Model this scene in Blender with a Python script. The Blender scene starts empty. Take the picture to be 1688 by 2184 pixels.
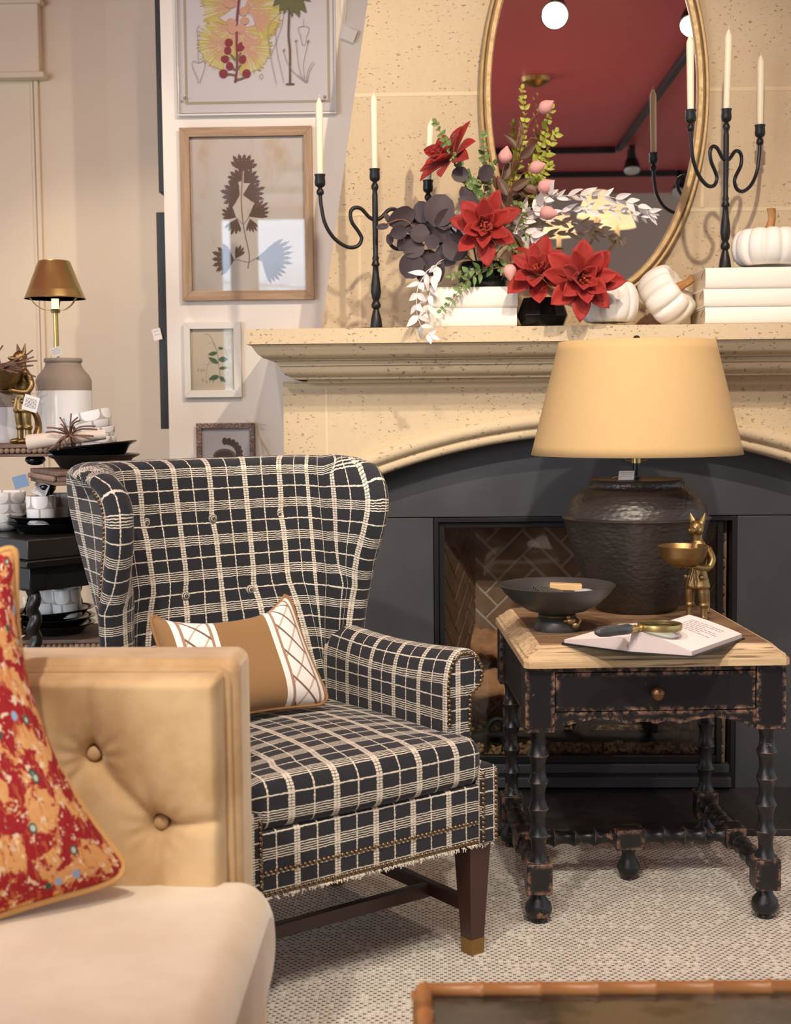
import bpy, bmesh, math, random
from mathutils import Matrix, Vector, Euler
PI = math.pi
random.seed(7)
S = bpy.context.scene
COL = S.collection

# ------------------------------------------------------------------ camera, world, lights, exposure
FPX, EYE = 2900.0, 1.26
PSI, TH, RO = math.radians(1.64), math.radians(4.38), math.radians(-0.53)
CAMR = Matrix.Rotation(PSI, 3, 'Z') @ Matrix.Rotation(PI/2 - TH, 3, 'X') @ Matrix.Rotation(RO, 3, 'Z')
EYEV = Vector((0, 0, EYE))
cd = bpy.data.cameras.new('camera'); cam = bpy.data.objects.new('camera', cd); COL.objects.link(cam)
cam.matrix_world = Matrix.Translation(EYEV) @ CAMR.to_4x4()
cd.sensor_fit = 'VERTICAL'; cd.sensor_height = 36.0; cd.sensor_width = 36.0*1688/2184
cd.lens = FPX/2184*36.0
cd.clip_start = 0.05; cd.clip_end = 60
cd.dof.use_dof = True; cd.dof.focus_distance = 3.55; cd.dof.aperture_fstop = 4.5
S.camera = cam
S.view_settings.view_transform = 'Standard'; S.view_settings.look = 'None'
S.view_settings.exposure = 0.0; S.view_settings.gamma = 1.0
S.view_settings.use_curve_mapping = False
S.cycles.use_denoising = True
S.cycles.max_bounces = 8; S.cycles.diffuse_bounces = 4; S.cycles.glossy_bounces = 4
S.cycles.transparent_max_bounces = 12; S.cycles.sample_clamp_indirect = 6.0
S.cycles.caustics_reflective = False; S.cycles.caustics_refractive = False

W = bpy.data.worlds.new('world'); S.world = W; W.use_nodes = True
W.node_tree.nodes['Background'].inputs[0].default_value = (0.86, 0.92, 1.0, 1)
W.node_tree.nodes['Background'].inputs[1].default_value = 1.0

WARM = (1.0, 0.86, 0.68)
def spot(name, loc, target, power, angle, blend=0.35, radius=0.03, col=WARM):
    l = bpy.data.lights.new(name, 'SPOT'); o = bpy.data.objects.new(name, l); COL.objects.link(o)
    l.energy = power; l.spot_size = math.radians(angle); l.spot_blend = blend; l.shadow_soft_size = radius; l.color = col
    o.location = loc
    o.rotation_euler = (Vector(target) - Vector(loc)).to_track_quat('-Z', 'Y').to_euler()
    return o
SPOTA = Vector((0.56, 2.42, 3.02)); SPOTB = Vector((1.22, 2.28, 2.98))
spot('mantel_spot', SPOTA, (0.12, 4.25, 1.75), 142, 80, 0.8, 0.025)
spot('hearth_spot', SPOTB, (0.95, 3.6, 0.5), 55, 80, 0.7, 0.03)
SOFTW = (1.0, 0.93, 0.82)
spot('chair_spot', (-0.75, 0.9, 3.05), (-0.35, 3.1, 0.6), 185, 62, 0.8, 0.04, SOFTW)
spot('table_spot', (0.35, 1.2, 3.05), (0.5, 3.3, 0.5), 190, 60, 0.8, 0.04, SOFTW)
spot('sofa_spot', (-0.2, 0.35, 3.05), (-0.5, 2.0, 0.5), 96, 70, 0.8, 0.05, SOFTW)
spot('pier_spot', (-0.15, 2.2, 3.05), (-0.85, 4.7, 1.6), 80, 60, 0.8, 0.04)
spot('alcove_spot', (-1.5, 4.4, 3.05), (-1.25, 5.2, 0.9), 45, 70, 0.6, 0.04)
def area(name, loc, target, power, sx, sy, col):
    l = bpy.data.lights.new(name, 'AREA'); o = bpy.data.objects.new(name, l); COL.objects.link(o)
    l.shape = 'RECTANGLE'; l.size = sx; l.size_y = sy; l.energy = power; l.color = col
    o.location = loc
    o.rotation_euler = (Vector(target) - Vector(loc)).to_track_quat('-Z', 'Y').to_euler()
    return o
area('shop_window_daylight', (-3.6, -1.2, 1.8), (0, 3.5, 0.9), 130, 2.6, 2.2, (0.88, 0.94, 1.0))

def ray(px, py):
    return CAMR @ Vector(((px-844)/FPX, -(py-1092)/FPX, -1.0))
def at(px, py, Y):            # the point seen at a place of the photograph, at depth Y
    d = ray(px, py); return EYEV + d*(Y/d.y)
def atz(px, py, Z):           # the same, on the level Z
    d = ray(px, py); return EYEV + d*((Z-EYE)/d.z)

# ------------------------------------------------------------------ materials
def lin(c):
    def f(v):
        v = v/255.0
        return v/12.92 if v <= 0.04045 else ((v+0.055)/1.055)**2.4
    return tuple(f(v) for v in c)
class NT:
    def __init__(s, m): s.t = m.node_tree; s.n = s.t.nodes; s.l = s.t.links
    def node(s, typ, **kw):
        nd = s.n.new(typ)
        for k, v in kw.items(): setattr(nd, k, v)
        return nd
    def link(s, a, b): s.l.new(a, b)
    def setin(s, nd, i, v):
        if v is None: return
        if hasattr(v, 'is_output') or isinstance(v, bpy.types.NodeSocket): s.l.new(v, nd.inputs[i])
        else: nd.inputs[i].default_value = v
    def math(s, op, a, b=None, c=None, clamp=False):
        nd = s.node('ShaderNodeMath', operation=op); nd.use_clamp = clamp
        s.setin(nd, 0, a); s.setin(nd, 1, b); s.setin(nd, 2, c); return nd.outputs[0]
    def mix(s, f, a, b, mode='MIX'):
        nd = s.node('ShaderNodeMix', data_type='RGBA', blend_type=mode)
        s.setin(nd, 0, f)
        for i, v in ((6, a), (7, b)):
            if isinstance(v, (tuple, list)): nd.inputs[i].default_value = (*v[:3], 1)
            else: s.l.new(v, nd.inputs[i])
        return nd.outputs[2]
    def noise(s, vec, scale, detail=2, rough=0.5, out=0, dim=None):
        nd = s.node('ShaderNodeTexNoise'); nd.inputs['Scale'].default_value = scale
        nd.inputs['Detail'].default_value = detail; nd.inputs['Roughness'].default_value = rough
        if vec is not None: s.l.new(vec, nd.inputs['Vector'])
        return nd.outputs[out]
    def coord(s, which='Object'): return s.node('ShaderNodeTexCoord').outputs[which]
    def mapping(s, vec, scale=(1,1,1), rot=(0,0,0), loc=(0,0,0)):
        nd = s.node('ShaderNodeMapping'); s.l.new(vec, nd.inputs[0])
        nd.inputs['Scale'].default_value = scale; nd.inputs['Rotation'].default_value = rot; nd.inputs['Location'].default_value = loc
        return nd.outputs[0]
    def smooth(s, v, a, b, lo=0.0, hi=1.0):
        nd = s.node('ShaderNodeMapRange', interpolation_type='SMOOTHSTEP')
        s.setin(nd, 0, v); nd.inputs[1].default_value = a; nd.inputs[2].default_value = b
        nd.inputs[3].default_value = lo; nd.inputs[4].default_value = hi; return nd.outputs[0]
    def sep(s, vec):
        nd = s.node('ShaderNodeSeparateXYZ'); s.l.new(vec, nd.inputs[0]); return nd.outputs
    def comb(s, x, y, z=0.0):
        nd = s.node('ShaderNodeCombineXYZ'); s.setin(nd, 0, x); s.setin(nd, 1, y); s.setin(nd, 2, z); return nd.outputs[0]
    def bump(s, h, strength, dist, bsdf, norm=None):
        nd = s.node('ShaderNodeBump'); nd.inputs['Strength'].default_value = strength; nd.inputs['Distance'].default_value = dist
        s.l.new(h, nd.inputs['Height']); s.l.new(nd.outputs[0], bsdf.inputs['Normal']); return nd.outputs[0]
def base(name, rgb, rough=0.6, metal=0.0, spec=0.5, sheen=0.0):
    m = bpy.data.materials.new(name); m.use_nodes = True; t = NT(m); b = t.n['Principled BSDF']
    b.inputs['Base Color'].default_value = (*lin(rgb), 1); b.inputs['Roughness'].default_value = rough
    b.inputs['Metallic'].default_value = metal; b.inputs['Specular IOR Level'].default_value = spec
    if sheen: b.inputs['Sheen Weight'].default_value = sheen; b.inputs['Sheen Roughness'].default_value = 0.5
    return m, t, b
def simple(name, rgb, rough=0.6, metal=0.0, spec=0.5, var=0.0, vscale=12, bump=0.0, bscale=80, bdist=0.002, sheen=0.0, rvar=0.0, trans=0.0):
    m, t, b = base(name, rgb, rough, metal, spec, sheen)
    c = t.coord()
    if var:
        nz = t.noise(c, vscale, 4, 0.6)
        a = lin(rgb); t.link(t.mix(nz, tuple(x*(1-var) for x in a), tuple(min(1, x*(1+var)) for x in a)), b.inputs['Base Color'])
    if rvar:
        t.link(t.smooth(t.noise(c, vscale*2, 4), 0.3, 0.7, rough-rvar, rough+rvar), b.inputs['Roughness'])
    if bump: t.bump(t.noise(c, bscale, 3), bump, bdist, b)
    if trans: b.inputs['Subsurface Weight'].default_value = trans; b.inputs['Subsurface Radius'].default_value = (0.012, 0.009, 0.006); b.inputs['Subsurface Scale'].default_value = 1.0
    return m
def emit(name, rgb, strength):
    m = bpy.data.materials.new(name); m.use_nodes = True; t = NT(m); b = t.n['Principled BSDF']
    b.inputs['Base Color'].default_value = (*lin(rgb), 1)
    b.inputs['Emission Color'].default_value = (*lin(rgb), 1); b.inputs['Emission Strength'].default_value = strength
    return m
def glass(name, tint=(1, 1, 1), rough=0.0, ior=1.45):
    m = bpy.data.materials.new(name); m.use_nodes = True; t = NT(m)
    t.n.remove(t.n['Principled BSDF']); out = t.n['Material Output']
    fr = t.node('ShaderNodeFresnel'); fr.inputs[0].default_value = ior
    g = t.node('ShaderNodeBsdfGlossy'); g.inputs['Roughness'].default_value = rough
    tr = t.node('ShaderNodeBsdfTransparent'); tr.inputs[0].default_value = (*tint, 1)
    mx = t.node('ShaderNodeMixShader'); t.link(fr.outputs[0], mx.inputs[0]); t.link(tr.outputs[0], mx.inputs[1]); t.link(g.outputs[0], mx.inputs[2])
    t.link(mx.outputs[0], out.inputs[0]); return m

def stone_mat(name, rgb, pit=1.0):
    m, t, b = base(name, rgb, 0.85, 0, 0.3)
    c = t.coord(); big = t.noise(c, 2.2, 3); fine = t.noise(c, 60, 3)
    a = lin(rgb)
    col = t.mix(big, tuple(x*0.86 for x in a), tuple(min(1, x*1.1) for x in a))
    col = t.mix(t.smooth(fine, 0.3, 0.8, 0, 0.25), col, tuple(x*0.8 for x in a))
    w = t.noise(t.mapping(c, (62, 62, 120)), 1.0, 2, 0.6)
    pits = t.math('MULTIPLY', t.smooth(w, 0.635, 0.66), t.smooth(t.noise(c, 9, 2), 0.34, 0.56))
    col = t.mix(t.math('MULTIPLY', pits, 0.75*pit), col, tuple(x*0.32 for x in a))
    t.link(col, b.inputs['Base Color'])
    h = t.math('SUBTRACT', t.math('MULTIPLY', fine, 0.25), pits)
    t.bump(h, 0.7, 0.003, b); return m
M = {}
M['stone'] = stone_mat('limestone', (206, 185, 152))
M['mortar'] = simple('pale_mortar', (216, 196, 160), 0.9, bump=0.3, bscale=150)
M['wall'] = simple('warm_white_paint', (228, 221, 212), 0.7, var=0.02, vscale=3, bump=0.05, bscale=200)
M['cream'] = simple('cream_paint', (222, 205, 180), 0.65, var=0.02, vscale=2, bump=0.05, bscale=200)
M['greige'] = simple('greige_paint', (206, 196, 176), 0.7)
M['red_ceiling'] = simple('crimson_paint', (204, 84, 84), 0.42, var=0.05, vscale=2)
M['steel'] = simple('blackened_steel', (66, 67, 71), 0.42, 0.0, 0.5, var=0.12, vscale=3, rvar=0.06)
M['black_metal'] = simple('black_metal_trim', (22, 22, 24), 0.38)
M['hearth'] = simple('black_hearth_slab', (50, 48, 47), 0.35, var=0.3, vscale=6, rvar=0.12, bump=0.1, bscale=40)
M['brick'] = simple('dark_firebrick', (150, 122, 98), 0.9, var=0.3, vscale=14, bump=0.4, bscale=90)
M['brick_mortar'] = simple('grey_brick_mortar', (206, 190, 168), 0.95, bump=0.4, bscale=120)
M['firebox'] = simple('sooty_firebox_lining', (60, 52, 46), 0.9, var=0.25, vscale=6)
M['soot'] = simple('sooty_iron', (30, 28, 27), 0.6)
M['gravel'] = simple('ember_gravel', (200, 168, 116), 0.85, var=0.5, vscale=60)
M['log'] = simple('ceramic_log_bark', (192, 144, 102), 0.9, var=0.55, vscale=25, bump=0.8, bscale=60, bdist=0.006)
M['iron'] = simple('wrought_black_iron', (30, 29, 29), 0.42, 0.3, 0.5, bump=0.25, bscale=70, bdist=0.002)
M['wax'] = simple('ivory_candle_wax', (238, 226, 198), 0.45, trans=0.25)
M['wick'] = simple('candle_wick', (225, 215, 195), 0.9)
M['gold'] = simple('antique_gold_leaf', (184, 156, 112), 0.58, 0.55, var=0.28, vscale=34, bump=0.45, bscale=90, rvar=0.08)
M['mirror'] = simple('mirror_silvering', (236, 236, 236), 0.0, 1.0)
M['bookcloth'] = simple('white_book_cloth', (236, 229, 216), 0.85, var=0.02, bump=0.1, bscale=300, bdist=0.0008)
M['paper'] = simple('cream_paper_block', (222, 206, 176), 0.9, bump=0.2, bscale=200)
M['twine'] = simple('flax_twine', (170, 150, 110), 0.9)
M['pumpkin'] = simple('matt_white_pumpkin', (236, 231, 222), 0.5, var=0.02, vscale=6)
M['pumpkin_stem'] = simple('ridged_brown_stem', (168, 120, 66), 0.6, var=0.4, vscale=60, bump=0.5, bscale=120)
M['petal'] = simple('red_felt_petal', (152, 28, 18), 0.7, var=0.4, vscale=16, sheen=0.1)
M['stamen'] = simple('rust_stamen', (160, 62, 36), 0.7, var=0.2)
M['purple_leaf'] = simple('plum_leaf', (54, 38, 44), 0.6, var=0.3, vscale=18, sheen=0.3)
M['green_leaf'] = simple('green_leaf', (104, 130, 70), 0.55, var=0.4, vscale=22, trans=0.1)
M['lime_leaf'] = simple('lime_leaf', (164, 172, 62), 0.5, var=0.4, vscale=22, trans=0.1)
M['white_leaf'] = simple('bleached_leaf', (226, 218, 214), 0.7, var=0.05)
M['brown_leaf'] = simple('brown_magnolia_leaf', (88, 60, 42), 0.5, var=0.4, vscale=14)
M['pink_bud'] = simple('pink_bud', (222, 160, 152), 0.7, var=0.2, vscale=60)
M['twig'] = simple('red_brown_twig', (132, 82, 54), 0.7, var=0.2)
M['white_twig'] = simple('bleached_twig', (214, 205, 196), 0.7)
M['black_glaze'] = simple('black_glazed_ceramic', (16, 18, 18), 0.18, rvar=0.05)
M['shade'] = simple('mustard_linen_shade', (186, 154, 106), 0.85, var=0.05, vscale=60, bump=0.15, bscale=400, bdist=0.0006)
M['shade_in'] = simple('shade_lining', (230, 214, 180), 0.8)
M['brass'] = simple('brushed_brass', (196, 172, 112), 0.33, 0.9, rvar=0.015)
M['old_brass'] = simple('aged_brass', (150, 124, 82), 0.42, 0.95, var=0.35, vscale=40, bump=0.25, bscale=160, bdist=0.0015)
M['bronze_nail'] = simple('bronze_nailhead', (120, 100, 74), 0.35, 0.9)
M['bowl'] = simple('matt_charcoal_stoneware', (52, 51, 50), 0.42, bump=0.06, bscale=300)
M['page_edge'] = simple('page_edge', (206, 190, 184), 0.85)  # greyer paper edge, with the shade on it put into the colour
M['page'] = simple('white_page', (238, 230, 224), 0.8)
M['print_ink'] = simple('faded_print_ink', (170, 160, 156), 0.9)
M['ink'] = simple('black_print_ink', (50, 48, 50), 0.9)
M['tag'] = simple('white_card_tag', (232, 228, 222), 0.8)
M['blue_tag'] = simple('grey_blue_card_tag', (124, 152, 184), 0.7)
M['raffia'] = simple('raffia_string', (206, 172, 110), 0.8)
M['horn'] = simple('grey_horn_handle', (62, 66, 68), 0.22, var=0.3, vscale=20)
M['glass'] = glass('clear_glass')
M['picture_glass'] = glass('picture_glass', ior=1.55)
M['fire_glass'] = glass('fire_screen_glass', (0.96, 0.95, 0.94), 0.03, ior=1.45)
M['acrylic'] = glass('clear_acrylic', (0.97, 0.97, 0.97), 0.02, ior=1.35)
M['walnut'] = simple('dark_walnut_wood', (62, 36, 28), 0.36, var=0.2, vscale=10)
M['brass_cap'] = simple('dull_brass_cap', (150, 118, 70), 0.4, 0.9)
M['black_paint'] = simple('satin_black_paint', (22, 21, 21), 0.35)
M['black_lid'] = simple('black_lacquer', (40, 38, 36), 0.3)
M['frame_black'] = simple('black_picture_frame', (36, 37, 40), 0.5)
M['frame_white'] = simple('chalky_white_frame', (220, 217, 208), 0.7, var=0.05)
M['crock_white'] = simple('white_crackle_glaze', (232, 231, 230), 0.16, bump=0.06, bscale=60)
M['crock_grey'] = simple('unglazed_grey_stoneware', (150, 137, 124), 0.85, var=0.12, vscale=40, bump=0.2, bscale=200)
M['cup_white'] = simple('white_stoneware_cup', (232, 231, 230), 0.3)
M['scallop_grey'] = simple('grey_scallop_print', (172, 168, 162), 0.5)
M['linen'] = simple('oatmeal_linen', (216, 202, 186), 0.9, bump=0.2, bscale=300)
M['coral'] = simple('brown_bead_twig', (124, 92, 76), 0.8, bump=0.9, bscale=260, bdist=0.003)
M['walnut_bead'] = simple('weathered_bead', (142, 118, 100), 0.75, var=0.35, vscale=50)
M['bamboo'] = simple('honey_bamboo', (164, 112, 64), 0.3, var=0.25, vscale=12)
M['bamboo_node'] = simple('dark_bamboo_node', (130, 76, 38), 0.4)
M['canopy'] = simple('aged_brass_canopy', (180, 140, 84), 0.3, 0.9)
M['lamp_hot'] = emit('lit_spot_lamp', (255, 236, 205), 25)
M['lamp_white'] = simple('white_spot_reflector', (215, 205, 190), 0.3)
M['bulb'] = emit('lit_bulb', (255, 214, 150), 40)
M['lit_shade'] = emit('lit_fabric_shade', (255, 220, 164), 1.15)
def daylit():
    m = emit('daylit_window_glass', (196, 222, 246), 7.0); t = NT(m); b = t.n['Principled BSDF']; c = t.coord(); s = t.sep(c)
    tree = t.math('MULTIPLY', t.smooth(s[2], 2.35, 2.75, 1, 0), t.smooth(t.noise(c, 6, 5, 0.7), 0.35, 0.65))
    col = t.mix(t.math('MULTIPLY', tree, 0.75), lin((206, 226, 248)), lin((120, 146, 150)))
    bars = t.smooth(t.math('ABSOLUTE', t.math('SUBTRACT', t.math('FRACT', t.math('ADD', t.math('MULTIPLY', s[2], 6.0), t.math('MULTIPLY', s[0], 0.5))), 0.5)), 0.40, 0.44, 0, 0.6)
    col = t.mix(t.math('MULTIPLY', bars, t.smooth(s[2], 2.5, 2.6, 1, 0)), col, lin((96, 112, 130)))
    t.link(col, b.inputs['Emission Color']); return m
M['window_sky'] = daylit()
M['soap_black'] = simple('black_patterned_box', (46, 44, 44), 0.5)
M['soap_tan'] = simple('tan_wooden_box', (206, 170, 120), 0.6)
M['soap_grey'] = simple('grey_stone_soap', (170, 168, 166), 0.5, var=0.2, vscale=40)
M['plum_ink'] = simple('pressed_leaf_brown', (104, 84, 72), 0.9, var=0.15, vscale=90)
M['green_ink'] = simple('print_green', (84, 110, 82), 0.9, var=0.3, vscale=150)
M['palm_ink'] = simple('print_olive', (110, 112, 74), 0.9, var=0.35, vscale=150)
M['pale_tuft'] = simple('print_pale_yellow', (216, 206, 172), 0.9)
M['yellow_ink'] = simple('print_yellow', (204, 184, 96), 0.9, var=0.15, vscale=200)
M['peach_ink'] = simple('print_peach', (212, 164, 140), 0.9, var=0.2, vscale=150)
M['crimson_ink'] = simple('print_crimson', (142, 60, 70), 0.9, var=0.3, vscale=120)
M['grey_ink'] = simple('print_grey_line', (150, 142, 144), 0.9)
M['mat_band'] = simple('taupe_print_band', (176, 164, 142), 0.9)
M['art_white'] = simple('cool_white_print', (216, 208, 210), 0.85)
M['art_cream'] = simple('cream_print', (222, 206, 180), 0.85, var=0.04, vscale=12)

def aged_paper():
    m, t, b = base('foxed_paper', (214, 200, 188), 0.85)
    c = t.coord(); n1 = t.smooth(t.noise(t.mapping(c, (5, 5, 2.5)), 1.6, 4, 0.6), 0.5, 0.72)
    t.link(t.mix(n1, lin((214, 201, 190)), lin((200, 172, 136))), b.inputs['Base Color']); return m
M['foxed'] = aged_paper()
def wood_mat(name, c1, c2, rough=0.6, scale=(3, 60, 60), bump=0.25, c3=None):
    m, t, b = base(name, c1, rough)
    c = t.coord(); n = t.noise(t.mapping(c, scale), 1.0, 5, 0.65)
    col = t.mix(t.smooth(n, 0.3, 0.7), lin(c1), lin(c2))
    if c3:
        col = t.mix(t.smooth(t.noise(t.mapping(c, tuple(x*2.3 for x in scale), loc=(3, 1, 7)), 1.0, 3), 0.55, 0.68), col, lin(c3))
    t.link(col, b.inputs['Base Color']); t.bump(n, bump, 0.002, b); return m
M['pale_oak'] = wood_mat('weathered_pale_oak', (214, 188, 148), (176, 146, 106), 0.7, c3=(126, 100, 72))
M['brown_oak'] = wood_mat('weathered_brown_oak', (146, 114, 82), (100, 76, 56), 0.6, c3=(170, 138, 104))
M['frame_oak'] = wood_mat('limed_oak_frame_v', (178, 150, 120), (146, 118, 92), 0.65, (60, 60, 4))
M['frame_oak_h'] = wood_mat('limed_oak_frame_h', (178, 150, 120), (146, 118, 92), 0.65, (4, 60, 60))
M['frame_walnut'] = wood_mat('brown_cerused_frame', (120, 96, 84), (92, 70, 60), 0.6, (90, 60, 90), c3=(190, 176, 164))
M['riser'] = wood_mat('grey_brown_mango_wood', (132, 108, 92), (98, 78, 64), 0.7, (6, 40, 40))
def distressed(name, rad, e1=0.02, fl=0.70):
    m, t, b = base(name, (22, 22, 24), 0.45)
    c = t.coord(); bv = t.node('ShaderNodeBevel'); bv.samples = 6; bv.inputs[0].default_value = rad
    geo = t.node('ShaderNodeNewGeometry')
    dp = t.node('ShaderNodeVectorMath', operation='DOT_PRODUCT'); t.link(bv.outputs[0], dp.inputs[0]); t.link(geo.outputs['Normal'], dp.inputs[1])
    edge = t.math('SUBTRACT', 1.0, dp.outputs['Value'])
    nz = t.noise(c, 55, 5, 0.7)
    e = t.math('MULTIPLY', t.smooth(edge, 0.0006, e1), t.smooth(nz, 0.44, 0.60))
    flk = t.smooth(t.noise(c, 26, 4, 0.65), fl, fl+0.04)
    k = t.math('MAXIMUM', e, t.math('MULTIPLY', flk, 0.8), clamp=True)
    brown = t.mix(t.noise(c, 120, 2), lin((96, 52, 34)), lin((166, 132, 108)))
    t.link(t.mix(k, lin((23, 23, 25)), brown), b.inputs['Base Color'])
    t.link(t.math('ADD', 0.36, t.math('MULTIPLY', k, 0.35)), b.inputs['Roughness'])
    t.bump(t.math('SUBTRACT', t.math('MULTIPLY', t.noise(t.mapping(c, (6, 80, 80)), 1, 3), 0.2), k), 0.25, 0.002, b); return m
M['distressed'] = distressed('distressed_black_paint', 0.017); M['distressed_turned'] = distressed('distressed_black_turning', 0.0035, 0.06, 0.63)
def hammered():
    m, t, b = base('hammered_black_metal', (50, 47, 44), 0.36, 0.55)
    c = t.coord('UV'); s = t.sep(c)
    v = t.node('ShaderNodeTexVoronoi', feature='SMOOTH_F1'); v.inputs['Scale'].default_value = 1.0; v.inputs['Smoothness'].default_value = 0.4
    t.link(t.mapping(c, (70, 95, 1)), v.inputs['Vector'])
    t.bump(t.math('ADD', v.outputs['Distance'], t.math('MULTIPLY', t.noise(t.mapping(c, (6, 60, 1)), 1, 3), 1.2)), 0.4, 0.004, b)
    t.link(t.mix(t.noise(t.coord(), 6, 4), lin((54, 50, 47)), lin((84, 78, 71))), b.inputs['Base Color']); return m
M['hammered'] = hammered()
def plaid():
    m, t, b = base('charcoal_windowpane_fabric', (44, 45, 50), 0.9, 0, 0.2, 0.15)
    uv = t.coord('UV'); wob = t.node('ShaderNodeTexNoise'); wob.inputs['Scale'].default_value = 130; wob.inputs['Detail'].default_value = 1
    t.link(uv, wob.inputs['Vector'])
    ws = t.sep(wob.outputs['Color']); s = t.sep(uv)
    u = t.math('ADD', s[0], t.math('MULTIPLY', t.math('SUBTRACT', ws[0], 0.5), 0.0036))
    v = t.math('ADD', s[1], t.math('MULTIPLY', t.math('SUBTRACT', ws[1], 0.5), 0.0036))
    PU, PV = 0.100, 0.086
    def dist(x, p, off): # |fract(x/p+off)-.5| in metres, 0 at the line
        return t.math('MULTIPLY', t.math('ABSOLUTE', t.math('SUBTRACT', t.math('FRACT', t.math('ADD', t.math('DIVIDE', x, p), off)), 0.5)), p)
    def below(x, k, soft=0.0004): return t.smooth(x, k-soft, k+soft, 1, 0)
    def frac(x, p): return t.math('FRACT', t.math('DIVIDE', x, p))
    # vertical woven band: two ladders of thick stitches
    band_u = below(dist(u, PU, 0.5), 0.0072)
    stitch = t.smooth(t.math('ABSOLUTE', t.math('SUBTRACT', frac(v, 0.0062), 0.5)), 0.30, 0.40, 1, 0.25)
    core = t.smooth(dist(u, PU, 0.5), 0.0006, 0.0014, 0.45, 1)
    bu = t.math('MULTIPLY', t.math('MULTIPLY', band_u, stitch), core)
    line_u = t.math('MULTIPLY', below(dist(u, PU, 0.0), 0.0017), t.smooth(t.math('ABSOLUTE', t.math('SUBTRACT', frac(v, 0.0085), 0.5)), 0.36, 0.44, 1, 0.35))
    # horizontal band: five separate strands
    band_v = below(dist(v, PV, 0.5), 0.0118)
    strand = t.smooth(t.math('ABSOLUTE', t.math('SUBTRACT', frac(t.math('ADD', dist(v, PV, 0.5), 0.0028), 0.0053), 0.5)), 0.15, 0.28, 1, 0.0)
    bvv = t.math('MULTIPLY', band_v, strand)
    line_v = below(dist(v, PV, 0.0), 0.0016)
    k = t.math('MAXIMUM', t.math('MAXIMUM', bu, line_u), t.math('MAXIMUM', bvv, line_v), clamp=True)
    weave = t.noise(t.mapping(uv, (420, 900, 1)), 1.0, 2)
    dark = t.mix(t.smooth(weave, 0.3, 0.75), lin((27, 28, 32)), lin((52, 52, 56)))
    light = t.mix(weave, lin((196, 184, 164)), lin((234, 224, 206)))
    t.link(t.mix(k, dark, light), b.inputs['Base Color'])
    t.bump(t.math('ADD', t.math('MULTIPLY', weave, 0.35), k), 0.5, 0.0016, b); return m
M['plaid'] = plaid()
def rug_mat():
    m, t, b = base('flecked_wool_rug', (210, 198, 180), 0.95, 0, 0.1)
    c = t.coord(); s = t.sep(c)
    RX, RY = 0.0180, 0.0100
    row = t.math('FLOOR', t.math('DIVIDE', s[1], RY))
    odd = t.math('MULTIPLY', t.math('FRACT', t.math('MULTIPLY', row, 0.5)), 1.0)
    xs = t.math('ADD', t.math('DIVIDE', s[0], RX), odd)
    fx = t.math('FRACT', xs); fy = t.math('FRACT', t.math('DIVIDE', s[1], RY))
    wn = t.node('ShaderNodeTexWhiteNoise', noise_dimensions='2D'); t.link(t.comb(t.math('FLOOR', xs), row), wn.inputs['Vector'])
    dx = t.math('ABSOLUTE', t.math('SUBTRACT', fx, 0.5)); dy = t.math('ABSOLUTE', t.math('SUBTRACT', fy, 0.5))
    fleck = t.math('MULTIPLY', t.smooth(dx, 0.15, 0.24, 1, 0), t.smooth(dy, 0.22, 0.34, 1, 0))
    on = t.smooth(t.math('ADD', wn.outputs['Value'], t.math('MULTIPLY', t.noise(c, 7, 3), 0.5)), 0.34, 0.50)
    ring = t.math('MULTIPLY', t.smooth(dx, 0.28, 0.44, 1, 0), t.smooth(dy, 0.35, 0.5, 1, 0))
    base_c = t.mix(t.noise(c, 5, 3), lin((216, 207, 192)), lin((236, 229, 215)))
    base_c = t.mix(t.smooth(t.noise(c, 220, 2), 0.4, 0.7, 0, 0.4), base_c, lin((182, 168, 148)))
    dark = t.mix(wn.outputs['Value'], lin((34, 33, 42)), lin((96, 82, 74)))
    t.link(t.mix(t.math('MULTIPLY', fleck, t.math('MULTIPLY', on, 0.9)), base_c, dark), b.inputs['Base Color'])
    h = t.math('ADD', t.math('MULTIPLY', t.math('SUBTRACT', 1.0, ring), 1.0), t.math('MULTIPLY', t.noise(c, 260, 2), 0.6))
    t.bump(h, 0.8, 0.003, b); return m
M['rug'] = rug_mat()
def velvet():
    m, t, b = base('tan_velvet', (206, 170, 118), 0.85, 0, 0.2, 0.6)
    b.inputs['Sheen Tint'].default_value = (1, 0.92, 0.78, 1); b.inputs['Sheen Roughness'].default_value = 0.35
    c = t.coord(); n = t.noise(c, 6, 5, 0.6)
    t.link(t.mix(t.smooth(n, 0.3, 0.7), lin((172, 138, 95)), lin((203, 174, 131))), b.inputs['Base Color'])
    t.bump(t.noise(c, 350, 2), 0.06, 0.001, b); return m
M['velvet'] = velvet()
def seat_velvet():
    m, t, b = base('cream_seat_velvet', (224, 204, 170), 0.85, 0, 0.2, 0.5)
    c = t.coord(); n = t.noise(c, 5, 5, 0.6)
    t.link(t.mix(t.smooth(n, 0.3, 0.7), lin((208, 190, 158)), lin((222, 206, 178))), b.inputs['Base Color'])
    t.bump(t.noise(c, 350, 2), 0.06, 0.001, b); return m
M['seat_velvet'] = seat_velvet()
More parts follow.
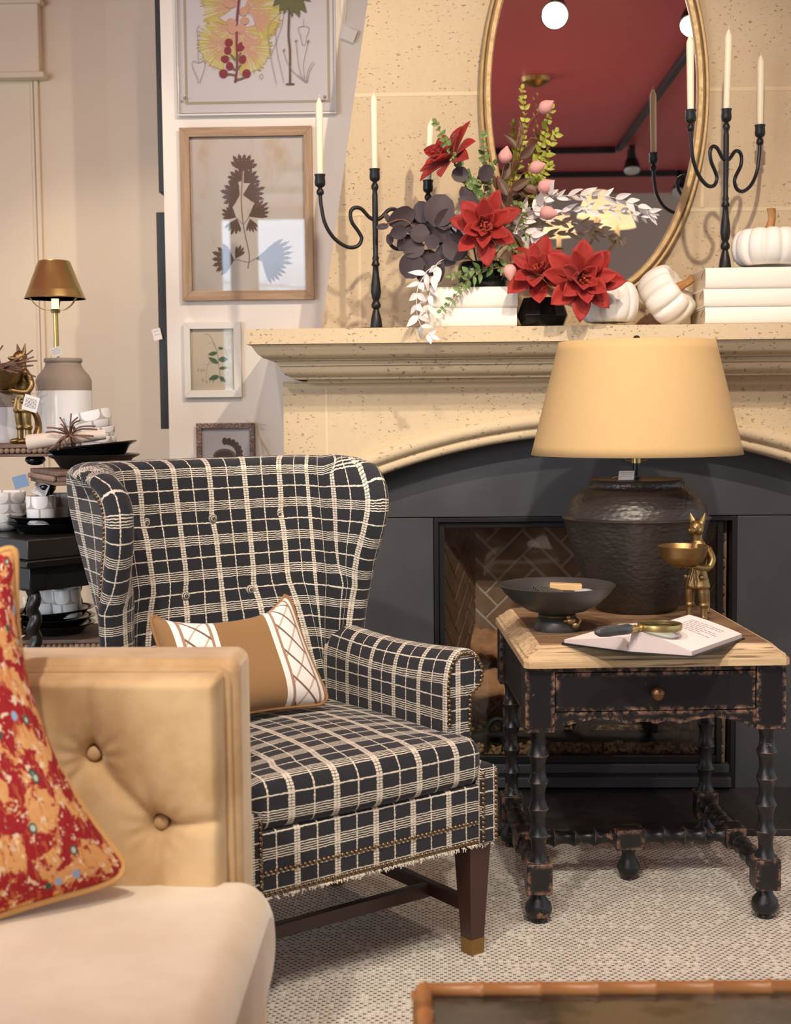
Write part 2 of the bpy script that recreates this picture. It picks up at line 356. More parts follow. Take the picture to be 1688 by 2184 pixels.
def tapestry():
    m, t, b = base('red_verdure_tapestry', (150, 34, 40), 0.9, 0, 0.2)
    uv = t.coord('UV'); w = t.noise(uv, 5, 3, 0.6, out=1)
    d = t.node('ShaderNodeVectorMath', operation='MULTIPLY_ADD'); t.link(w, d.inputs[0]); d.inputs[1].default_value = (0.12, 0.12, 0); t.link(uv, d.inputs[2])
    p = d.outputs[0]
    red = t.mix(t.noise(uv, 90, 2), lin((136, 30, 36)), lin((172, 46, 50)))
    leaf = t.smooth(t.noise(p, 11, 4, 0.65), 0.50, 0.54)
    gold = t.mix(t.noise(uv, 40, 3), lin((206, 140, 78)), lin((226, 178, 120)))
    col = t.mix(leaf, red, gold)
    vein = t.smooth(t.noise(p, 30, 3, 0.6), 0.58, 0.62)
    col = t.mix(t.math('MULTIPLY', vein, 0.9), col, lin((234, 212, 180)))
    fine = t.smooth(t.noise(t.mapping(p, (60, 14, 1)), 1.0, 3), 0.58, 0.64)
    col = t.mix(t.math('MULTIPLY', fine, 0.6), col, lin((190, 110, 66)))
    v = t.node('ShaderNodeTexVoronoi'); v.inputs['Scale'].default_value = 15; t.link(uv, v.inputs['Vector'])
    cs = t.sep(v.outputs['Color'])
    sp = t.smooth(v.outputs['Distance'], 0.20, 0.26, 1, 0)
    col = t.mix(t.math('MULTIPLY', sp, t.smooth(cs[0], 0.66, 0.68)), col, lin((44, 92, 78)))
    col = t.mix(t.math('MULTIPLY', t.smooth(v.outputs['Distance'], 0.12, 0.17, 1, 0), t.smooth(cs[0], 0.66, 0.68)), col, lin((190, 200, 180)))
    col = t.mix(t.math('MULTIPLY', sp, t.smooth(cs[1], 0.78, 0.80)), col, lin((150, 172, 204)))
    t.link(col, b.inputs['Base Color']); t.bump(t.noise(uv, 300, 2), 0.25, 0.001, b); return m
M['tapestry'] = tapestry()
M['gold_piping'] = simple('gold_piping', (206, 160, 96), 0.8)
def camel():
    m, t, b = base('camel_felt_with_lattice_bands', (174, 124, 72), 0.95, 0, 0.15, 0.2)
    uv = t.coord('UV'); s = t.sep(uv); u, v = s[0], s[1]
    cam_c = t.mix(t.noise(uv, 120, 3), lin((136, 101, 64)), lin((158, 122, 82)))
    col = cam_c
    for a, e in ((0.085, 0.345), (0.685, 0.955)):
        w = t.math('DIVIDE', t.math('SUBTRACT', u, a), e-a)
        inside = t.math('MULTIPLY', t.math('GREATER_THAN', w, 0.0), t.math('LESS_THAN', w, 1.0))
        wi = t.math('MULTIPLY', t.math('GREATER_THAN', w, 0.16), t.math('LESS_THAN', w, 0.86))
        def ln(x, k): return t.math('LESS_THAN', t.math('ABSOLUTE', t.math('SUBTRACT', t.math('FRACT', x), 0.5)), k)
        vv = t.math('MULTIPLY', v, 4.6)
        d1 = ln(t.math('ADD', vv, t.math('MULTIPLY', w, 1.9)), 0.065); d2 = ln(t.math('SUBTRACT', vv, t.math('MULTIPLY', w, 1.9)), 0.055)
        bd = t.math('LESS_THAN', t.math('ABSOLUTE', t.math('SUBTRACT', t.math('ABSOLUTE', t.math('SUBTRACT', w, 0.51)), 0.34)), 0.035)
        white = t.mix(0.0, lin((236, 230, 222)), lin((236, 230, 222)))
        c2 = t.mix(t.math('MULTIPLY', wi, d2), white, lin((196, 172, 152)))
        c2 = t.mix(t.math('MULTIPLY', wi, d1), c2, lin((122, 96, 78)))
        c2 = t.mix(bd, c2, lin((162, 130, 106)))
        col = t.mix(inside, col, c2)
    t.link(col, b.inputs['Base Color']); t.bump(t.noise(uv, 300, 2), 0.15, 0.001, b); return m
M['camel'] = camel()
M['camel_piping'] = simple('camel_piping', (150, 108, 66), 0.9)
def table_glass():
    m, t, b = base('antiqued_mirror_top', (110, 106, 98), 0.12, 0.75)
    c = t.coord(); n = t.smooth(t.noise(c, 9, 5, 0.65), 0.35, 0.7)
    t.link(t.mix(n, lin((64, 62, 58)), lin((140, 134, 122))), b.inputs['Base Color'])
    t.link(t.smooth(n, 0, 1, 0.08, 0.3), b.inputs['Roughness']); return m
M['antique_mirror'] = table_glass()

# ------------------------------------------------------------------ mesh helpers
I4 = Matrix.Identity(4)
def T(x, y, z): return Matrix.Translation((x, y, z))
def RZ(a): return Matrix.Rotation(a, 4, 'Z')
def RX(a): return Matrix.Rotation(a, 4, 'X')
def RY(a): return Matrix.Rotation(a, 4, 'Y')
def SC(x, y=None, z=None):
    y = x if y is None else y; z = x if z is None else z
    return Matrix.Diagonal((x, y, z, 1))
def frame(o, x, z):           # matrix with origin o, x axis along x, z axis near z
    x = Vector(x).normalized(); z = Vector(z); z = (z - x*z.dot(x))
    if z.length < 1e-6: z = x.orthogonal()
    z.normalize(); y = z.cross(x)
    m = Matrix((x, y, z)).transposed().to_4x4(); m.translation = Vector(o); return m
def crom(pts, n=6):           # smooth curve through points
    P = [Vector(p) for p in pts]; out = []
    for i in range(len(P)-1):
        p0 = P[max(i-1, 0)]; p1 = P[i]; p2 = P[i+1]; p3 = P[min(i+2, len(P)-1)]
        for k in range(n):
            t = k/n
            out.append(0.5*((2*p1) + (p2-p0)*t + (2*p0-5*p1+4*p2-p3)*t*t + (3*p1-p0-3*p2+p3)*t*t*t))
    out.append(P[-1]); return out
class MB:
    def __init__(s): s.V = []; s.F = []; s.U = []; s.MI = []; s.mi = 0; s.M = I4
    def add(s, verts, faces, uvs=None, M=None):
        b = len(s.V); mm = s.M @ M if M is not None else s.M
        s.V += [mm @ Vector(v) for v in verts]; s.U += (uvs if uvs else [(v[0], v[2] if len(v) > 2 else 0) for v in verts])
        s.F += [tuple(b+i for i in f) for f in faces]; s.MI += [s.mi]*len(faces); return s
    def grid(s, P, uv=None, closed=False, M=None, flip=False):
        n, m = len(P), len(P[0]); vs = [p for r in P for p in r]; fs = []
        for i in range(n-1):
            for j in range(m if closed else m-1):
                k = (j+1) % m; f = (i*m+j, i*m+k, (i+1)*m+k, (i+1)*m+j); fs.append(f[::-1] if flip else f)
        return s.add(vs, fs, [q for r in uv for q in r] if uv else None, M)
    def box(s, x0, x1, y0, y1, z0, z1, M=None):
        v = [(x, y, z) for z in (z0, z1) for y in (y0, y1) for x in (x0, x1)]
        return s.add(v, [(0,2,3,1), (4,5,7,6), (0,1,5,4), (2,6,7,3), (0,4,6,2), (1,3,7,5)], None, M)
    def lathe(s, prof, seg=32, M=None, uvs=1.0, rfun=None):
        P = []; UV = []; l = 0
        for i, (r, z) in enumerate(prof):
            if i: l += math.hypot(r-prof[i-1][0], z-prof[i-1][1])
            row = []; ur = []
            for j in range(seg+1):
                a = 2*PI*j/seg; rr = r*(rfun(a, i) if rfun else 1)
                row.append((rr*math.cos(a), rr*math.sin(a), z)); ur.append((j/seg*uvs, l))
            P.append(row); UV.append(ur)
        s.grid(P, UV, False, M)
        for i in (0, -1):
            if prof[i][0] > 1e-5:
                row = P[i][:-1]; b = list(range(seg)); s.add(row, [tuple(b if i else b[::-1])], None, M)
        return s
    def tube(s, pts, r, seg=8, M=None, cap=True, up=(0, 0, 1)):
        P = [Vector(p) for p in pts]; n = len(P); R = r if isinstance(r, (list, tuple)) else [r]*n
        rows = []; prev = None; UV = []; l = 0
        for i in range(n):
            t = (P[min(i+1, n-1)]-P[max(i-1, 0)])
            if t.length < 1e-9: t = Vector((0, 0, 1))
            t.normalize()
            if prev is None: a = Vector(up); a = a - t*a.dot(t); a = t.orthogonal() if a.length < 0.05 else a
            else: a = prev - t*prev.dot(t)
            a.normalize(); prev = a; b = t.cross(a)
            if i: l += (P[i]-P[i-1]).length
            rows.append([P[i]+(a*math.cos(2*PI*k/seg)+b*math.sin(2*PI*k/seg))*R[i] for k in range(seg+1)]); UV.append([(k/seg, l) for k in range(seg+1)])
        s.grid(rows, UV, False, M)
        if cap:
            s.add(rows[0][:-1], [tuple(range(seg))[::-1]], None, M); s.add(rows[-1][:-1], [tuple(range(seg))], None, M)
        return s
    def sphere(s, c, r, seg=16, rings=10, M=None, sc=(1, 1, 1)):
        prof = [(max(1e-6, r*math.sin(PI*i/rings)), -r*math.cos(PI*i/rings)) for i in range(rings+1)]
        m = Matrix.Translation(Vector(c)) @ Matrix.Diagonal((*sc, 1)); return s.lathe(prof, seg, (M @ m) if M is not None else m)
    def prism(s, poly, z0, z1, M=None):
        n = len(poly); v = [(p[0], p[1], z0) for p in poly]+[(p[0], p[1], z1) for p in poly]
        f = [tuple(range(n))[::-1], tuple(range(n, 2*n))]+[(i, (i+1) % n, n+(i+1) % n, n+i) for i in range(n)]
        return s.add(v, f, None, M)
    def leaf(s, M, L, Wd, shape='ovate', cup=0.25, bend=0.2, n=6):
        rows = []; uv = []
        for i in range(n+1):
            t = i/n
            if shape == 'ovate': w = math.sin(PI*min(1, t**0.75))**0.9*(1-0.25*t)
            elif shape == 'lance': w = math.sin(PI*t**0.85)
            elif shape == 'round': w = math.sqrt(max(0, 1-(2*t-1)**2))*(1.0+0.15*(0.5-t))
            elif shape == 'petal': w = (math.sin(PI*t**1.15)**0.85)*1.0 if t < 1 else 0
            else: w = math.sin(PI*t)
            w = max(w, 0.03 if i < n else 0.01)*Wd/2
            zc = -bend*L*t*t; row = []; ur = []
            for k in (-1, -0.5, 0, 0.5, 1):
                row.append((L*t*(1-0.25*abs(bend)*t), k*w, zc+cup*w*(abs(k)**1.3))); ur.append((t, k))
            rows.append(row); uv.append(ur)
        return s.grid(rows, uv, False, M)
    def build(s, name, mats, parent=None, smooth=35, bevel=0, bseg=2, solid=0, sub=0, world=False, remesh=0, merge=False):
        me = bpy.data.meshes.new(name); me.from_pydata([tuple(v) for v in s.V], [], s.F)
        ms = mats if isinstance(mats, (list, tuple)) else [mats]
        for m in ms: me.materials.append(M[m] if isinstance(m, str) else m)
        ul = me.uv_layers.new(name='uv'); li = [0]*len(me.loops); me.loops.foreach_get('vertex_index', li)
        flat = []
        for i in li: flat += [s.U[i][0], s.U[i][1]]
        ul.data.foreach_set('uv', flat)
        me.polygons.foreach_set('material_index', s.MI)
        if merge:
            bm = bmesh.new(); bm.from_mesh(me); bmesh.ops.remove_doubles(bm, verts=bm.verts, dist=1e-5); bm.to_mesh(me); bm.free()
        if smooth:
            me.polygons.foreach_set('use_smooth', [True]*len(me.polygons)); me.set_sharp_from_angle(angle=math.radians(smooth))
        me.update()
        o = bpy.data.objects.new(name, me); COL.objects.link(o)
        if parent is not None:
            o.parent = parent
            if world: o.matrix_parent_inverse = world_of(parent).inverted()
        if remesh:
            d = o.modifiers.new('remesh', 'REMESH'); d.mode = 'VOXEL'; d.voxel_size = remesh; d.use_smooth_shade = True
            d = o.modifiers.new('smooth', 'SMOOTH'); d.iterations = 3; d.factor = 0.5
        if solid: d = o.modifiers.new('solid', 'SOLIDIFY'); d.thickness = solid; d.offset = 0
        if bevel:
            d = o.modifiers.new('bevel', 'BEVEL'); d.width = bevel; d.segments = bseg; d.limit_method = 'ANGLE'; d.angle_limit = math.radians(35); d.harden_normals = False
        if sub: d = o.modifiers.new('sub', 'SUBSURF'); d.levels = sub; d.render_levels = sub
        return o
def world_of(o):
    m = o.matrix_basis.copy()
    return world_of(o.parent) @ o.matrix_parent_inverse @ m if o.parent else m
def tag(o, label=None, cat=None, group=None, kind=None):
    if label: o['label'] = label
    if cat: o['category'] = cat
    if group: o['group'] = group
    if kind: o['kind'] = kind
    return o
def thing(name, label, cat, loc=(0, 0, 0), rz=0.0, group=None, scale=1.0):
    o = bpy.data.objects.new(name, None); COL.objects.link(o); o.empty_display_size = 0.05
    o.location = loc; o.rotation_euler = (0, 0, rz); o.scale = (scale,)*3
    return tag(o, label, cat, group)
def copy_tree(o, parent=None):
    c = o.copy(); COL.objects.link(c)
    if parent is not None: c.parent = parent; c.matrix_parent_inverse = o.matrix_parent_inverse.copy()
    for ch in [x for x in COL.objects if x.parent == o]: copy_tree(ch, c)
    return c
def struct(o): o['kind'] = 'structure'; return o
def rbox(x0, x1, y0, y1, z0, z1): return MB().box(x0, x1, y0, y1, z0, z1)

# ------------------------------------------------------------------ the setting
FL = -0.012
struct(rbox(-5, 5, -4.4, 6.6, FL-0.1, FL).build('floor', 'hearth'))
struct(rbox(-5, 5, -4.4, 6.6, 3.2, 3.3).build('ceiling', 'red_ceiling'))
PY = 4.74                                     # face of the white picture pier
xl = at(354, 600, PY).x
struct(rbox(xl, 3.6, PY, PY+0.5, FL, 3.2).build('wall_back', 'wall'))
cx = at(237, 500, 5.55).x
mb = MB(); mb.box(-5, cx, 5.55, 5.7, FL, 3.2)
struct(mb.build('wall_left', 'cream'))
mb = MB(); ang = math.radians(-24)
mb.box(0, 1.3, 0, 0.12, FL, 3.2, T(cx, 5.55, 0) @ RZ(ang))
struct(mb.build('wall_alcove', 'cream'))
# pilaster and moulding on the left wall
a = at(90, 160, 5.5); b = at(205, 20, 5.5)
mb = MB(); mb.box(-2.6, at(82, 80, 5.5).x, 5.50, 5.55, a.z+0.01, 3.2); mb.box(-2.6, a.x+0.01, 5.485, 5.55, a.z-0.012, a.z+0.012)
mb.box(-2.6, at(88, 4, 5.5).x, 5.485, 5.55, at(80, 8, 5.5).z, at(80, -4, 5.5).z)
struct(mb.build('trim_1', 'cream', bevel=0.004))
mb = MB(); x1 = at(86, 400, 5.53).x
mb.box(x1-0.018, x1, 5.535, 5.55, 0.1, a.z-0.012); mb.box(x1-0.034, x1-0.022, 5.54, 5.55, 0.1, a.z-0.012)
struct(mb.build('trim_2', 'cream', bevel=0.003))
# the far end of the shop, behind the camera, with two daylit windows
WB = -3.9
wins = []
for (pa, pb) in (((462, 440), (497, 640)), ((540, 440), (690, 640))):
    p, q = at(*pa, 2*PY-0.1-WB), at(*pb, 2*PY-0.1-WB); wins.append((p.x, q.x, 1.2, p.z))
z0, z1 = 1.2, min(wins[0][3], 3.1)
xs = [-5, wins[0][0], wins[0][1], wins[1][0], wins[1][1], 5]
mb = MB()
for i in (0, 2, 4): mb.box(xs[i], xs[i+1], WB-0.15, WB, FL, 3.2)
for i in (1, 3): mb.box(xs[i], xs[i+1], WB-0.15, WB, FL, z0); mb.box(xs[i], xs[i+1], WB-0.15, WB, z1, 3.2)
struct(mb.build('wall_front', 'greige'))
for i, k in ((1, 'window_1'), (3, 'window_2')):
    w = struct(rbox(xs[i], xs[i+1], WB-0.08, WB-0.07, z0, z1).build(k, 'window_sky'))
    mb = MB(); x0, x1 = xs[i], xs[i+1]
    mb.box(x0, x0+0.03, WB-0.07, WB-0.01, z0, z1); mb.box(x1-0.03, x1, WB-0.07, WB-0.01, z0, z1); mb.box(x0, x1, WB-0.07, WB-0.01, z0, z0+0.04); mb.box(x0, x1, WB-0.07, WB-0.01, 2.05, 2.09)
    struct(mb.build('window_frame', 'frame_white', w))
# rug
rg = MB(); rg.box(-2.6, 2.6, 0.2, 3.93, FL, 0.0)
tag(rg.build('rug', 'rug', bevel=0.004), 'cream woven wool rug with dark flecks on the floor', 'rug')

# ------------------------------------------------------------------ fireplace
FX = 0.505
fp = thing('fireplace', 'limestone fireplace with arched opening and black steel surround', 'fireplace', (FX, 4.35, 0))
def wpart(mb, name, mat, parent, **k): return mb.build(name, mat, parent, world=True, **k)
YS, YF, YM = 4.36, 4.26, 4.05              # steel, stone frieze, shelf front
mb = MB(); xl_s, xr_s = at(605, 900, YF).x, 2*FX-at(605, 900, YF).x
# frieze with arched lower edge, extruded back to the steel
NA = 48; XA = 0.86
def arch(x): return 1.172-0.262*(x-FX-0.012)**2 - 0.0*abs(x)
topz = 1.345
pts = [(xl_s, topz), (xl_s, 0.0), (FX-XA-0.02, 0.0)]
bot = [(FX-XA+2*XA*i/NA, arch(FX-XA+2*XA*i/NA)) for i in range(NA+1)]
mb = MB(); cols = [(xl_s, 0.0)] + [(FX-XA-0.001, 0.0)] + bot + [(FX+XA+0.001, 0.0)] + [(xr_s, 0.0)]
front = [[(x, YF, z), (x, YF, topz)] for x, z in cols]
for i in range(len(cols)-1):
    (x0, za), (x1, zb) = cols[i], cols[i+1]
    mb.add([(x0, YF, za), (x1, YF, zb), (x1, YF, topz), (x0, YF, topz)], [(0, 1, 2, 3)])
    mb.add([(x0, YF, za), (x1, YF, zb), (x1, YS, zb), (x0, YS, za)], [(3, 2, 1, 0)])
mb.add([(xl_s, YF, 0), (xl_s, YF, topz), (xl_s, PY, topz), (xl_s, PY, 0)], [(0, 1, 2, 3)])
mb.add([(xr_s, YF, 0), (xr_s, YF, topz), (xr_s, PY, topz), (xr_s, PY, 0)], [(3, 2, 1, 0)])
wpart(mb, 'frieze', 'stone', fp, smooth=0)
# moulding following the arch: swept profile
prof = [(0.0, 0.0), (0.004, -0.012), (0.012, -0.018), (0.022, -0.018), (0.030, -0.012), (0.034, -0.022), (0.044, -0.034), (0.058, -0.036), (0.072, -0.026), (0.080, -0.010), (0.084, 0.0)]
mb = MB(); rows = []
for i in range(NA+1):
    x = FX-XA+2*XA*i/NA; d = -0.524*(x-FX-0.012); nrm = Vector((-d, 0, 1)).normalized(); p = Vector((x, YF, arch(x)))
    rows.append([p + nrm*a_ + Vector((0, 1, 0))*b_ for a_, b_ in prof])
mb.grid(rows, flip=True); wpart(mb, 'arch_moulding', 'stone', fp, smooth=50)
# shelf: stepped moulding profile swept round three sides
px = lambda y: at(600, y, 4.12).z
prof = [(0.0, 1.497), (0.0, 1.452), (-0.012, 1.450), (-0.020, 1.437), (-0.030, 1.423), (-0.045, 1.412), (-0.062, 1.408), (-0.064, 1.405), (-0.082, 1.404), (-0.082, 1.390), (-0.090, 1.388), (-0.094, 1.374), (-0.104, 1.362), (-0.120, 1.356), (-0.122, 1.350), (-0.165, 1.349), (-0.165, 1.338)]
XL = at(525, 715, YM).x; XR = 2*FX-XL
mb = MB(); rows = []
for o_, z in prof:
    rows.append([(XL-o_, PY-0.001, z), (XL-o_, YM-o_, z), (XR+o_, YM-o_, z), (XR+o_, PY-0.001, z)])
mb.grid(rows, flip=True); n = len(rows)
mb.add(rows[0], [(0, 1, 2, 3)]); mb.add(rows[-1], [(3, 2, 1, 0)])
wpart(mb, 'mantel_shelf', 'stone', fp, smooth=30)
MT = 1.497                                   # top of the mantel shelf
# tapering hood
YH = 4.42
e0, e1 = at(686, 703, YH), at(785, 0, YH); sl = (e1.x-e0.x)/(e1.z-e0.z); zt = 3.2
hx0, hx1 = e0.x-(e0.z-MT)*sl, e0.x+sl*(zt-e0.z)
mb = MB()
v = [(hx0, YH, MT), (2*FX-hx0, YH, MT), (2*FX-hx1, YH, zt), (hx1, YH, zt), (hx0-0.0, PY, MT), (2*FX-hx0, PY, MT), (2*FX-hx1, PY, zt), (hx1, PY, zt)]
mb.add(v, [(0, 1, 2, 3), (4, 0, 3, 7), (1, 5, 6, 2)])
wpart(mb, 'hood', 'stone', fp, smooth=0)
mb = MB()
def hood_x(z): return hx0+(z-MT)*sl
for py_ in (203, 457):
    z = at(760, py_, YH).z; mb.box(hood_x(z)+0.001, 2*FX-hood_x(z)-0.001, YH-0.0012, YH+0.001, z-0.006, z+0.006)
zb, zc = at(760, 203, YH).z, at(760, 457, YH).z
for x_, za, zz in ((at(768, 600, YH).x, MT, zc-0.005), (at(1570, 600, YH).x, MT, zc-0.005), (0.505, MT, zc-0.005), (0.16, zc+0.005, zb-0.005), (0.86, zc+0.005, zb-0.005)):
    mb.box(x_-0.005, x_+0.005, YH-0.0012, YH+0.001, za, zz)
mb.box(xl_s+0.002, xr_s-0.002, YF-0.0012, YF+0.001, 1.322, 1.338)
x_ = at(697, 900, YF).x; mb.box(x_-0.004, x_+0.004, YF-0.0012, YF+0.001, 0.0, 1.322); mb.box(2*FX-x_-0.004, 2*FX-x_+0.004, YF-0.0012, YF+0.001, 0.0, 1.322)
wpart(mb, 'mortar_joint', 'mortar', fp, smooth=0)
# steel surround: panels with the firebox opening
OX0, OX1, OZ1 = at(926, 1200, YS).x, at(1572, 1200, YS).x, at(926, 1104, YS).z
mb = MB(); g = 0.0015
mb.box(xl_s+0.02, xr_s-0.02, YS, YS+0.05, OZ1+g, 1.26)
mb.box(xl_s+0.02, OX0-g, YS, YS+0.05, 0.02, OZ1-g); mb.box(OX1+g, xr_s-0.02, YS, YS+0.05, 0.02, OZ1-g)
wpart(mb, 'steel_surround', 'steel', fp, bevel=0.0012)
mb = MB(); mb.box(-1.9, 2.6, 3.93, 4.42, FL, 0.02)
wpart(mb, 'hearth_slab', 'hearth', fp, bevel=0.004)
# insert frame, set in from the opening
ins = thing('fireplace_insert', 'black framed glass fronted firebox insert in the fireplace opening', 'fireplace insert', ((OX0+OX1)/2, YS+0.02, 0.02))
def frame4(mb, x0, x1, z0, z1, w, y0, y1, wb=None):
    wb = w if wb is None else wb
    mb.box(x0, x0+w, y0, y1, z0, z1); mb.box(x1-w, x1, y0, y1, z0, z1); mb.box(x0+w, x1-w, y0, y1, z1-w, z1); mb.box(x0+w, x1-w, y0, y1, z0, z0+wb)
ZB = at(1200, 1648, YS).z
mb = MB(); frame4(mb, OX0+0.001, OX1-0.001, 0.022, OZ1-0.001, 0.014, YS-0.004, YS+0.06, 0.05); wpart(mb, 'outer_frame', 'black_metal', ins, bevel=0.001)
mb = MB(); frame4(mb, OX0+0.017, OX1-0.04, 0.10, OZ1-0.017, 0.018, YS+0.012, YS+0.04, 0.024); wpart(mb, 'inner_frame', 'black_metal', ins, bevel=0.002)
mb = MB(); mb.box(OX0+0.016, OX1-0.016, YS-0.025, YS+0.02, 0.028, 0.06); mb.box(OX0+0.016, OX1-0.016, YS+0.0, YS+0.03, 0.066, 0.098); wpart(mb, 'sill_rail', 'steel', ins, bevel=0.002)
gx0, gx1, gz0, gz1 = OX0+0.035, OX1-0.058, 0.124, OZ1-0.035
mb = MB(); mb.box(gx0, gx1, YS+0.028, YS+0.032, gz0, gz1); wpart(mb, 'glass_front', 'fire_glass', ins, smooth=0)
BX0, BX1, BY1, BZ1 = OX0+0.02, OX1-0.02, YS+0.365, OZ1-0.005
mb = MB(); Y0 = YS+0.06
mb.add([(BX0, Y0, 0.06), (BX0+0.12, BY1, 0.06), (BX0+0.12, BY1, BZ1), (BX0, Y0, BZ1)], [(0, 1, 2, 3)])
mb.add([(BX1, Y0, 0.06), (BX1-0.12, BY1, 0.06), (BX1-0.12, BY1, BZ1), (BX1, Y0, BZ1)], [(3, 2, 1, 0)])
mb.add([(BX0+0.12, BY1, 0.06), (BX1-0.12, BY1, 0.06), (BX1-0.12, BY1, BZ1), (BX0+0.12, BY1, BZ1)], [(0, 1, 2, 3)])
mb.add([(BX0, Y0, 0.06), (BX1, Y0, 0.06), (BX1-0.12, BY1, 0.06), (BX0+0.12, BY1, 0.06)], [(0, 1, 2, 3)])
mb.add([(BX0, Y0, BZ1), (BX1, Y0, BZ1), (BX1-0.12, BY1, BZ1), (BX0+0.12, BY1, BZ1)], [(3, 2, 1, 0)])
wpart(mb, 'firebox_lining', 'brick_mortar', ins, smooth=0)
# herringbone bricks on the back and side panels
def clip_poly(poly, w, h):
    for axis, lim, sgn in ((0, 0.003, 1), (0, w-0.003, -1), (1, 0.003, 1), (1, h-0.003, -1)):
        out = []
        for i in range(len(poly)):
            p, q = poly[i-1], poly[i]; fp_, fq = (p[axis]-lim)*sgn, (q[axis]-lim)*sgn
            if (fp_ >= 0) != (fq >= 0):
                t = fp_/(fp_-fq); out.append((p[0]+(q[0]-p[0])*t, p[1]+(q[1]-p[1])*t))
            if fq >= 0: out.append(q)
        poly = out
        if len(poly) < 3: return []
    return poly
def herring(mb, org, ux, uz, nrm, w, h):
    bw, g = 0.062, 0.005; c = math.sqrt(0.5); O, ux, uz, nrm = Vector(org), Vector(ux), Vector(uz), Vector(nrm)
    for r in range(-30, 30):
        for m in range(-8, 8):
            x = r+6*m
            for (xa, xb, ya, yb) in ((x, x+3, r, r+1), (x-1, x, r, r+3)):
                q = [(xa*bw+g, ya*bw+g), (xb*bw-g, ya*bw+g), (xb*bw-g, yb*bw-g), (xa*bw+g, yb*bw-g)]
                q = clip_poly([((px_-py_)*c+w/2, (px_+py_)*c+h/2) for px_, py_ in q], w, h)
                if len(q) > 2:
                    n = len(q); P = [O+ux*p[0]+uz*p[1] for p in q]; k = nrm*0.005
                    mb.add(P+[p+k for p in P], [tuple(range(n, 2*n))]+[(i, (i+1) % n, n+(i+1) % n, n+i) for i in range(n)])
mb = MB(); herring(mb, (BX0+0.12, BY1-0.001, 0.06), (1, 0, 0), (0, 0, 1), (0, -1, 0), BX1-BX0-0.24, BZ1-0.06)
d = Vector((0.12, BY1-Y0, 0)); L = d.length; d.normalize()
herring(mb, (BX0+0.001, Y0, 0.06), d, (0, 0, 1), (d.y, -d.x, 0), L, BZ1-0.06)
d2 = Vector((-0.12, BY1-Y0, 0)).normalized(); herring(mb, (BX1-0.001, Y0, 0.06), d2, (0, 0, 1), (-d2.y, d2.x, 0), L, BZ1-0.06)
wpart(mb, 'herringbone_brick', 'brick', ins, smooth=0)
# burner bar, grate
mb = MB(); mb.box(0.12, 0.92, YS+0.13, YS+0.20, 0.14, 0.165)
wpart(mb, 'burner_bar', 'soot', ins, bevel=0.004)
gr = thing('log_grate', 'black iron log grate with hooked ends behind the fire glass', 'grate', (0.5, YS+0.15, 0.1))
for x_ in (0.17, 0.80):
    mb = MB(); mb.tube(crom([(x_, YS+0.09, 0.12), (x_, YS+0.09, 0.19), (x_+0.02, YS+0.09, 0.225), (x_+0.05, YS+0.09, 0.225), (x_+0.06, YS+0.09, 0.20), (x_+0.055, YS+0.09, 0.12)]), 0.009, 8); wpart(mb, 'hook_end', 'soot', gr)
mb = MB(); mb.box(0.15, 0.88, YS+0.085, YS+0.10, 0.172, 0.184); mb.box(0.15, 0.88, YS+0.25, YS+0.262, 0.17, 0.184); wpart(mb, 'cross_bar', 'soot', gr)
for x_ in (0.235, 0.5, 0.72):
    mb = MB(); mb.box(x_-0.014, x_+0.014, YS+0.08, YS+0.25, 0.16, 0.18); mb.box(x_-0.014, x_+0.014, YS+0.075, YS+0.088, 0.16, 0.27)
    wpart(mb, 'upright', 'soot', gr, bevel=0.002)
def log(p, q, r, label, seed):
    rnd = random.Random(seed); mb = MB(); pts = [Vector(p).lerp(Vector(q), i/9) + Vector((0, rnd.uniform(-.006, .006), rnd.uniform(-.008, .008))) for i in range(10)]
    P = []
    ax = (Vector(q)-Vector(p)).normalized(); a = ax.orthogonal().normalized(); b = ax.cross(a)
    ph = rnd.random()*6
    for i, c in enumerate(pts):
        P.append([c+(a*math.cos(2*PI*k/20)+b*math.sin(2*PI*k/20))*r*(1+0.12*math.sin(3*2*PI*k/20+ph)+rnd.uniform(-.05, .05)) for k in range(20)])
    mb.grid(P, closed=True); mb.add(P[0], [tuple(range(20))[::-1]]); mb.add(P[-1], [tuple(range(20))])
    tag(mb.build('fire_log', 'log', smooth=60), label, 'log', None)
log((0.10, YS+0.16, 0.315), (0.42, YS+0.24, 0.335), 0.05, 'ceramic fire log lying across the front of the grate, left end near chair arm', 1)
log((0.13, YS+0.27, 0.455), (0.30, YS+0.24, 0.43), 0.048, 'stubby upright ceramic log stacked behind the front log', 2)
log((0.40, YS+0.13, 0.215), (0.52, YS+0.26, 0.26), 0.036, 'small split log hanging low behind the table apron', 3)
rnd = random.Random(4); mb = MB()
ico = [(0, 0, 1), (.9, 0, .2), (-.4, .8, .3), (-.5, -.8, .2), (.3, .7, -.6), (.4, -.7, -.5), (-.8, .1, -.5)]
icf = [(0, 1, 2), (0, 2, 3), (0, 3, 1), (1, 4, 2), (2, 6, 3), (3, 5, 1), (1, 5, 4), (2, 4, 6), (3, 6, 5), (4, 5, 6)]
for _ in range(1500):
    x_ = rnd.uniform(BX0+0.05, BX1-0.05); y_ = YS+rnd.uniform(0.065, 0.34); r_ = rnd.uniform(0.005, 0.012)
    z_ = 0.10+0.06*(y_-YS)+rnd.uniform(0, 0.03)+0.012*math.sin(x_*23)
    mb.add([Vector(v)*r_ for v in ico], icf, None, T(x_, y_, z_) @ Euler((rnd.random()*6, rnd.random()*6, 0)).to_matrix().to_4x4())
mb.box(BX0+0.03, BX1-0.03, YS+0.062, YS+0.35, 0.062, 0.105)
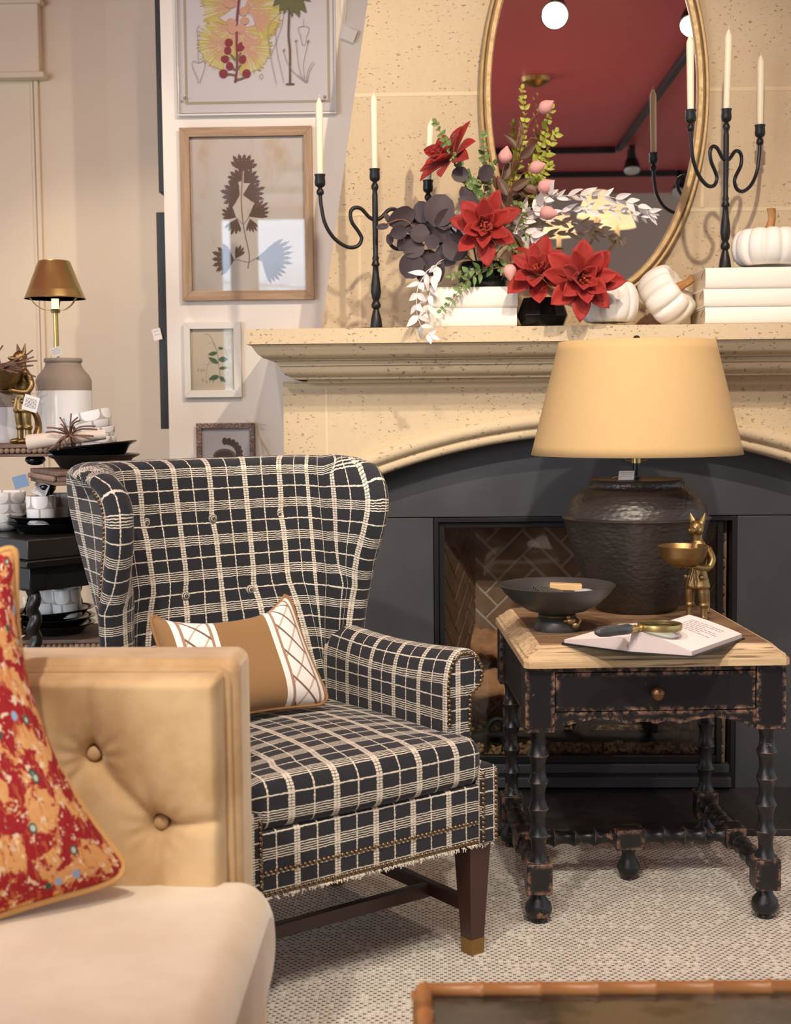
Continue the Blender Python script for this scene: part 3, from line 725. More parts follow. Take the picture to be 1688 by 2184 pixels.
tag(mb.build('ember_gravel', 'gravel', smooth=0), 'bed of tan gravel embers across the firebox floor', 'gravel', None, 'stuff')

# ------------------------------------------------------------------ ceiling lights seen in the mirror
def beam(name, label, x0, x1, y0, y1):
    tag(rbox(x0, x1, y0, y1, 3.155, 3.2).build(name, 'black_metal', bevel=0.004), label, 'track')
beam('ceiling_track', 'black lighting track running along the room beside the lit spots', 1.38, 1.42, -1.6, 2.7)
beam('ceiling_track', 'black lighting track crossing the ceiling nearest the mirror', -1.2, 1.38, -1.66, -1.62)
beam('ceiling_track', 'black lighting track crossing the ceiling farther from the mirror', -1.5, 3.2, -2.74, -2.70)
def spotlamp(p, tgt, lit, label):
    t = thing('track_spotlight', label, 'spotlight', p, 0, None)
    d = (Vector(tgt)-Vector(p)).normalized(); fm = frame((0, 0, 0), d.orthogonal(), d)
    mb = MB(); mb.lathe([(0.03, -0.16), (0.034, -0.10), (0.05, -0.07), (0.066, -0.005), (0.066, 0.0), (0.060, 0.0)], 24, fm); mb.build('housing', 'black_metal', t)
    mb = MB(); mb.lathe([(0.058, -0.002), (0.056, 0.014), (0.046, 0.030), (0.026, 0.041), (0.0001, 0.045)] if lit else [(0.06, -0.002), (0.056, 0.012), (0.03, 0.02), (0.0001, 0.02)], 24, fm); mb.build('lamp', 'lamp_hot' if lit else 'lamp_white', t)
    h = 3.2-p[2]; mb = MB(); mb.box(-0.02, 0.02, -0.02, 0.02, 0.05, h); mb.build('bracket', 'black_metal', t, bevel=0.003)
spotlamp(tuple(SPOTA - (Vector((0.15, 4.25, 1.75))-SPOTA).normalized()*0.06), (0.15, 4.25, 1.75), True, 'lit black ceiling spotlight aimed at the mantel flowers')
spotlamp(tuple(SPOTB - (Vector((0.95, 3.6, 0.5))-SPOTB).normalized()*0.06), (0.95, 3.6, 0.5), True, 'lit black ceiling spotlight on the long track')
spotlamp((1.50, -1.6, 3.02), (1.5, -1.3, 2.0), False, 'unlit spotlight with white lamp where the two tracks meet')
spotlamp((2.05, -2.72, 3.02), (1.8, -2.2, 2.2), False, 'unlit spotlight with white lamp on the farther cross track')
# chandelier
ch = thing('chandelier', 'brass chandelier with fabric shades, seen in the mirror', 'chandelier', (0.62, 0.55, 2.3))
mb = MB(); mb.lathe([(0.001, 0.845), (0.03, 0.85), (0.085, 0.875), (0.09, 0.90), (0.0001, 0.90)], 32); mb.build('ceiling_canopy', 'canopy', ch)
mb = MB()
for i in range(17):
    m = T(0, 0, 0.06+i*0.046) @ RZ(PI/2*(i % 2)); mb.tube([m @ Vector((0.013*math.cos(a), 0, 0.026*math.sin(a))) for a in [2*PI*k/12 for k in range(13)]], 0.003, 6, cap=False)
mb.build('chain', 'canopy', ch)
mb = MB(); mb.lathe([(0.001, -0.2), (0.02, -0.19), (0.035, -0.15), (0.02, -0.1), (0.012, 0.0), (0.02, 0.04), (0.006, 0.07), (0.0001, 0.07)], 24); mb.build('stem', 'old_brass', ch)
for k in range(6):
    a = 2*PI*k/6+0.89; m = RZ(a); R_ = 0.50
    arm = MB(); arm.tube([m @ v for v in crom([(0.02, 0, -0.14), (0.17, 0, -0.19), (0.38, 0, -0.16), (R_, 0, -0.05)])], 0.009, 8); arm.lathe([(0.001, -0.055), (0.035, -0.05), (0.038, -0.042), (0.0001, -0.042)], 20, m @ T(R_, 0, 0)); am = arm.build('arm', 'old_brass', ch)
    c_ = MB(); c_.lathe([(0.014, -0.045), (0.014, 0.055), (0.0001, 0.055)], 14, m @ T(R_, 0, 0)); c_.build('candle_sleeve', 'wax', am)
    s_ = MB(); P = [[(m @ T(R_, 0, 0)) @ Vector((r_*math.cos(2*PI*j/28), r_*math.sin(2*PI*j/28), z_)) for j in range(28)] for r_, z_ in ((0.112, 0.03), (0.058, 0.175))]
    s_.grid(P, closed=True); s_.build('lamp_shade', 'lit_shade', am, solid=0.003)
    bb = MB(); bb.sphere((0, 0, 0.08), 0.02, 12, 8, m @ T(R_, 0, 0)); bb.build('bulb', 'bulb', am)


# ------------------------------------------------------------------ wing chair
WA = math.radians(37.9)
wc = thing('wing_chair', 'charcoal and cream windowpane wing chair with nailhead trim on the rug', 'armchair', (-0.128, 2.86, 0), WA)
def interp(tab, x):
    if x <= tab[0][0]: return tab[0][1]
    for (a, b), (c, d) in zip(tab, tab[1:]):
        if x <= c: return b+(d-b)*(x-a)/(c-a)
    return tab[-1][1]
def smooth_tab(tab, x):       # Catmull-Rom through a table
    for i in range(len(tab)-1):
        if x <= tab[i+1][0] or i == len(tab)-2:
            p0 = tab[max(i-1, 0)][1]; p1 = tab[i][1]; p2 = tab[i+1][1]; p3 = tab[min(i+2, len(tab)-1)][1]
            t = max(0, min(1, (x-tab[i][0])/(tab[i+1][0]-tab[i][0])))
            return 0.5*((2*p1)+(p2-p0)*t+(2*p0-5*p1+4*p2-p3)*t*t+(3*p1-p0-3*p2+p3)*t**3)
TIP = [(0.30, 0.595), (0.60, 0.595), (0.70, 0.59), (0.80, 0.575), (0.90, 0.535), (0.97, 0.505), (1.03, 0.497), (1.06, 0.513), (1.085, 0.555), (1.10, 0.62)]
RIM = 0.034
BUTTONS = [(-0.185, 0.985), (0.0, 0.985), (0.195, 0.985), (-0.10, 0.80), (0.085, 0.80)]
def usec(z):
    yb = 0.628+0.19*(z-0.5); yf = smooth_tab(TIP, z); xb = 0.292+0.03*(z-0.3)/0.8; xt = xb+0.012+0.022*max(0, min(1, (z-0.6)/0.4)); rc = min(0.10, (yb-yf)*0.85)
    pts = []
    n1, n2, n3 = 12, 10, 26
    for i in range(n1): t = i/n1; pts.append((-(xt+(xb-xt)*t), yf+(yb-rc-yf)*t))
    for i in range(n2): a = PI/2*i/n2; pts.append((-(xb-rc)-rc*math.cos(a), yb-rc+rc*math.sin(a)))
    for i in range(n3+1): t = i/n3; pts.append((-(xb-rc)*(1-2*t), yb+0.012*(1-(2*t-1)**2)))
    return pts + [(-x, y) for x, y in pts[:n1+n2][::-1]]
ZL = [0.30+0.80*i/44 for i in range(45)]
mid = [[Vector((x, y, z)) for x, y in usec(z)] for z in ZL]
NS = len(mid[0]); NZ = len(mid)
def gnorm(i, j):
    a = mid[i][min(j+1, NS-1)]-mid[i][max(j-1, 0)]; b = mid[min(i+1, NZ-1)][j]-mid[max(i-1, 0)][j]
    n = a.cross(b).normalized()
    return n
nrm = [[gnorm(i, j) for j in range(NS)] for i in range(NZ)]
inside = nrm[20][NS//2].y < 0
sgn = 1 if inside else -1
nrm = [[n*sgn for n in r] for r in nrm]     # pointing to the sitter
uvg = []
for i in range(NZ):
    l = [0]
    for j in range(1, NS): l.append(l[-1]+(mid[i][j]-mid[i][j-1]).length)
    h = l[NS//2]; uvg.append([(q-h, ZL[i]*1.02) for q in l])
uref = [q[0] for q in uvg[37]]
uvg = [[(uref[j], q[1]) for j, q in enumerate(r)] for r in uvg]
def tuft(p):
    d = 0
    for bx_, bz in BUTTONS: d += 0.013*math.exp(-((p.x-bx_)**2+(p.z-bz)**2)/0.0009)
    return d
mb = MB()
inner = [[mid[i][j]+nrm[i][j]*(RIM-tuft(mid[i][j])*(1 if 20 < j < NS-20 else 0)) for j in range(NS)] for i in range(NZ)]
mb.grid(inner, uvg, flip=not inside)
bi = mb.build('inside_back', 'plaid', wc, smooth=60)
OYB = [(0.30, 0.625), (0.60, 0.640), (0.70, 0.650), (0.80, 0.690), (0.90, 0.745), (1.0, 0.795), (1.06, 0.812), (1.10, 0.812)]
def usec_out(z):
    yf = smooth_tab(TIP, z); yb = max(smooth_tab(OYB, z), yf+0.05); xb = 0.292+0.03*(z-0.3)/0.8+RIM+0.004; xt = 0.292+0.03*(z-0.3)/0.8+0.012+0.022*max(0, min(1, (z-0.6)/0.4))+RIM; rc = min(0.05, (yb-yf)*0.6)
    pts = []; n1, n2, n3 = 12, 10, 26
    for i in range(n1): t = i/n1; pts.append((-(xt+(xb-xt)*t), yf+(yb-rc-yf)*t))
    for i in range(n2): a = PI/2*i/n2; pts.append((-(xb-rc)-rc*math.cos(a), yb-rc+rc*math.sin(a)))
    for i in range(n3+1): t = i/n3; pts.append((-(xb-rc)*(1-2*t), yb))
    return pts + [(-x, y) for x, y in pts[:n1+n2][::-1]]
mb = MB(); outer = [[Vector((x, y, z)) for x, y in usec_out(z)] for z in ZL]
mb.grid(outer, uvg, flip=inside); mb.build('outside_back', 'plaid', wc, smooth=60)
path = [(i, 0) for i in range(NZ)]+[(NZ-1, j) for j in range(1, NS)]+[(i, NS-1) for i in range(NZ-2, -1, -1)]
rows = []; uvr = []; cum = 0; PP = [mid[i][j] for i, j in path]
for k, (i, j) in enumerate(path):
    t = (PP[min(k+2, len(PP)-1)]-PP[max(k-2, 0)]).normalized(); n = nrm[i][j]; o_ = t.cross(n).normalized()
    c = Vector((0, 0.62, 0.7)); 
    if k == 10 and o_.dot(PP[k]-Vector((PP[k].x, 0.7, PP[k].z))) < 0: sg = -1
    if k == 0: sg = 1 if t.cross(n).y < 0 else -1
    o_ *= sg
    r = []; ur = []; u0, v0 = uvg[i][j]
    for m_ in range(9):
        a = PI*m_/8; I_, O_ = mid[i][j]+n*RIM, outer[i][j]; r.append((I_+O_)/2+(I_-O_)/2*math.cos(a)+o_*RIM*math.sin(a))
        if j == 0 and k < NZ-1: ur.append((uvg[NZ-1][0][0]-RIM*a, v0))
        elif j == NS-1 and k > NZ: ur.append((uvg[NZ-1][NS-1][0]+RIM*a, v0))
        else: ur.append((u0, v0+RIM*a))
    rows.append(r); uvr.append(ur)
mb = MB(); mb.grid(rows, uvr, flip=(sg > 0)); mb.build('wing_roll', 'plaid', wc, smooth=60)
rimrows = rows
def nail_row(name, pts, nrmv, parent, r=0.0052, step=0.0112):
    mb = MB(); P = [Vector(p) for p in pts]; acc = 0; nxt = 0
    for i in range(len(P)-1):
        L = (P[i+1]-P[i]).length; 
        while nxt <= acc+L:
            p = P[i].lerp(P[i+1], (nxt-acc)/L if L else 0); n = nrmv[i] if isinstance(nrmv, list) else Vector(nrmv)
            fm = frame(p, Vector(n).orthogonal(), n); mb.lathe([(r, 0), (r*0.86, r*0.35), (r*0.5, r*0.62), (1e-5, r*0.72)], 9, fm); nxt += step
        acc += L
    return mb.build(name, 'bronze_nail', parent, smooth=70)
# trim along the outer edge of both wings
for jj, k_ in ((0, 0), (NS-1, -1)):
    pts = [outer[i][jj]+Vector((0, 0.006, 0)) for i in range(14, NZ-1)]; nn = [Vector((-1 if jj == 0 else 1, -0.1, 0)) for i in range(14, NZ-1)]; pts = [p+n_.normalized()*0.0005 for p, n_ in zip(pts, nn)]
    nail_row('nailhead_trim', pts, nn, wc)
for bx_, bz in BUTTONS:
    y = 0.628+0.19*(bz-0.5)+0.010-RIM+0.010
    mb = MB(); mb.lathe([(0.012, 0), (0.0115, 0.004), (0.007, 0.0075), (1e-5, 0.009)], 16, T(bx_, y, bz) @ RX(PI/2)); mb.build('button', 'plaid', wc, smooth=70)
# rolled loft: closed y-z (or x-z) profile swept along an axis with rounded ends
def rounded_rect(a, b, h0, h1, r, n=6):
    P = []
    for cx_, cz_, a0 in ((b-r, h1-r, 0), (a+r, h1-r, PI/2), (a+r, h0+r, PI), (b-r, h0+r, 3*PI/2)):
        for i in range(n+1): t = a0+PI/2*i/n; P.append((cx_+r*math.cos(t), cz_+r*math.sin(t)))
    return P
def cushion(mb, x0, x1, y0, y1, z0, z1, r, crown=0.0, nx=30, puff=0.0, sag=None):
    # profile in y-z starting at the back bottom; front is y0
    prof = []
    def seg(p, q, n):
        for i in range(n): prof.append((p[0]+(q[0]-p[0])*i/n, p[1]+(q[1]-p[1])*i/n))
    def arc(cy, cz, a0, a1, n=6):
        for i in range(n): a = a0+(a1-a0)*i/n; prof.append((cy+r*math.cos(a), cz+r*math.sin(a)))
    seg((y1-r, z1), (y0+r, z1), 14); arc(y0+r, z1-r, PI/2, PI); seg((y0, z1-r), (y0, z0+r), 4); arc(y0+r, z0+r, PI, 3*PI/2); seg((y0+r, z0), (y1-r, z0), 8); arc(y1-r, z0+r, -PI/2, 0); seg((y1, z0+r), (y1, z1-r), 4); arc(y1-r, z1-r, 0, PI/2)
    prof.append(prof[0]); cyy, czz = (y0+y1)/2, (z0+z1)/2; l = [0]
    for a, b in zip(prof, prof[1:]): l.append(l[-1]+math.hypot(b[0]-a[0], b[1]-a[1]))
    xs = []
    for i in range(6): xs.append((x0+r*(1-math.cos(PI/2*i/6)), r*(1-math.sin(PI/2*i/6))))
    for i in range(nx+1): xs.append((x0+r+(x1-x0-2*r)*i/nx, 0))
    for i in range(1, 7): xs.append((x1-r+r*math.sin(PI/2*i/6), r*(1-math.cos(PI/2*i/6))))
    rows = []; uv = []
    for x, ins_ in xs:
        row = []; ur = []
        for (y, z), ll in zip(prof, l):
            fy = 1-ins_/((y1-y0)/2); fz = 1-ins_/((z1-z0)/2); yy = cyy+(y-cyy)*fy; zz = czz+(z-czz)*fz; xx = x
            tx = (x-x0)/(x1-x0); ty = (yy-y0)/(y1-y0)
            if z > czz: zz += crown*(math.sin(PI*max(0, min(1, tx)))**0.7)*(math.sin(PI*max(0, min(1, ty)))**0.7)*(z-czz)/(z1-czz)
            yy -= puff*math.sin(PI*max(0, min(1, tx)))*(1-ty)**3
            q = Vector((xx, yy, zz)); row.append(sag(q) if sag else q); ur.append((x, ll))
        rows.append(row); uv.append(ur)
    mb.grid(rows, uv); mb.add(rows[0][:-1], [tuple(range(len(prof)-1))[::-1]], uv[0][:-1]); mb.add(rows[-1][:-1], [tuple(range(len(prof)-1))], uv[-1][:-1])
    return mb
# seat rail
mb = MB(); cushion(mb, -0.318, 0.318, 0.003, 0.655, 0.266, 0.404, 0.008); mb.build('seat_rail', 'plaid', wc, smooth=50)
def tee(q):
    f = 1.0+0.085*max(0, min(1, (0.105-q.y)/0.03)); q = q.copy(); q.x *= f; return q
mb = MB(); cushion(mb, -0.281, 0.281, 0.0, 0.575, 0.402, 0.508, 0.032, 0.030, 40, 0.012, tee); mb.build('seat_cushion', 'plaid', wc, smooth=60)
# piping seams of the cushion
# arms
ARM = [(0.268, 0.38), (0.266, 0.50), (0.266, 0.60), (0.270, 0.645), (0.282, 0.678), (0.304, 0.698), (0.330, 0.700), (0.355, 0.688), (0.372, 0.664), (0.376, 0.636), (0.368, 0.612), (0.352, 0.600), (0.340, 0.590), (0.336, 0.560), (0.335, 0.45), (0.335, 0.266)]
for sg_ in (1, -1):
    pr = [Vector((p[0], p[1], 0)) for p in ARM]; sm = crom(pr, 4); l = [0]
    for a, b in zip(sm, sm[1:]): l.append(l[-1]+(b-a).length)
    ys = [0.092, 0.094, 0.10, 0.115]+[0.115+0.5*i/16 for i in range(1, 17)]; ins_ = [0.010, 0.004, 0.001, 0]+[0]*16
    cxm, czm = 0.318, 0.60
    rows = [[Vector((sg_*(cxm+(p.x-cxm)*(1-e*6)), y, min(p.y, 9)+(0 if p.y < 0.6 else -(p.y-0.6)*e*3)+0.012*math.sin(PI*max(0, min(1, (y-0.1)/0.5)))*(1 if p.y > 0.62 else 0)*-1)) for p in sm] for y, e in zip(ys, ins_)]
    uv = [[(y*1.0, 1.2-q) for q in l] for y in ys]
    mb = MB(); mb.grid(rows, uv, flip=(sg_ < 0)); a_ = mb.build('arm', 'plaid', wc, smooth=60)
    mb = MB(); f = rows[0]; mb.add(f, [tuple(range(len(f))) if sg_ > 0 else tuple(range(len(f)))[::-1]], [(p.x, p.z) for p in f]); mb.build('arm_front', 'plaid', a_, smooth=0)
    n0 = [p+Vector((0, -0.002, 0)) for p in f]; c_ = Vector((sg_*0.318, 0.09, 0.6))
    inner_path = [Vector((p.x*0.985+c_.x*0.015+(-sg_*-0.004 if p.z < 0.6 and abs(p.x) < 0.3 else 0), p.y, p.z-(0.008 if p.z > 0.66 else 0))) for p in n0 if p.z > 0.50]
    nail_row('nailhead_trim', inner_path, (0, -1, 0), a_)
    # rail end stiles at the front corners
    mb = MB(); P = []
    for i in range(11): t = PI*i/10; P.append((sg_*0.312+0.026*math.cos(t), 0.428+0.022*math.sin(t)))
    P = [(sg_*0.312+0.026, 0.266)]+P+[(sg_*0.312-0.026, 0.266)]
    mb.prism([(p[0], p[1]) for p in P], -0.0, 0.09, Matrix(((1, 0, 0, 0), (0, 0, 1, -0.006), (0, 1, 0, 0), (0, 0, 0, 1)))); mb.U = [(v.x-sg_*v.y+0.02, v.z) for v in mb.V]
    st = mb.build('front_stile', 'plaid', wc, smooth=40, bevel=0.004)
    for q in (-0.019, 0.019): nail_row('nailhead_trim', [(sg_*0.312+q, -0.0065, 0.272), (sg_*0.312+q, -0.0065, 0.430)], (0, -1, 0), st)
nail_row('nailhead_trim', [(-0.288, 0.0025, 0.274), (0.288, 0.0025, 0.274)], (0, -1, 0), wc, 0.0055, 0.0118)
nail_row('nailhead_trim', [(-0.288, 0.0025, 0.318), (0.288, 0.0025, 0.318)], (0, -1, 0), wc, 0.0055, 0.0118)
# ravelled fringe under the rail
rnd = random.Random(3); mb = MB()
for i in range(300):
    x = rnd.uniform(-0.335, 0.335); L = rnd.uniform(0.002, 0.011)*rnd.random()**0.5; dx = rnd.uniform(-.006, .006)
    mb.tube([(x, 0.0, 0.268), (x+dx*0.5, -0.003, 0.268-L*0.5), (x+dx, -0.004, 0.268-L)], 0.0009, 4)
tag(mb.build('ravelled_fringe', simple('raw_cream_thread', (214, 204, 186), 0.9), wc), None, None, None, 'stuff')
# legs and stretchers
for sx, sy in ((1, 0), (-1, 0), (1, 1), (-1, 1)):
    mb = MB(); cx_, cy_ = sx*0.295, (0.038 if sy == 0 else 0.60)
    def sq(z, h, ox=0): return [Vector((cx_+ox+a*h, cy_+b*h+(0.05*(0.266-z) if sy else 0), z)) for a, b in ((-1, -1), (1, -1), (1, 1), (-1, 1))]
    lv = [sq(0.266, 0.031), sq(0.036, 0.0195)]
    mb.grid(lv, closed=True, flip=True); mb.add(lv[0], [(0, 1, 2, 3)]); lg = mb.build('leg', 'walnut', wc, smooth=0, bevel=0.0015)
    mb = MB(); lv = [sq(0.038, 0.0205), sq(0.0, 0.0185)]; mb.grid(lv, closed=True, flip=True); mb.add(lv[0], [(0, 1, 2, 3)]); mb.add(lv[1], [(3, 2, 1, 0)]); mb.build('brass_cap', 'brass_cap', lg, smooth=0, bevel=0.0008)
for sx in (1, -1):
    mb = MB(); mb.box(sx*0.295-0.011, sx*0.295+0.011, 0.055, 0.59, 0.092, 0.124); mb.build('stretcher', 'walnut', wc, bevel=0.002)
mb = MB(); mb.box(-0.285, 0.285, 0.185, 0.207, 0.090, 0.122); mb.build('stretcher', 'walnut', wc, bevel=0.002)

# ------------------------------------------------------------------ cushions made of four corners
def throw_pillow(mb, c00, c10, c11, c01, thick, n=26, pinch=0.06, pv=None):
    pv = pinch if pv is None else pv
    A, B, C_, D = map(Vector, (c00, c10, c11, c01)); nr = (B-A).cross(D-A).normalized(); sides = []
    for sgn_ in (1, -1):
        rows = []; uv = []
        for i in range(n+1):
            r = []; ur = []
            for j in range(n+1):
                u, v = i/n, j/n; su, sv = 2*u-1, 2*v-1
                u2 = u-pinch*su*(1-sv*sv)*abs(su)**2*0.9; v2 = v-pv*sv*(1-su*su)*abs(sv)**2*0.9*(1 if sv > 0 else 0.25)
                cr = 0.055*(abs(su)**7)*(abs(sv)**7); u2 -= cr*su; v2 -= cr*sv
                p = (A*(1-u2)+B*u2)*(1-v2)+(D*(1-u2)+C_*u2)*v2
                h = thick*((1-su**4)*(1-sv**4))**0.75
                r.append(p+nr*h*sgn_); ur.append((u, v))
            rows.append(r); uv.append(ur)
        mb.grid(rows, uv, flip=(sgn_ < 0)); sides.append(rows)
    R = sides[0]; loop = [R[i][0] for i in range(n+1)]+[R[n][j] for j in range(1, n+1)]+[R[i][n] for i in range(n-1, -1, -1)]+[R[0][j] for j in range(n-1, 0, -1)]
    return loop
R37 = Matrix.Rotation(WA, 4, 'Z'); WM = T(-0.128, 2.86, 0) @ R37; WMI = WM.inverted()
def on_local(px, py, y):      # point on the chair's own plane of depth y
    c = WMI @ EYEV; d = WMI.to_3x3() @ ray(px, py); return WM @ (c+d*((y-c.y)/d.y))
lp = thing('lumbar_pillow', 'camel lumbar pillow with white lattice bands leaning in the wing chair', 'pillow', tuple(on_local(540, 1510, 0.36)))
mb = MB(); lo = throw_pillow(mb, on_local(366, 1568, 0.375), on_local(716, 1506, 0.37), on_local(618, 1254, 0.51), on_local(308, 1302, 0.52), 0.055, 28, 0.05, 0.30)
mb.build('cover', 'camel', lp, world=True, smooth=80, merge=True)
mb = MB(); mb.tube(lo+[lo[0]], 0.0042, 8, cap=False); mb.build('piping', 'camel_piping', lp, world=True)

# ------------------------------------------------------------------ side table
TA = math.radians(3.2)
tb = thing('side_table', 'distressed black side table with turned legs and pale oak top', 'side table', (0.512, 3.565, 0), TA)
def ring8(hx, hy, c, z): return [Vector(p+(z,)) for p in ((-hx+c, -hy), (hx-c, -hy), (hx, -hy+c), (hx, hy-c), (hx-c, hy), (-hx+c, hy), (-hx, hy-c), (-hx, -hy+c))]
HX, HY = 0.320, 0.345
mb = MB(); lv = [(0.0, 0.638), (0.0, 0.655), (0.006, 0.658), (0.008, 0.664), (0.016, 0.668), (0.036, 0.686), (0.085, 0.6875)]
rows = [ring8(HX-o_, HY-o_, 0.012 if o_ < 0.03 else 0.010, z) for o_, z in lv]; mb.grid(rows, closed=True, flip=False)
mb.add(rows[0], [tuple(range(8))[::-1]]); mb.add(rows[-1], [tuple(range(8))])
top = mb.build('tabletop', 'pale_oak', tb, smooth=20, bevel=0.0012)
mb = MB(); mb.box(-HX+0.045, HX-0.045, -HY+0.045, HY-0.045, 0.685, 0.689); tp = mb.build('top_panel', 'brown_oak', tb, bevel=0.0008)
TT = 0.689
LX, LY = 0.280, 0.290
def turned(z0, z1, nseg, rmin, rmax):
    P = []; h = (z1-z0)/nseg
    for i in range(nseg):
        for k in range(8):
            t = k/8; e = abs(2*t-1)**2.4; P.append((rmin+(rmax-rmin)*e, z0+h*(i+t)))
    P.append((rmax, z1)); return P
for sx in (-1, 1):
    for sy in (-1, 1):
        M0 = T(sx*LX, sy*LY, 0); mb = MB(); mb.M = M0
        b = 0.036
        mb.lathe(turned(0.152, 0.482, 5, 0.0175, 0.0262), 24)
        lg = mb.build('leg', 'distressed_turned', tb, smooth=40)
        mb = MB(); mb.M = M0; mb.box(-b, b, -b, b, 0.478, 0.637); mb.build('corner_block', 'distressed', lg, bevel=0.002)
        mb = MB(); mb.M = M0; mb.box(-0.031, 0.031, -0.031, 0.031, 0.075, 0.152); mb.build('lower_block', 'distressed', lg, bevel=0.003)
        mb = MB(); mb.M = M0; mb.lathe([(0.016, 0.075), (0.018, 0.068), (0.020, 0.060), (0.031, 0.046), (0.034, 0.032), (0.030, 0.018), (0.019, 0.012), (0.016, 0.008), (0.018, 0.004), (0.018, 0.0)], 28); mb.build('bun_foot', 'distressed_turned', lg, smooth=50)
bf = 0.036
# side and back aprons, front rails, drawer, scalloped skirt
for sx in (-1, 1): rbox(sx*LX-0.022, sx*LX+0.022, -LY+bf, LY-bf, 0.49, 0.637).build('apron', 'distressed', tb, bevel=0.002)
rbox(-LX+bf, LX-bf, LY-0.022, LY+0.022, 0.49, 0.637).build('apron', 'distressed', tb, bevel=0.002)
rbox(-LX+bf, LX-bf, -LY-0.030, -LY+0.0, 0.624, 0.637).build('drawer_rail', 'distressed', tb)
mb = MB(); n = 60; bot = []
for i in range(n+1):
    t = -1+2*i/n; a = abs(t)
    z = 0.500-0.010*(1 if a > 0.9 else 0) + (0.007*math.sin(PI*min(1, a/0.25)) if a < 0.25 else (0.014*math.sin(PI*(a-0.25)/0.62) if a < 0.87 else 0)) - 0.006
    bot.append((t*(LX-bf), z))
poly = bot+[(LX-bf, 0.526), (-LX+bf, 0.526)]
mb.prism(poly, 0, 0.018, Matrix(((1, 0, 0, 0), (0, 0, 1, -LY-0.030), (0, 1, 0, 0), (0, 0, 0, 1)))); mb.build('scalloped_skirt', 'distressed', tb, smooth=20)
dr = rbox(-LX+bf+0.002, LX-bf-0.002, -LY-0.032, -LY+0.02, 0.528, 0.622).build('drawer', 'distressed', tb, bevel=0.002)
mb = MB(); mb.lathe([(0.006, 0), (0.0065, 0.010), (0.012, 0.014), (0.0165, 0.021), (0.0165, 0.027), (0.011, 0.033), (1e-5, 0.036)], 24, T(0, -LY-0.032, 0.573) @ RX(PI/2)); mb.build('knob', simple('dark_bronze_knob', (110, 78, 50), 0.35, 0.7, var=0.2, vscale=60), dr, smooth=60)
# H stretcher in bamboo turning with a block and foot in the middle
def bam(mb, p, q, nseg, rmin, rmax):
    P, Q = Vector(p), Vector(q); L = (Q-P).length; pr = turned(0, L, nseg, rmin, rmax); fm = Matrix.Translation(P) @ (Q-P).to_track_quat('Z', 'Y').to_matrix().to_4x4(); mb.lathe(pr, 20, fm)
SZ = 0.135
for sx in (-1, 1):
    mb = MB(); bam(mb, (sx*LX, -LY+0.03, 0.115), (sx*LX, -0.03, 0.115), 4, 0.0165, 0.025); s_ = mb.build('stretcher', 'distressed_turned', tb, smooth=40)
    mb = MB(); bam(mb, (sx*LX, 0.03, 0.115), (sx*LX, LY-0.03, 0.115), 4, 0.0165, 0.025); mb.build('stretcher', 'distressed_turned', tb, smooth=40)
    rbox(sx*LX-0.027, sx*LX+0.027, -0.038, 0.038, 0.086, 0.142).build('stretcher_block', 'distressed', tb, bevel=0.003)
    mb = MB(); bam(mb, (sx*0.255, 0, 0.115), (sx*0.038, 0, 0.115), 4, 0.0165, 0.025); mb.build('stretcher', 'distressed_turned', tb, smooth=40)
rbox(-0.038, 0.038, -0.03, 0.03, 0.085, 0.140).build('stretcher_block', 'distressed', tb, bevel=0.003)
mb = MB(); mb.lathe([(0.024, 0.086), (0.019, 0.078), (0.017, 0.068), (0.022, 0.052), (0.030, 0.038), (0.031, 0.028), (0.024, 0.012), (0.017, 0.007), (0.018, 0.0)], 26); mb.build('centre_foot', 'distressed_turned', tb, smooth=50)

# ------------------------------------------------------------------ things on the side table
lc = atz(1357, 1290, TT); lampx, lampy = at(1357, 1100, 3.80).x, 3.80
tl = thing('table_lamp', 'large hammered black urn lamp with mustard drum shade on the side table', 'lamp', (lampx, lampy, TT))
def zt_(py, Y=lampy): return at(1357, py, Y).z-TT
sc_ = lampy/FPX
seam, rim = zt_(1103), zt_(1022)
prof = [(0.0001, 0.0), (0.100, 0.0), (0.108, 0.008), (0.122, 0.03), (0.146, 0.085), (0.170, 0.15), (0.188, 0.205), (0.199, seam-0.012), (0.203, seam-0.003), (0.206, seam), (0.203, seam+0.003), (0.198, seam+0.006), (0.192, seam+0.03), (0.176, seam+0.056), (0.150, seam+0.078), (0.137, seam+0.083), (0.133, seam+0.087), (0.132, rim-0.008), (0.134, rim-0.003), (0.131, rim+0.001), (0.0001, rim+0.002)]
mb = MB(); mb.lathe(prof, 96, None, 1.0); mb.build('urn_body', 'hammered', tl, smooth=40)
sh0, sh1 = zt_(969), zt_(729)
mb = MB(); mb.lathe([(0.011, rim), (0.011, rim+0.045), (0.0001, rim+0.046)], 16); mb.lathe([(0.016, rim+0.001), (0.016, rim+0.004), (0.0001, rim+0.004)], 16); mb.build('neck', 'black_metal', tl)
mb = MB(); mb.lathe([(0.013, rim+0.045), (0.014, rim+0.075), (0.012, rim+0.10), (0.0001, rim+0.10)], 16); mb.build('socket', 'brass', tl)
mb = MB(); mb.tube(crom([(0.022, 0, rim+0.052), (0.03, 0, rim+0.06), (0.05, 0, rim+0.14), (0.045, 0, sh1-0.06), (0, 0, sh1-0.008), (-0.045, 0, sh1-0.06), (-0.05, 0, rim+0.14), (-0.03, 0, rim+0.06), (-0.022, 0, rim+0.052), (0.0, 0, rim+0.048), (0.022, 0, rim+0.052)]), 0.0016, 6); mb.build('harp', 'brass', tl)
mb = MB(); P = []; UV = []
for i in range(13):
    t = i/12; r = 0.290+(0.213-0.290)*t; P.append([(r*math.cos(2*PI*j/96), r*math.sin(2*PI*j/96), sh0+(sh1-sh0)*t) for j in range(96)])
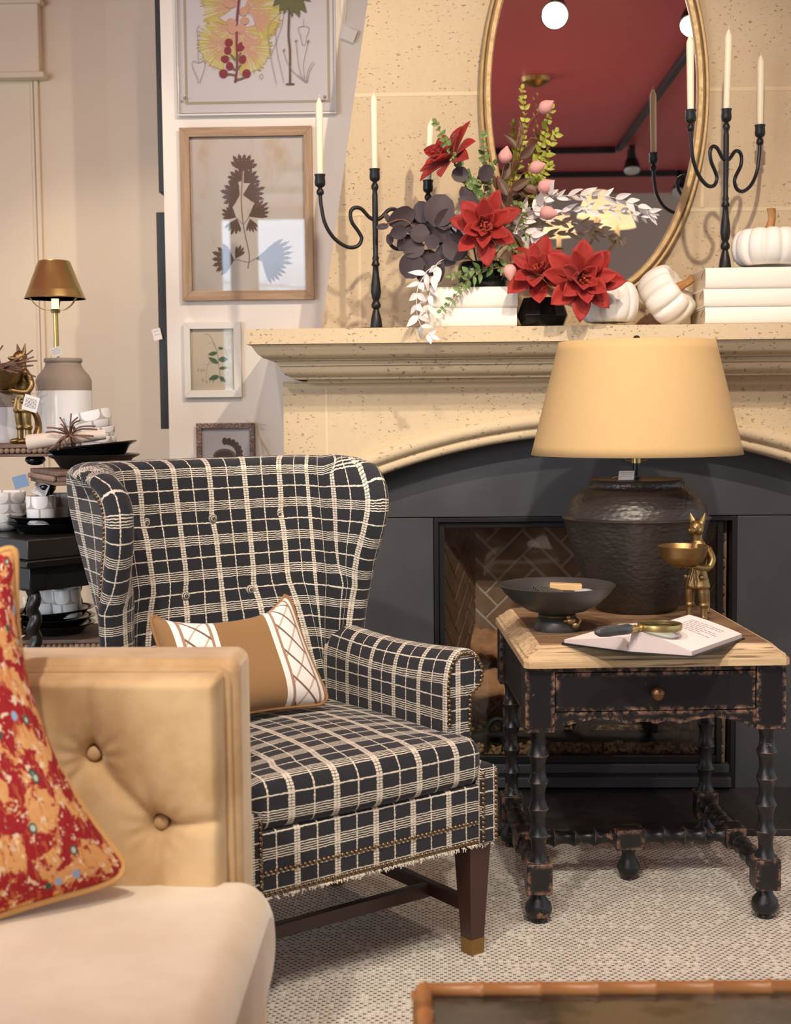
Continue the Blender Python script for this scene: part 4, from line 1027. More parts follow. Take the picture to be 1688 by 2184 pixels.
mb.grid(P, closed=True); ls = mb.build('lamp_shade', 'shade', tl, solid=0.003)
mb = MB()
for k in range(3): a = 2*PI*k/3+0.3; mb.tube([(0, 0, sh1-0.006), (0.211*math.cos(a), 0.211*math.sin(a), sh1-0.004)], 0.0014, 6)
mb.build('spider', 'brass', ls)
mb = MB(); mb.lathe([(0.013, sh1-0.006), (0.014, sh1+0.001), (0.006, sh1+0.004), (0.010, sh1+0.011), (0.006, sh1+0.017), (0.0001, sh1+0.018)], 18); mb.build('finial', 'black_metal', ls, smooth=60)
def marks(mb, fm, w, h, rows, mi=1, seed=1):       # rows of small printed dashes on a tag, plate z just above the card
    r_ = random.Random(seed); mb.mi = mi
    for k in range(rows):
        y = h*0.78-k*h*0.62/rows; x = -w*0.36; 
        while x < w*0.34:
            l = r_.uniform(0.05, 0.16)*w; mb.add([(x, y-h*0.018, 0.0004), (min(x+l, w*0.38), y-h*0.018, 0.0004), (min(x+l, w*0.38), y+h*0.018, 0.0004), (x, y+h*0.018, 0.0004)], [(0, 1, 2, 3)], None, fm); x += l+0.04*w
    mb.mi = 0
def hang_tag(name, label, fm, w, h, mat='tag', rows=5, string=None, seed=1, double=False):
    t = thing(name, label, 'tag', tuple(fm.translation)); mb = MB(); mb.box(-w/2, w/2, 0, h, -0.0003, 0.0003, fm); marks(mb, fm, w, h, rows, 1, seed) if rows else None
    mb.build('card', [mat, 'ink'], t, world=True, smooth=0)
    if string:
        mb = MB(); mb.tube(crom(string), 0.0007, 5); mb.build('string', 'raffia', t, world=True)
    return t
c = Vector((lampx-0.01, lampy-0.075, TT+rim+0.003))
hang_tag('price_tag', 'white price tag with raffia lying on the black urn lamp top', frame(c+Vector((-0.03, -0.012, 0)), (1, -0.25, 0.02), (0.1, -0.8, 0.6)), 0.042, 0.030, 'tag', 3,
         [c+Vector((-0.065, 0.0, 0.004)), c+Vector((-0.055, -0.004, 0.008)), c+Vector((-0.03, 0, 0.004)), c+Vector((0.0, 0.03, 0.004)), c+Vector((0.018, 0.06, 0.012))])
# brass fox holding a bowl: one continuous body
def fox(name, label, loc, rz, scale):
    t = thing(name, label, 'statue', loc, rz, None, scale); mb = MB()
    # stands about 0.28 tall, faces -Y
    def limb(pts, r): mb.tube(crom(pts, 5), [r[0]+(r[1]-r[0])*i/((len(pts)-1)*5) for i in range((len(pts)-1)*5+1)], 14)
    for sx in (-1, 1):
        mb.sphere((sx*0.020, -0.014, 0.007), 0.011, 14, 8, None, (0.95, 1.9, 0.75))
        limb([(sx*0.020, 0, 0.004), (sx*0.019, 0, 0.045)], (0.0085, 0.0095))
        mb.lathe([(0.011, 0.040), (0.0125, 0.042), (0.0125, 0.047), (0.010, 0.049)], 16, T(sx*0.019, 0, 0))
        limb([(sx*0.019, 0, 0.045), (sx*0.018, -0.003, 0.075), (sx*0.015, 0, 0.108)], (0.0095, 0.016))
    mb.lathe([(0.020, 0.086), (0.033, 0.087), (0.034, 0.092), (0.029, 0.108), (0.024, 0.130), (0.025, 0.150), (0.028, 0.170), (0.027, 0.185), (0.019, 0.200), (0.011, 0.208)], 26, SC(1, 0.78, 1))
    for sx in (-1, 1):
        mb.tube([(sx*0.003, -0.0215, 0.185), (sx*0.003, -0.0205, 0.130), (sx*0.010, -0.026, 0.092)], 0.0022, 8)
        mb.sphere((sx*0.022, -0.019, 0.116), 0.007, 10, 8, None, (1.1, 0.6, 0.9))
    limb([(0, 0, 0.195), (0, -0.003, 0.225)], (0.012, 0.013))
    mb.sphere((0, -0.006, 0.236), 0.0185, 18, 12, None, (1.0, 1.05, 0.95))
    mb.sphere((0, -0.026, 0.231), 0.010, 14, 10, None, (0.95, 1.5, 0.8)); mb.sphere((0, -0.041, 0.2325), 0.0042, 10, 8)
    for sx in (-1, 1):
        fm = frame((sx*0.011, -0.002, 0.246), (sx*0.35, 0.0, 1), (0, -1, 0)); mb.lathe([(0.0095, 0), (0.0085, 0.010), (0.0045, 0.022), (0.0005, 0.030)], 12, fm @ RY(PI/2) @ SC(0.45, 1, 1))
        mb.sphere((sx*0.0125, -0.012, 0.230), 0.009, 10, 8, None, (1, 0.8, 1.1)); mb.sphere((sx*0.0075, -0.0215, 0.2405), 0.0026, 8, 6)
        limb([(sx*0.026, 0, 0.186), (sx*0.040, 0.0, 0.160), (sx*0.038, -0.012, 0.140)], (0.0105, 0.0085))
        limb([(sx*0.038, -0.012, 0.140), (sx*0.030, -0.034, 0.141), (sx*0.022, -0.056, 0.146)], (0.0085, 0.0065))
        for q in range(4): mb.tube([(sx*(0.020-0.0042*q+0.004), -0.058, 0.146), (sx*(0.016-0.0045*q+0.004), -0.070, 0.1435+0.0004*q), (sx*(0.014-0.0046*q+0.004), -0.079-0.001*(q % 2), 0.1455)], [0.0027, 0.0025, 0.0018], 8)
        mb.tube([(sx*0.022, -0.052, 0.150), (sx*0.030, -0.060, 0.152), (sx*0.031, -0.068, 0.156)], [0.003, 0.0026, 0.002], 8)
    limb([(0, 0.018, 0.10), (0.006, 0.036, 0.075), (0.002, 0.044, 0.045), (0.004, 0.036, 0.020)], (0.007, 0.012))
    mb.build('body', 'old_brass', t, remesh=0.0018)
    mb = MB(); bowl = [(0.0001, 0.147), (0.020, 0.1475), (0.036, 0.156), (0.048, 0.172), (0.0535, 0.192), (0.0548, 0.194), (0.0535, 0.1955), (0.0515, 0.192), (0.046, 0.174), (0.034, 0.159), (0.018, 0.151), (0.0001, 0.1505)]
    mb.lathe(bowl, 48, T(0, -0.074, 0) @ T(0, 0, 0.147) @ SC(1.13, 1.13, 1.05) @ T(0, 0, -0.147)); mb.build('bowl', 'old_brass', t, smooth=60)
    return t
f0 = at(1487, 1335, 3.57)
fox('fox_statue', 'brass fox statue in a jacket offering an empty bowl beside the black urn lamp', (f0.x, f0.y, TT+0.0005), math.radians(-38), 1.06)
# footed bowl with boxes
b0 = atz(1190, 1345, TT)
bw = thing('footed_bowl', 'matt charcoal footed bowl with brass collar on the table edge', 'bowl', (b0.x, b0.y+0.015, TT), math.radians(-10))
mb = MB(); mb.lathe([(0.0001, 0.042), (0.040, 0.043), (0.075, 0.052), (0.108, 0.071), (0.134, 0.096), (0.147, 0.114), (0.149, 0.1165), (0.147, 0.118), (0.142, 0.115), (0.128, 0.097), (0.102, 0.074), (0.070, 0.057), (0.036, 0.049), (0.0001, 0.048)], 80); mb.build('basin', 'bowl', bw, smooth=60)
mb = MB(); mb.lathe([(0.0001, 0.0), (0.059, 0.0), (0.060, 0.004), (0.058, 0.018), (0.050, 0.032), (0.042, 0.036), (0.0001, 0.036)], 56); mb.build('foot', 'bowl', bw, smooth=50)
mb = MB(); mb.lathe([(0.030, 0.036), (0.047, 0.036), (0.049, 0.0385), (0.047, 0.041), (0.030, 0.043)], 56); cl = mb.build('brass_collar', 'brass', bw, smooth=50)
mb = MB(); mb.M = T(0.038, -0.044, 0.028) @ SC(1.0)
mb.sphere((0, 0, 0.002), 0.011, 14, 10, None, (1.2, .8, 1)); mb.sphere((0.012, -0.003, -0.008), 0.009, 12, 8, None, (1.1, .8, 1)); mb.sphere((-0.006, -0.004, 0.012), 0.006, 12, 8); mb.sphere((-0.012, -0.002, 0.002), 0.005, 10, 8, None, (1.5, 1, 1)); mb.tube(crom([(0.018, 0, -0.008), (0.024, 0, 0.002), (0.020, 0, 0.012)]), 0.003, 8)
mb.build('brass_ornament', 'old_brass', cl, smooth=70)
BW = T(b0.x, b0.y+0.015, TT)
def smallbox(name, label, mat, loc, dims, e, cat='box'):
    mb = MB(); mb.box(-dims[0]/2, dims[0]/2, -dims[1]/2, dims[1]/2, -dims[2]/2, dims[2]/2); o = mb.build(name, mat, None, bevel=0.0015); o.location = BW @ Vector(loc); o.rotation_euler = [math.radians(q) for q in e]; return tag(o, label, cat)
def checked():
    m, t, b = base('black_lattice_wrapper', (40, 39, 39), 0.5); c = t.coord(); s = t.sep(c)
    p = t.math('FRACT', t.math('MULTIPLY', t.math('ADD', s[0], s[1]), 95)); q = t.math('FRACT', t.math('MULTIPLY', t.math('SUBTRACT', s[0], s[1]), 95))
    k = t.math('MAXIMUM', t.math('GREATER_THAN', p, 0.88), t.math('GREATER_THAN', q, 0.88)); t.link(t.mix(k, lin((38, 37, 37)), lin((120, 116, 112))), b.inputs['Base Color']); return m
M['checked'] = checked()
smallbox('soap_box', 'black lattice patterned soap box tilted in the charcoal bowl', 'checked', (-0.02, -0.02, 0.094), (0.085, 0.05, 0.022), (14, 12, 25))
smallbox('soap_box', 'long pale wooden box resting highest in the charcoal bowl', 'soap_tan', (0.025, 0.03, 0.107), (0.082, 0.034, 0.016), (0, 2, -4))
smallbox('soap_box', 'small cream and tan box at the front of the charcoal bowl', 'soap_tan', (0.005, -0.058, 0.083), (0.055, 0.03, 0.018), (10, -6, 10))
smallbox('soap_box', 'flat pale card box lying at the left of the charcoal bowl', 'tag', (-0.068, 0.0, 0.085), (0.06, 0.06, 0.014), (-4, 16, 40))
mb = MB(); mb.sphere((0, 0, 0), 0.026, 20, 12, None, (1.1, 0.85, 0.5)); o = mb.build('soap_bar', 'soap_grey', None, smooth=80); o.location = BW @ Vector((0.070, 0.005, 0.092)); tag(o, 'rounded grey marbled soap at the right of the charcoal bowl', 'soap')
smallbox('soap_box', 'brown card box wedged under the grey soap in the bowl', simple('kraft_card', (150, 118, 92), 0.8), (0.055, -0.035, 0.082), (0.07, 0.035, 0.016), (12, -14, -12))
# open book
S0, S1 = atz(1338, 1391, TT+0.002), atz(1418, 1338, TT+0.002)
sd = (S1-S0); sl_ = sd.length; sd.normalize(); pr_ = Vector((sd.y, -sd.x, 0))
if pr_.x < 0: pr_ = -pr_
bk = thing('open_book', 'open white paged book with black cover lying on the side table front', 'book', tuple(S0))
wl, wr, bl = 0.158, 0.172, 0.245
rt = (atz(1480, 1403, TT)-S0); rdir = Vector((rt.x, rt.y, 0)).normalized(); lt = (atz(1198, 1374, TT)-S0); ldir = Vector((lt.x, lt.y, 0)).normalized()
bdir = (atz(1592, 1363, TT)-atz(1480, 1403, TT)); bdir = Vector((bdir.x, bdir.y, 0)); bl = bdir.length*0.98; bdir.normalize()
wr, wl = Vector((rt.x, rt.y, 0)).length, Vector((lt.x, lt.y, 0)).length
mb = MB(); Z0 = Vector((S0.x, S0.y, TT+0.0005))
for d_, w_ in ((rdir, wr), (ldir, wl)):
    q = [Z0, Z0+d_*w_, Z0+d_*w_+bdir*bl, Z0+bdir*bl]; n = [p+Vector((0, 0, 0.003)) for p in q]
    mb.add(q+n, [(0, 1, 2, 3), (4, 5, 6, 7), (0, 1, 5, 4), (1, 2, 6, 5), (2, 3, 7, 6), (3, 0, 4, 7)])
mb.build('cover', 'black_paint', bk, world=True, smooth=0)
for d_, w_, hh, nm in ((rdir, wr-0.006, 0.050, 'right'), (ldir, wl-0.006, 0.034, 'left')):
    mb = MB(); rows = []; N = 16; z_ = Vector((0, 0, 1)); o0 = Z0+bdir*0.004+z_*0.0032; lo_ = []
    for e in range(2):
        r = []
        for i in range(N+1):
            t = i/N; h = hh*(math.sin(min(1, t/0.09)*PI/2)**0.8)*(1-0.86*max(0, (t-0.09)/0.91)**(1.25 if nm == 'right' else 0.8)) ; r.append(o0+d_*w_*t+bdir*(bl-0.008)*e+z_*(h+0.003*t))
        rows.append(r)
    mb.grid(rows)
    mb.mi = 1
    for e in range(2):
        for i in range(N):
            a, b = rows[e][i], rows[e][i+1]; ab = o0+d_*w_*(i/N)+bdir*(bl-0.008)*e; bb = o0+d_*w_*((i+1)/N)+bdir*(bl-0.008)*e; mb.add([a, b, bb, ab], [(0, 1, 2, 3)])
    a, b = rows[0][N], rows[1][N]; mb.add([a, b, o0+d_*w_+bdir*(bl-0.008), o0+d_*w_], [(0, 1, 2, 3)])
    pg = mb.build('page_block', ['page', 'page_edge'], bk, world=True, smooth=40)
    if nm == 'right':
        mb = MB(); r_ = random.Random(8)
        def pt(t, e):
            h = hh*(math.sin(min(1, t/0.09)*PI/2)**0.8)*(1-0.86*max(0, (t-0.09)/0.91)**1.25); return o0+d_*w_*t+bdir*(bl-0.008)*e+z_*(h+0.003*t+0.0006)
        for k in range(7):
            e = 0.84-k*0.055
            t = 0.30
            while t < 0.80-(0.2 if k % 3 == 2 else 0):
                l = r_.uniform(0.03, 0.08); mb.add([pt(t, e), pt(t+l, e), pt(t+l, e+0.014), pt(t, e+0.014)], [(0, 1, 2, 3)]); t += l+0.015
        mb.build('faint_text', 'print_ink', pg, world=True, smooth=0)
# magnifying glass lying across the book
zb = TT+0.066
h0, h1 = atz(1258, 1344, zb), atz(1345, 1337, zb)
c0 = atz(1408, 1330, zb); ax = Vector((c0.x-h0.x, c0.y-h0.y, -0.0)).normalized()
mg = thing('magnifying_glass', 'brass rimmed magnifying glass with ribbed dark handle on the open book', 'magnifying glass', tuple(c0))
Rm = 0.050; cc = Vector((c0.x, c0.y, zb-0.006)); e1 = cc-ax*(Rm+0.002)
fm = frame(cc, ax, (0, 0, 1))
mb = MB(); P = []
for i in range(64):
    a = 2*PI*i/64; P.append([fm @ Vector((r*math.cos(a), r*math.sin(a), z)) for r, z in ((Rm-0.002, -0.007), (Rm+0.001, -0.007), (Rm+0.002, 0.0), (Rm+0.001, 0.007), (Rm-0.003, 0.007), (Rm-0.003, -0.006))])
P.append(P[0]); mb.grid(P, closed=True); mb.build('rim', 'brass', mg, world=True, smooth=50)
mb = MB(); mb.lathe([(0.0001, -0.004), (0.03, -0.003), (Rm-0.003, 0.0), (0.03, 0.004), (0.0001, 0.0055)], 40, fm); mb.build('lens', glass('pale_green_lens', (0.86, 0.95, 0.9), 0.0, 1.5), mg, world=True, smooth=60)
zf = Vector((0, 0, 1))
hm = (e1).to_4d(); hf = Matrix.Translation(e1) @ (-ax).to_track_quat('Z', 'Y').to_matrix().to_4x4()
mb = MB(); mb.lathe([(0.004, -0.002), (0.0075, 0.002), (0.005, 0.007), (0.006, 0.012), (0.009, 0.016), (0.008, 0.022), (0.0098, 0.027), (0.0098, 0.031)], 20, hf); mb.build('ferrule', 'brass', mg, world=True, smooth=60)
mb = MB(); mb.lathe([(0.0095, 0.031), (0.0125, 0.034), (0.0125, 0.06), (0.0135, 0.09), (0.0115, 0.115), (0.006, 0.126), (0.0001, 0.128)], 40, hf, 1.0, lambda a, i: 1-0.10*abs(math.sin(4*a))); mb.build('handle', 'horn', mg, world=True, smooth=60)

# ------------------------------------------------------------------ sofa, its cushion, coffee table
AY = 2.28
sx1 = at(499, 1640, AY).x; az1 = at(480, 1414, AY).z; SZ0 = 0.462
so = thing('sofa', 'tan velvet sofa with deep button tufted arm and pale seat at the left', 'sofa', (sx1-0.45, 1.6, 0))
bt = [at(205, 1603, AY), at(348, 1748, AY), at(75, 1760, AY), at(62, 1480, AY)]
def segd(px_, pz, a, b):
    dx, dz = b[0]-a[0], b[1]-a[1]; L2 = dx*dx+dz*dz; t = max(0, min(1, ((px_-a[0])*dx+(pz-a[1])*dz)/L2)); return math.hypot(px_-a[0]-dx*t, pz-a[1]-dz*t), t
bx = [(p.x, p.z) for p in bt]
creases = [(bx[0], (bx[0][0]-0.005, az1-0.02)), (bx[0], bx[1]), (bx[1], (sx1-0.01, bx[1][1]+0.012)), (bx[0], bx[2]), (bx[1], (bx[1][0]+0.0, SZ0-0.1)), (bx[2], (bx[1][0]-0.1, SZ0-0.15)), (bx[1], (bx[1][0]-0.03, bx[1][1]+0.1))]
AX0, AZ0 = sx1-0.95, 0.30
NXA, NZA = 150, 100; rows = []
for i in range(NZA+1):
    r = []
    for j in range(NXA+1):
        x = AX0+(sx1-0.012-AX0)*j/NXA; z = AZ0+(az1-0.012-AZ0)*i/NZA; d = 0
        for bx_, bz in bx: q = math.hypot(x-bx_, z-bz); d += 0.034*math.exp(-(q/0.048)**1.1)+0.010*math.exp(-(q/0.014)**2)
        for k, (a, b) in enumerate(creases):
            q, t = segd(x, z, a, b); amp = (0.021 if k < 3 else 0.009)*(1-0.5*t); d = max(d, 0)+amp*math.exp(-(q/(0.010+0.006*t))**1.2)
        for bx_, bz in bx[:2]:      # gathered puckers radiating from the button
            q = math.hypot(x-bx_, z-bz); th_ = math.atan2(z-bz, x-bx_); d += 0.0014*math.sin(th_*11+1)*math.exp(-((q-0.035)/0.025)**2)
        e = min(1, (sx1-0.012-x)/0.02, (az1-0.012-z)/0.02); e = max(0, e)
        r.append((x, AY-0.062*(1-(1-e)**2.5)**0.6+d*min(1, e*3), z))
    rows.append(r)
mb = MB(); mb.grid(rows); mb.build('tufted_panel', 'velvet', so, world=True, smooth=80)
mb = MB(); cushion(mb, AX0-0.1, sx1+0.012, AY+0.0, AY+0.145, 0.20, az1+0.006, 0.022); mb.build('arm', 'velvet', so, world=True, smooth=60)
mb = MB(); mb.tube([(AX0, AY-0.004, az1-0.012), (sx1-0.03, AY-0.004, az1-0.012)]+[(sx1-0.03+0.022*math.sin(a), AY-0.004, az1-0.034+0.022*math.cos(a)) for a in (0.3, 0.7, 1.1, 1.5)]+[(sx1-0.008, AY-0.004, az1-0.06), (sx1-0.006, AY-0.004, 0.35)], 0.0065, 8); mb.build('piping', 'velvet', so, world=True)
for bx_, bz in bx:
    mb = MB(); mb.sphere((bx_, AY-0.014, bz), 0.013, 16, 10, None, (1, 0.55, 1)); mb.build('button', 'velvet', so, world=True, smooth=80)
sr = at(545, 2000, 2.02).x
mb = MB()
def soft(q):
    q = q.copy(); t = max(0, min(1, (q.z-0.26)/0.2)); q.x += 0.016*math.sin(PI*t) if q.x > sx1-0.2 else 0; return q
cushion(mb, AX0-0.2, sr-0.012, 0.55, AY+0.004, 0.235, SZ0-0.004, 0.045, 0.022, 30, 0.0, soft); mb.build('seat_cushion', 'seat_velvet', so, world=True, smooth=70)
mb = MB(); cushion(mb, AX0-0.2, sr-0.035, 0.56, AY+0.14, 0.13, 0.24, 0.01); mb.build('seat_base', 'velvet', so, world=True, smooth=50)
for (x, y) in ((sr-0.075, 2.30), (sr-0.075, 0.62)):
    mb = MB(); mb.grid([[(x+a*h, y+b*h, z) for a, b in ((-1, -1), (1, -1), (1, 1), (-1, 1))] for h, z in ((0.028, 0.13), (0.018, 0.0))], closed=True, flip=True); mb.build('leg', 'walnut', so, world=True, smooth=0, bevel=0.002)
rp = thing('throw_pillow', 'red verdure tapestry throw pillow with gold piping leaning on the sofa arm', 'pillow', tuple(at(60, 1900, 2.1)))
c10, c11 = at(306, 1872, 2.165), at(48, 1128, 2.19); c00 = at(-300, 2075, 1.93); c01 = c00+(c11-c10)
mb = MB(); lo = throw_pillow(mb, c00, c10, c11, c01, 0.075, 36, 0.20, 0.12)
mb.build('cover', 'tapestry', rp, world=True, smooth=80, merge=True)
mb = MB(); mb.tube(lo+[lo[0]], 0.0065, 8, cap=False); mb.build('piping', 'gold_piping', rp, world=True)

CZ = 0.455
k0 = atz(888, 2090, CZ); k1 = atz(1688, 2083, CZ); kd = Vector((k1.x-k0.x, k1.y-k0.y, 0)).normalized(); kn = Vector((kd.y, -kd.x, 0))
ct = thing('coffee_table', 'low coffee table with honey bamboo rim and smoky antiqued mirror top', 'coffee table', tuple(Vector((k0.x, k0.y, 0))+kd*0.5+kn*0.35))
K0 = Vector((k0.x, k0.y, 0))
def bamboo(mb, p, q, r, seglen):
    P, Q = Vector(p), Vector(q); L = (Q-P).length; n = max(1, round(L/seglen)); pr = []
    for i in range(n):
        for t, rr in ((0.0, 1.13), (0.03, 1.16), (0.06, 0.98), (0.5, 0.96), (0.94, 0.98), (0.97, 1.14)): pr.append((r*rr, L*(i+t)/n))
    pr.append((r*1.1, L)); fm = Matrix.Translation(P) @ (Q-P).to_track_quat('Z', 'Y').to_matrix().to_4x4(); mb.lathe(pr, 18, fm)
LC, WC = 1.05, 0.62; r = 0.011
A = K0+kd*r+kn*r+Vector((0, 0, CZ-r)); B = A+kd*LC; C_ = B+kn*WC; D = A+kn*WC
for p, q in ((A, B), (A, D), (B, C_), (D, C_)):
    mb = MB(); bamboo(mb, p, q, r, 0.082); mb.build('bamboo_rim', 'bamboo', ct, world=True, smooth=60)
mb = MB(); q = [K0+kd*a+kn*b for a, b in ((2*r, 2*r), (LC, 2*r), (LC, WC), (2*r, WC))]
mb.add([Vector((p.x, p.y, CZ-0.022)) for p in q]+[Vector((p.x, p.y, CZ-0.014)) for p in q], [(3, 2, 1, 0), (4, 5, 6, 7), (0, 1, 5, 4), (1, 2, 6, 5), (2, 3, 7, 6), (3, 0, 4, 7)]); mb.build('mirror_top', 'antique_mirror', ct, world=True, smooth=0)
for p in (A, B, C_, D):
    mb = MB(); bamboo(mb, Vector((p.x, p.y, 0)), p-Vector((0, 0, 0.004)), 0.017, 0.14); mb.build('leg', 'bamboo', ct, world=True, smooth=60)

# ------------------------------------------------------------------ mirror
mc = at(1268, 200, 4.39)
mr = thing('oval_mirror', 'large oval mirror in an antique gold frame hung over the mantel', 'mirror', (mc.x, 4.40, mc.z))
aM, bM = 0.362, 0.652
mb = MB(); rows = []
for i in range(129):
    a = 2*PI*i/128
    rows.append([(math.cos(a)*(aM-o_), y, math.sin(a)*(bM-o_)) for o_, y in ((0.006, 0.018), (0.0, 0.010), (0.0, -0.010), (0.004, -0.014), (0.010, -0.012), (0.014, -0.004), (0.016, -0.012), (0.022, -0.017), (0.034, -0.015), (0.038, -0.008), (0.038, 0.004))])
mb.grid(rows, flip=True); mb.build('frame', 'gold', mr, smooth=35)
mb = MB(); ps = [(math.cos(2*PI*i/128)*(aM-0.034), 0.0, math.sin(2*PI*i/128)*(bM-0.034)) for i in range(128)]
mb.add(ps, [tuple(range(128))]); mb.add([(p[0], 0.012, p[2]) for p in ps], [tuple(range(128))[::-1]]); mb.build('mirror_glass', 'mirror', mr, smooth=0)

# ------------------------------------------------------------------ candelabra and candles
def candelabrum(name, label, loc, rz, s, group=None):
    t = thing(name, label, 'candelabrum', loc, rz, group); k = s
    mb = MB(); mb.lathe([(0.0001, 0.004), (0.066, 0.003), (0.068, 0.001), (0.066, 0.0), (0.0001, 0.0)], 40); mb.build('base', 'iron', t)
    mb = MB(); mb.lathe([(0.018*1, 0.003), (0.0185, 0.008), (0.016, 0.03), (0.010, 0.055), (0.008, 0.060), (0.0135, 0.066), (0.0145, 0.074), (0.011, 0.082), (0.0085, 0.086), (0.0125, 0.095), (0.0155, 0.112), (0.014, 0.135), (0.010, 0.165), (0.0085, 0.188), (0.013, 0.193), (0.0105, 0.200), (0.0085, 0.206), (0.0105, 0.212), (0.0075, 0.222), (0.0085, 0.30), (0.009, 0.345), (0.0085, 0.40), (0.007, 0.412), (0.0095, 0.418), (0.0115, 0.425), (0.0095, 0.432), (0.006, 0.437)], 18); mb.build('stem', 'iron', t, smooth=50)
    cup = [(0.006, 0.0), (0.0065, 0.002), (0.0145, 0.008), (0.016, 0.016), (0.0145, 0.034), (0.0165, 0.039), (0.0165, 0.041), (0.013, 0.041), (0.012, 0.030), (0.0001, 0.028)]
    mb = MB(); mb.lathe(cup, 18, T(0, 0, 0.437)); mb.build('candle_cup', 'iron', t, smooth=50)
    for sx in (-1, 1):
        pth = crom([(0, 0, 0.325), (sx*0.020, 0, 0.335), (sx*0.044, 0, 0.358), (sx*0.066, 0, 0.360), (sx*0.078, 0, 0.345), (sx*0.074, 0, 0.318), (sx*0.052, 0, 0.288), (sx*0.044, 0, 0.268), (sx*0.058, 0, 0.247), (sx*0.090, 0, 0.244), (sx*0.130, 0, 0.268), (sx*0.158, 0, 0.310), (sx*0.169, 0, 0.360), (sx*0.172, 0, 0.394)], 6)
        mb = MB(); mb.tube(pth, 0.0058, 10); mb.lathe([(0.005, 0.0), (0.0105, 0.006), (0.0115, 0.012), (0.0095, 0.018), (0.005, 0.024)], 16, T(sx*0.172, 0, 0.390)); ar = mb.build('arm', 'iron', t, smooth=60)
        mb = MB(); mb.lathe(cup, 18, T(sx*0.172, 0, 0.412)); mb.build('candle_cup', 'iron', ar, smooth=50)
    return t
def candle(label, loc, h, tilt=0.0, group=None):
    t = thing('taper_candle', label, 'candle', loc, 0, group); t.rotation_euler = (0, tilt, 0); r = 0.0112
    mb = MB(); mb.lathe([(0.0001, 0.0), (r*0.86, 0.0), (r*0.92, h*0.4), (r, h-0.028), (r*0.96, h-0.020), (r*0.55, h-0.008), (r*0.28, h-0.001), (0.0001, h)], 20, None, 1.0); mb.build('wax', 'wax', t, smooth=40)
    mb = MB(); mb.tube([(0, 0, h-0.001), (0.0006, 0, h+0.006), (0.0025, 0, h+0.011)], 0.0009, 6); mb.build('wick', 'wick', t)
def candles(loc, rz, hs, labels, tilts, dz):
    for sx, h, lb, tl_ in zip((-1, 0, 1), hs, labels, tilts):
        p = Vector(loc)+Vector((math.cos(rz)*sx*0.172, math.sin(rz)*sx*0.172, (0.412 if sx else 0.437)+0.029)); candle(lb, tuple(p), h, tl_)
cl_ = at(803, 703, 4.14); a1 = math.radians(22)
candelabrum('candelabrum', 'black iron candelabrum with curled arms at the left of the mantel flowers', (cl_.x, 4.14, MT), a1, 1)
candles((cl_.x, 4.14, MT), a1, (0.233, 0.232, 0.19), ('ivory taper candle in front of the white wall, leftmost on the mantel', 'ivory taper candle in the middle of the left candelabrum', 'ivory taper candle half hidden behind the highest red flower'), (0, -0.004, 0.05), 0)
bt3 = at(1545, 576, 4.16).z; cr_ = at(1547, 575, 4.18); a2 = math.radians(42)
cb2 = candelabrum('candelabrum', 'black iron candelabrum standing on the white books at the right', (cr_.x, 4.18, bt3+0.001), a2, 1)
candles((cr_.x, 4.18, bt3+0.001), a2, (0.225, 0.245, 0.222), ('ivory taper candle in front of the right edge of the oval mirror', 'ivory taper candle in the middle of the right candelabrum', 'ivory taper candle above the pumpkin at the far right'), (-0.015, 0.02, 0.0), 0)

# ------------------------------------------------------------------ books on the mantel
def book(name, label, x0, x1, y0, y1, z0, z1, group, ties=False, rz=0.0):
    cx_, cy_ = (x0+x1)/2, (y0+y1)/2
    t = thing(name, label, 'book', (cx_, cy_, z0), rz, group); hx, hy, h = (x1-x0)/2, (y1-y0)/2, z1-z0
    mb = MB(); n = 10; pr = []
    for i in range(n+1): a = -PI/2+PI*i/n; pr.append((-hy+0.010-0.010*math.cos(a), h/2+(h/2)*math.sin(a)))
    inner = [(-hy+0.014-0.006*math.cos(-PI/2+PI*i/n), h/2+(h/2-0.003)*math.sin(-PI/2+PI*i/n)) for i in range(n+1)]
    poly = [(hy, 0.0)]+pr+[(hy, h), (hy, h-0.003)]+inner[::-1]+[(hy, 0.003)]
    Mx = Matrix(((0, 0, 1, 0), (1, 0, 0, 0), (0, 1, 0, 0), (0, 0, 0, 1)))
    mb.prism(poly, -hx, hx, Mx); mb.build('cover', 'bookcloth', t, smooth=40)
    mb = MB(); mb.box(-hx+0.004, hx-0.004, -hy+0.014, hy-0.005, 0.003, h-0.003); mb.build('page_block', 'paper', t, smooth=0)
    if ties:
        mb = MB(); mb.tube(crom([(-hx-0.001, -hy+0.06, h*0.5), (-hx-0.004, -hy+0.04, h*0.62), (-hx-0.003, -hy+0.02, h*0.8), (-hx+0.004, -hy+0.012, h+0.001)]), 0.0016, 6); mb.build('tie', 'twine', t)
    return t
bl0, bl1 = at(907, 700, 4.075).x, at(1103, 700, 4.075).x
zm, zt2 = at(1000, 656, 4.075).z, at(1000, 611, 4.075).z
book('hardcover_book', 'white clothbound book lying on the mantel under another, left stack', bl0, bl1, 4.075, 4.24, MT+0.001, zm, 'white books under the black vase')
book('hardcover_book', 'white clothbound book under the black vase, top of the left stack', bl0+0.012, bl1+0.003, 4.078, 4.24, zm+0.001, zt2, 'white books under the black vase')
br0, br1 = at(1507, 640, 4.075).x, at(1507, 640, 4.075).x+0.30
zs = [MT+0.001, at(1600, 654, 4.075).z, at(1600, 615, 4.075).z, bt3]
for i, lb in enumerate(('white clothbound book with tie, bottom of the right stack', 'white clothbound book with tie, middle of the right stack', 'white clothbound book with tie under the iron candelabrum and pumpkin')):
    book('hardcover_book', lb, br0-0.004*i*(i < 2)-0.002, br1, 4.075, 4.30, zs[i]+(0.001 if i else 0), zs[i+1], 'white books stacked at the right', True)

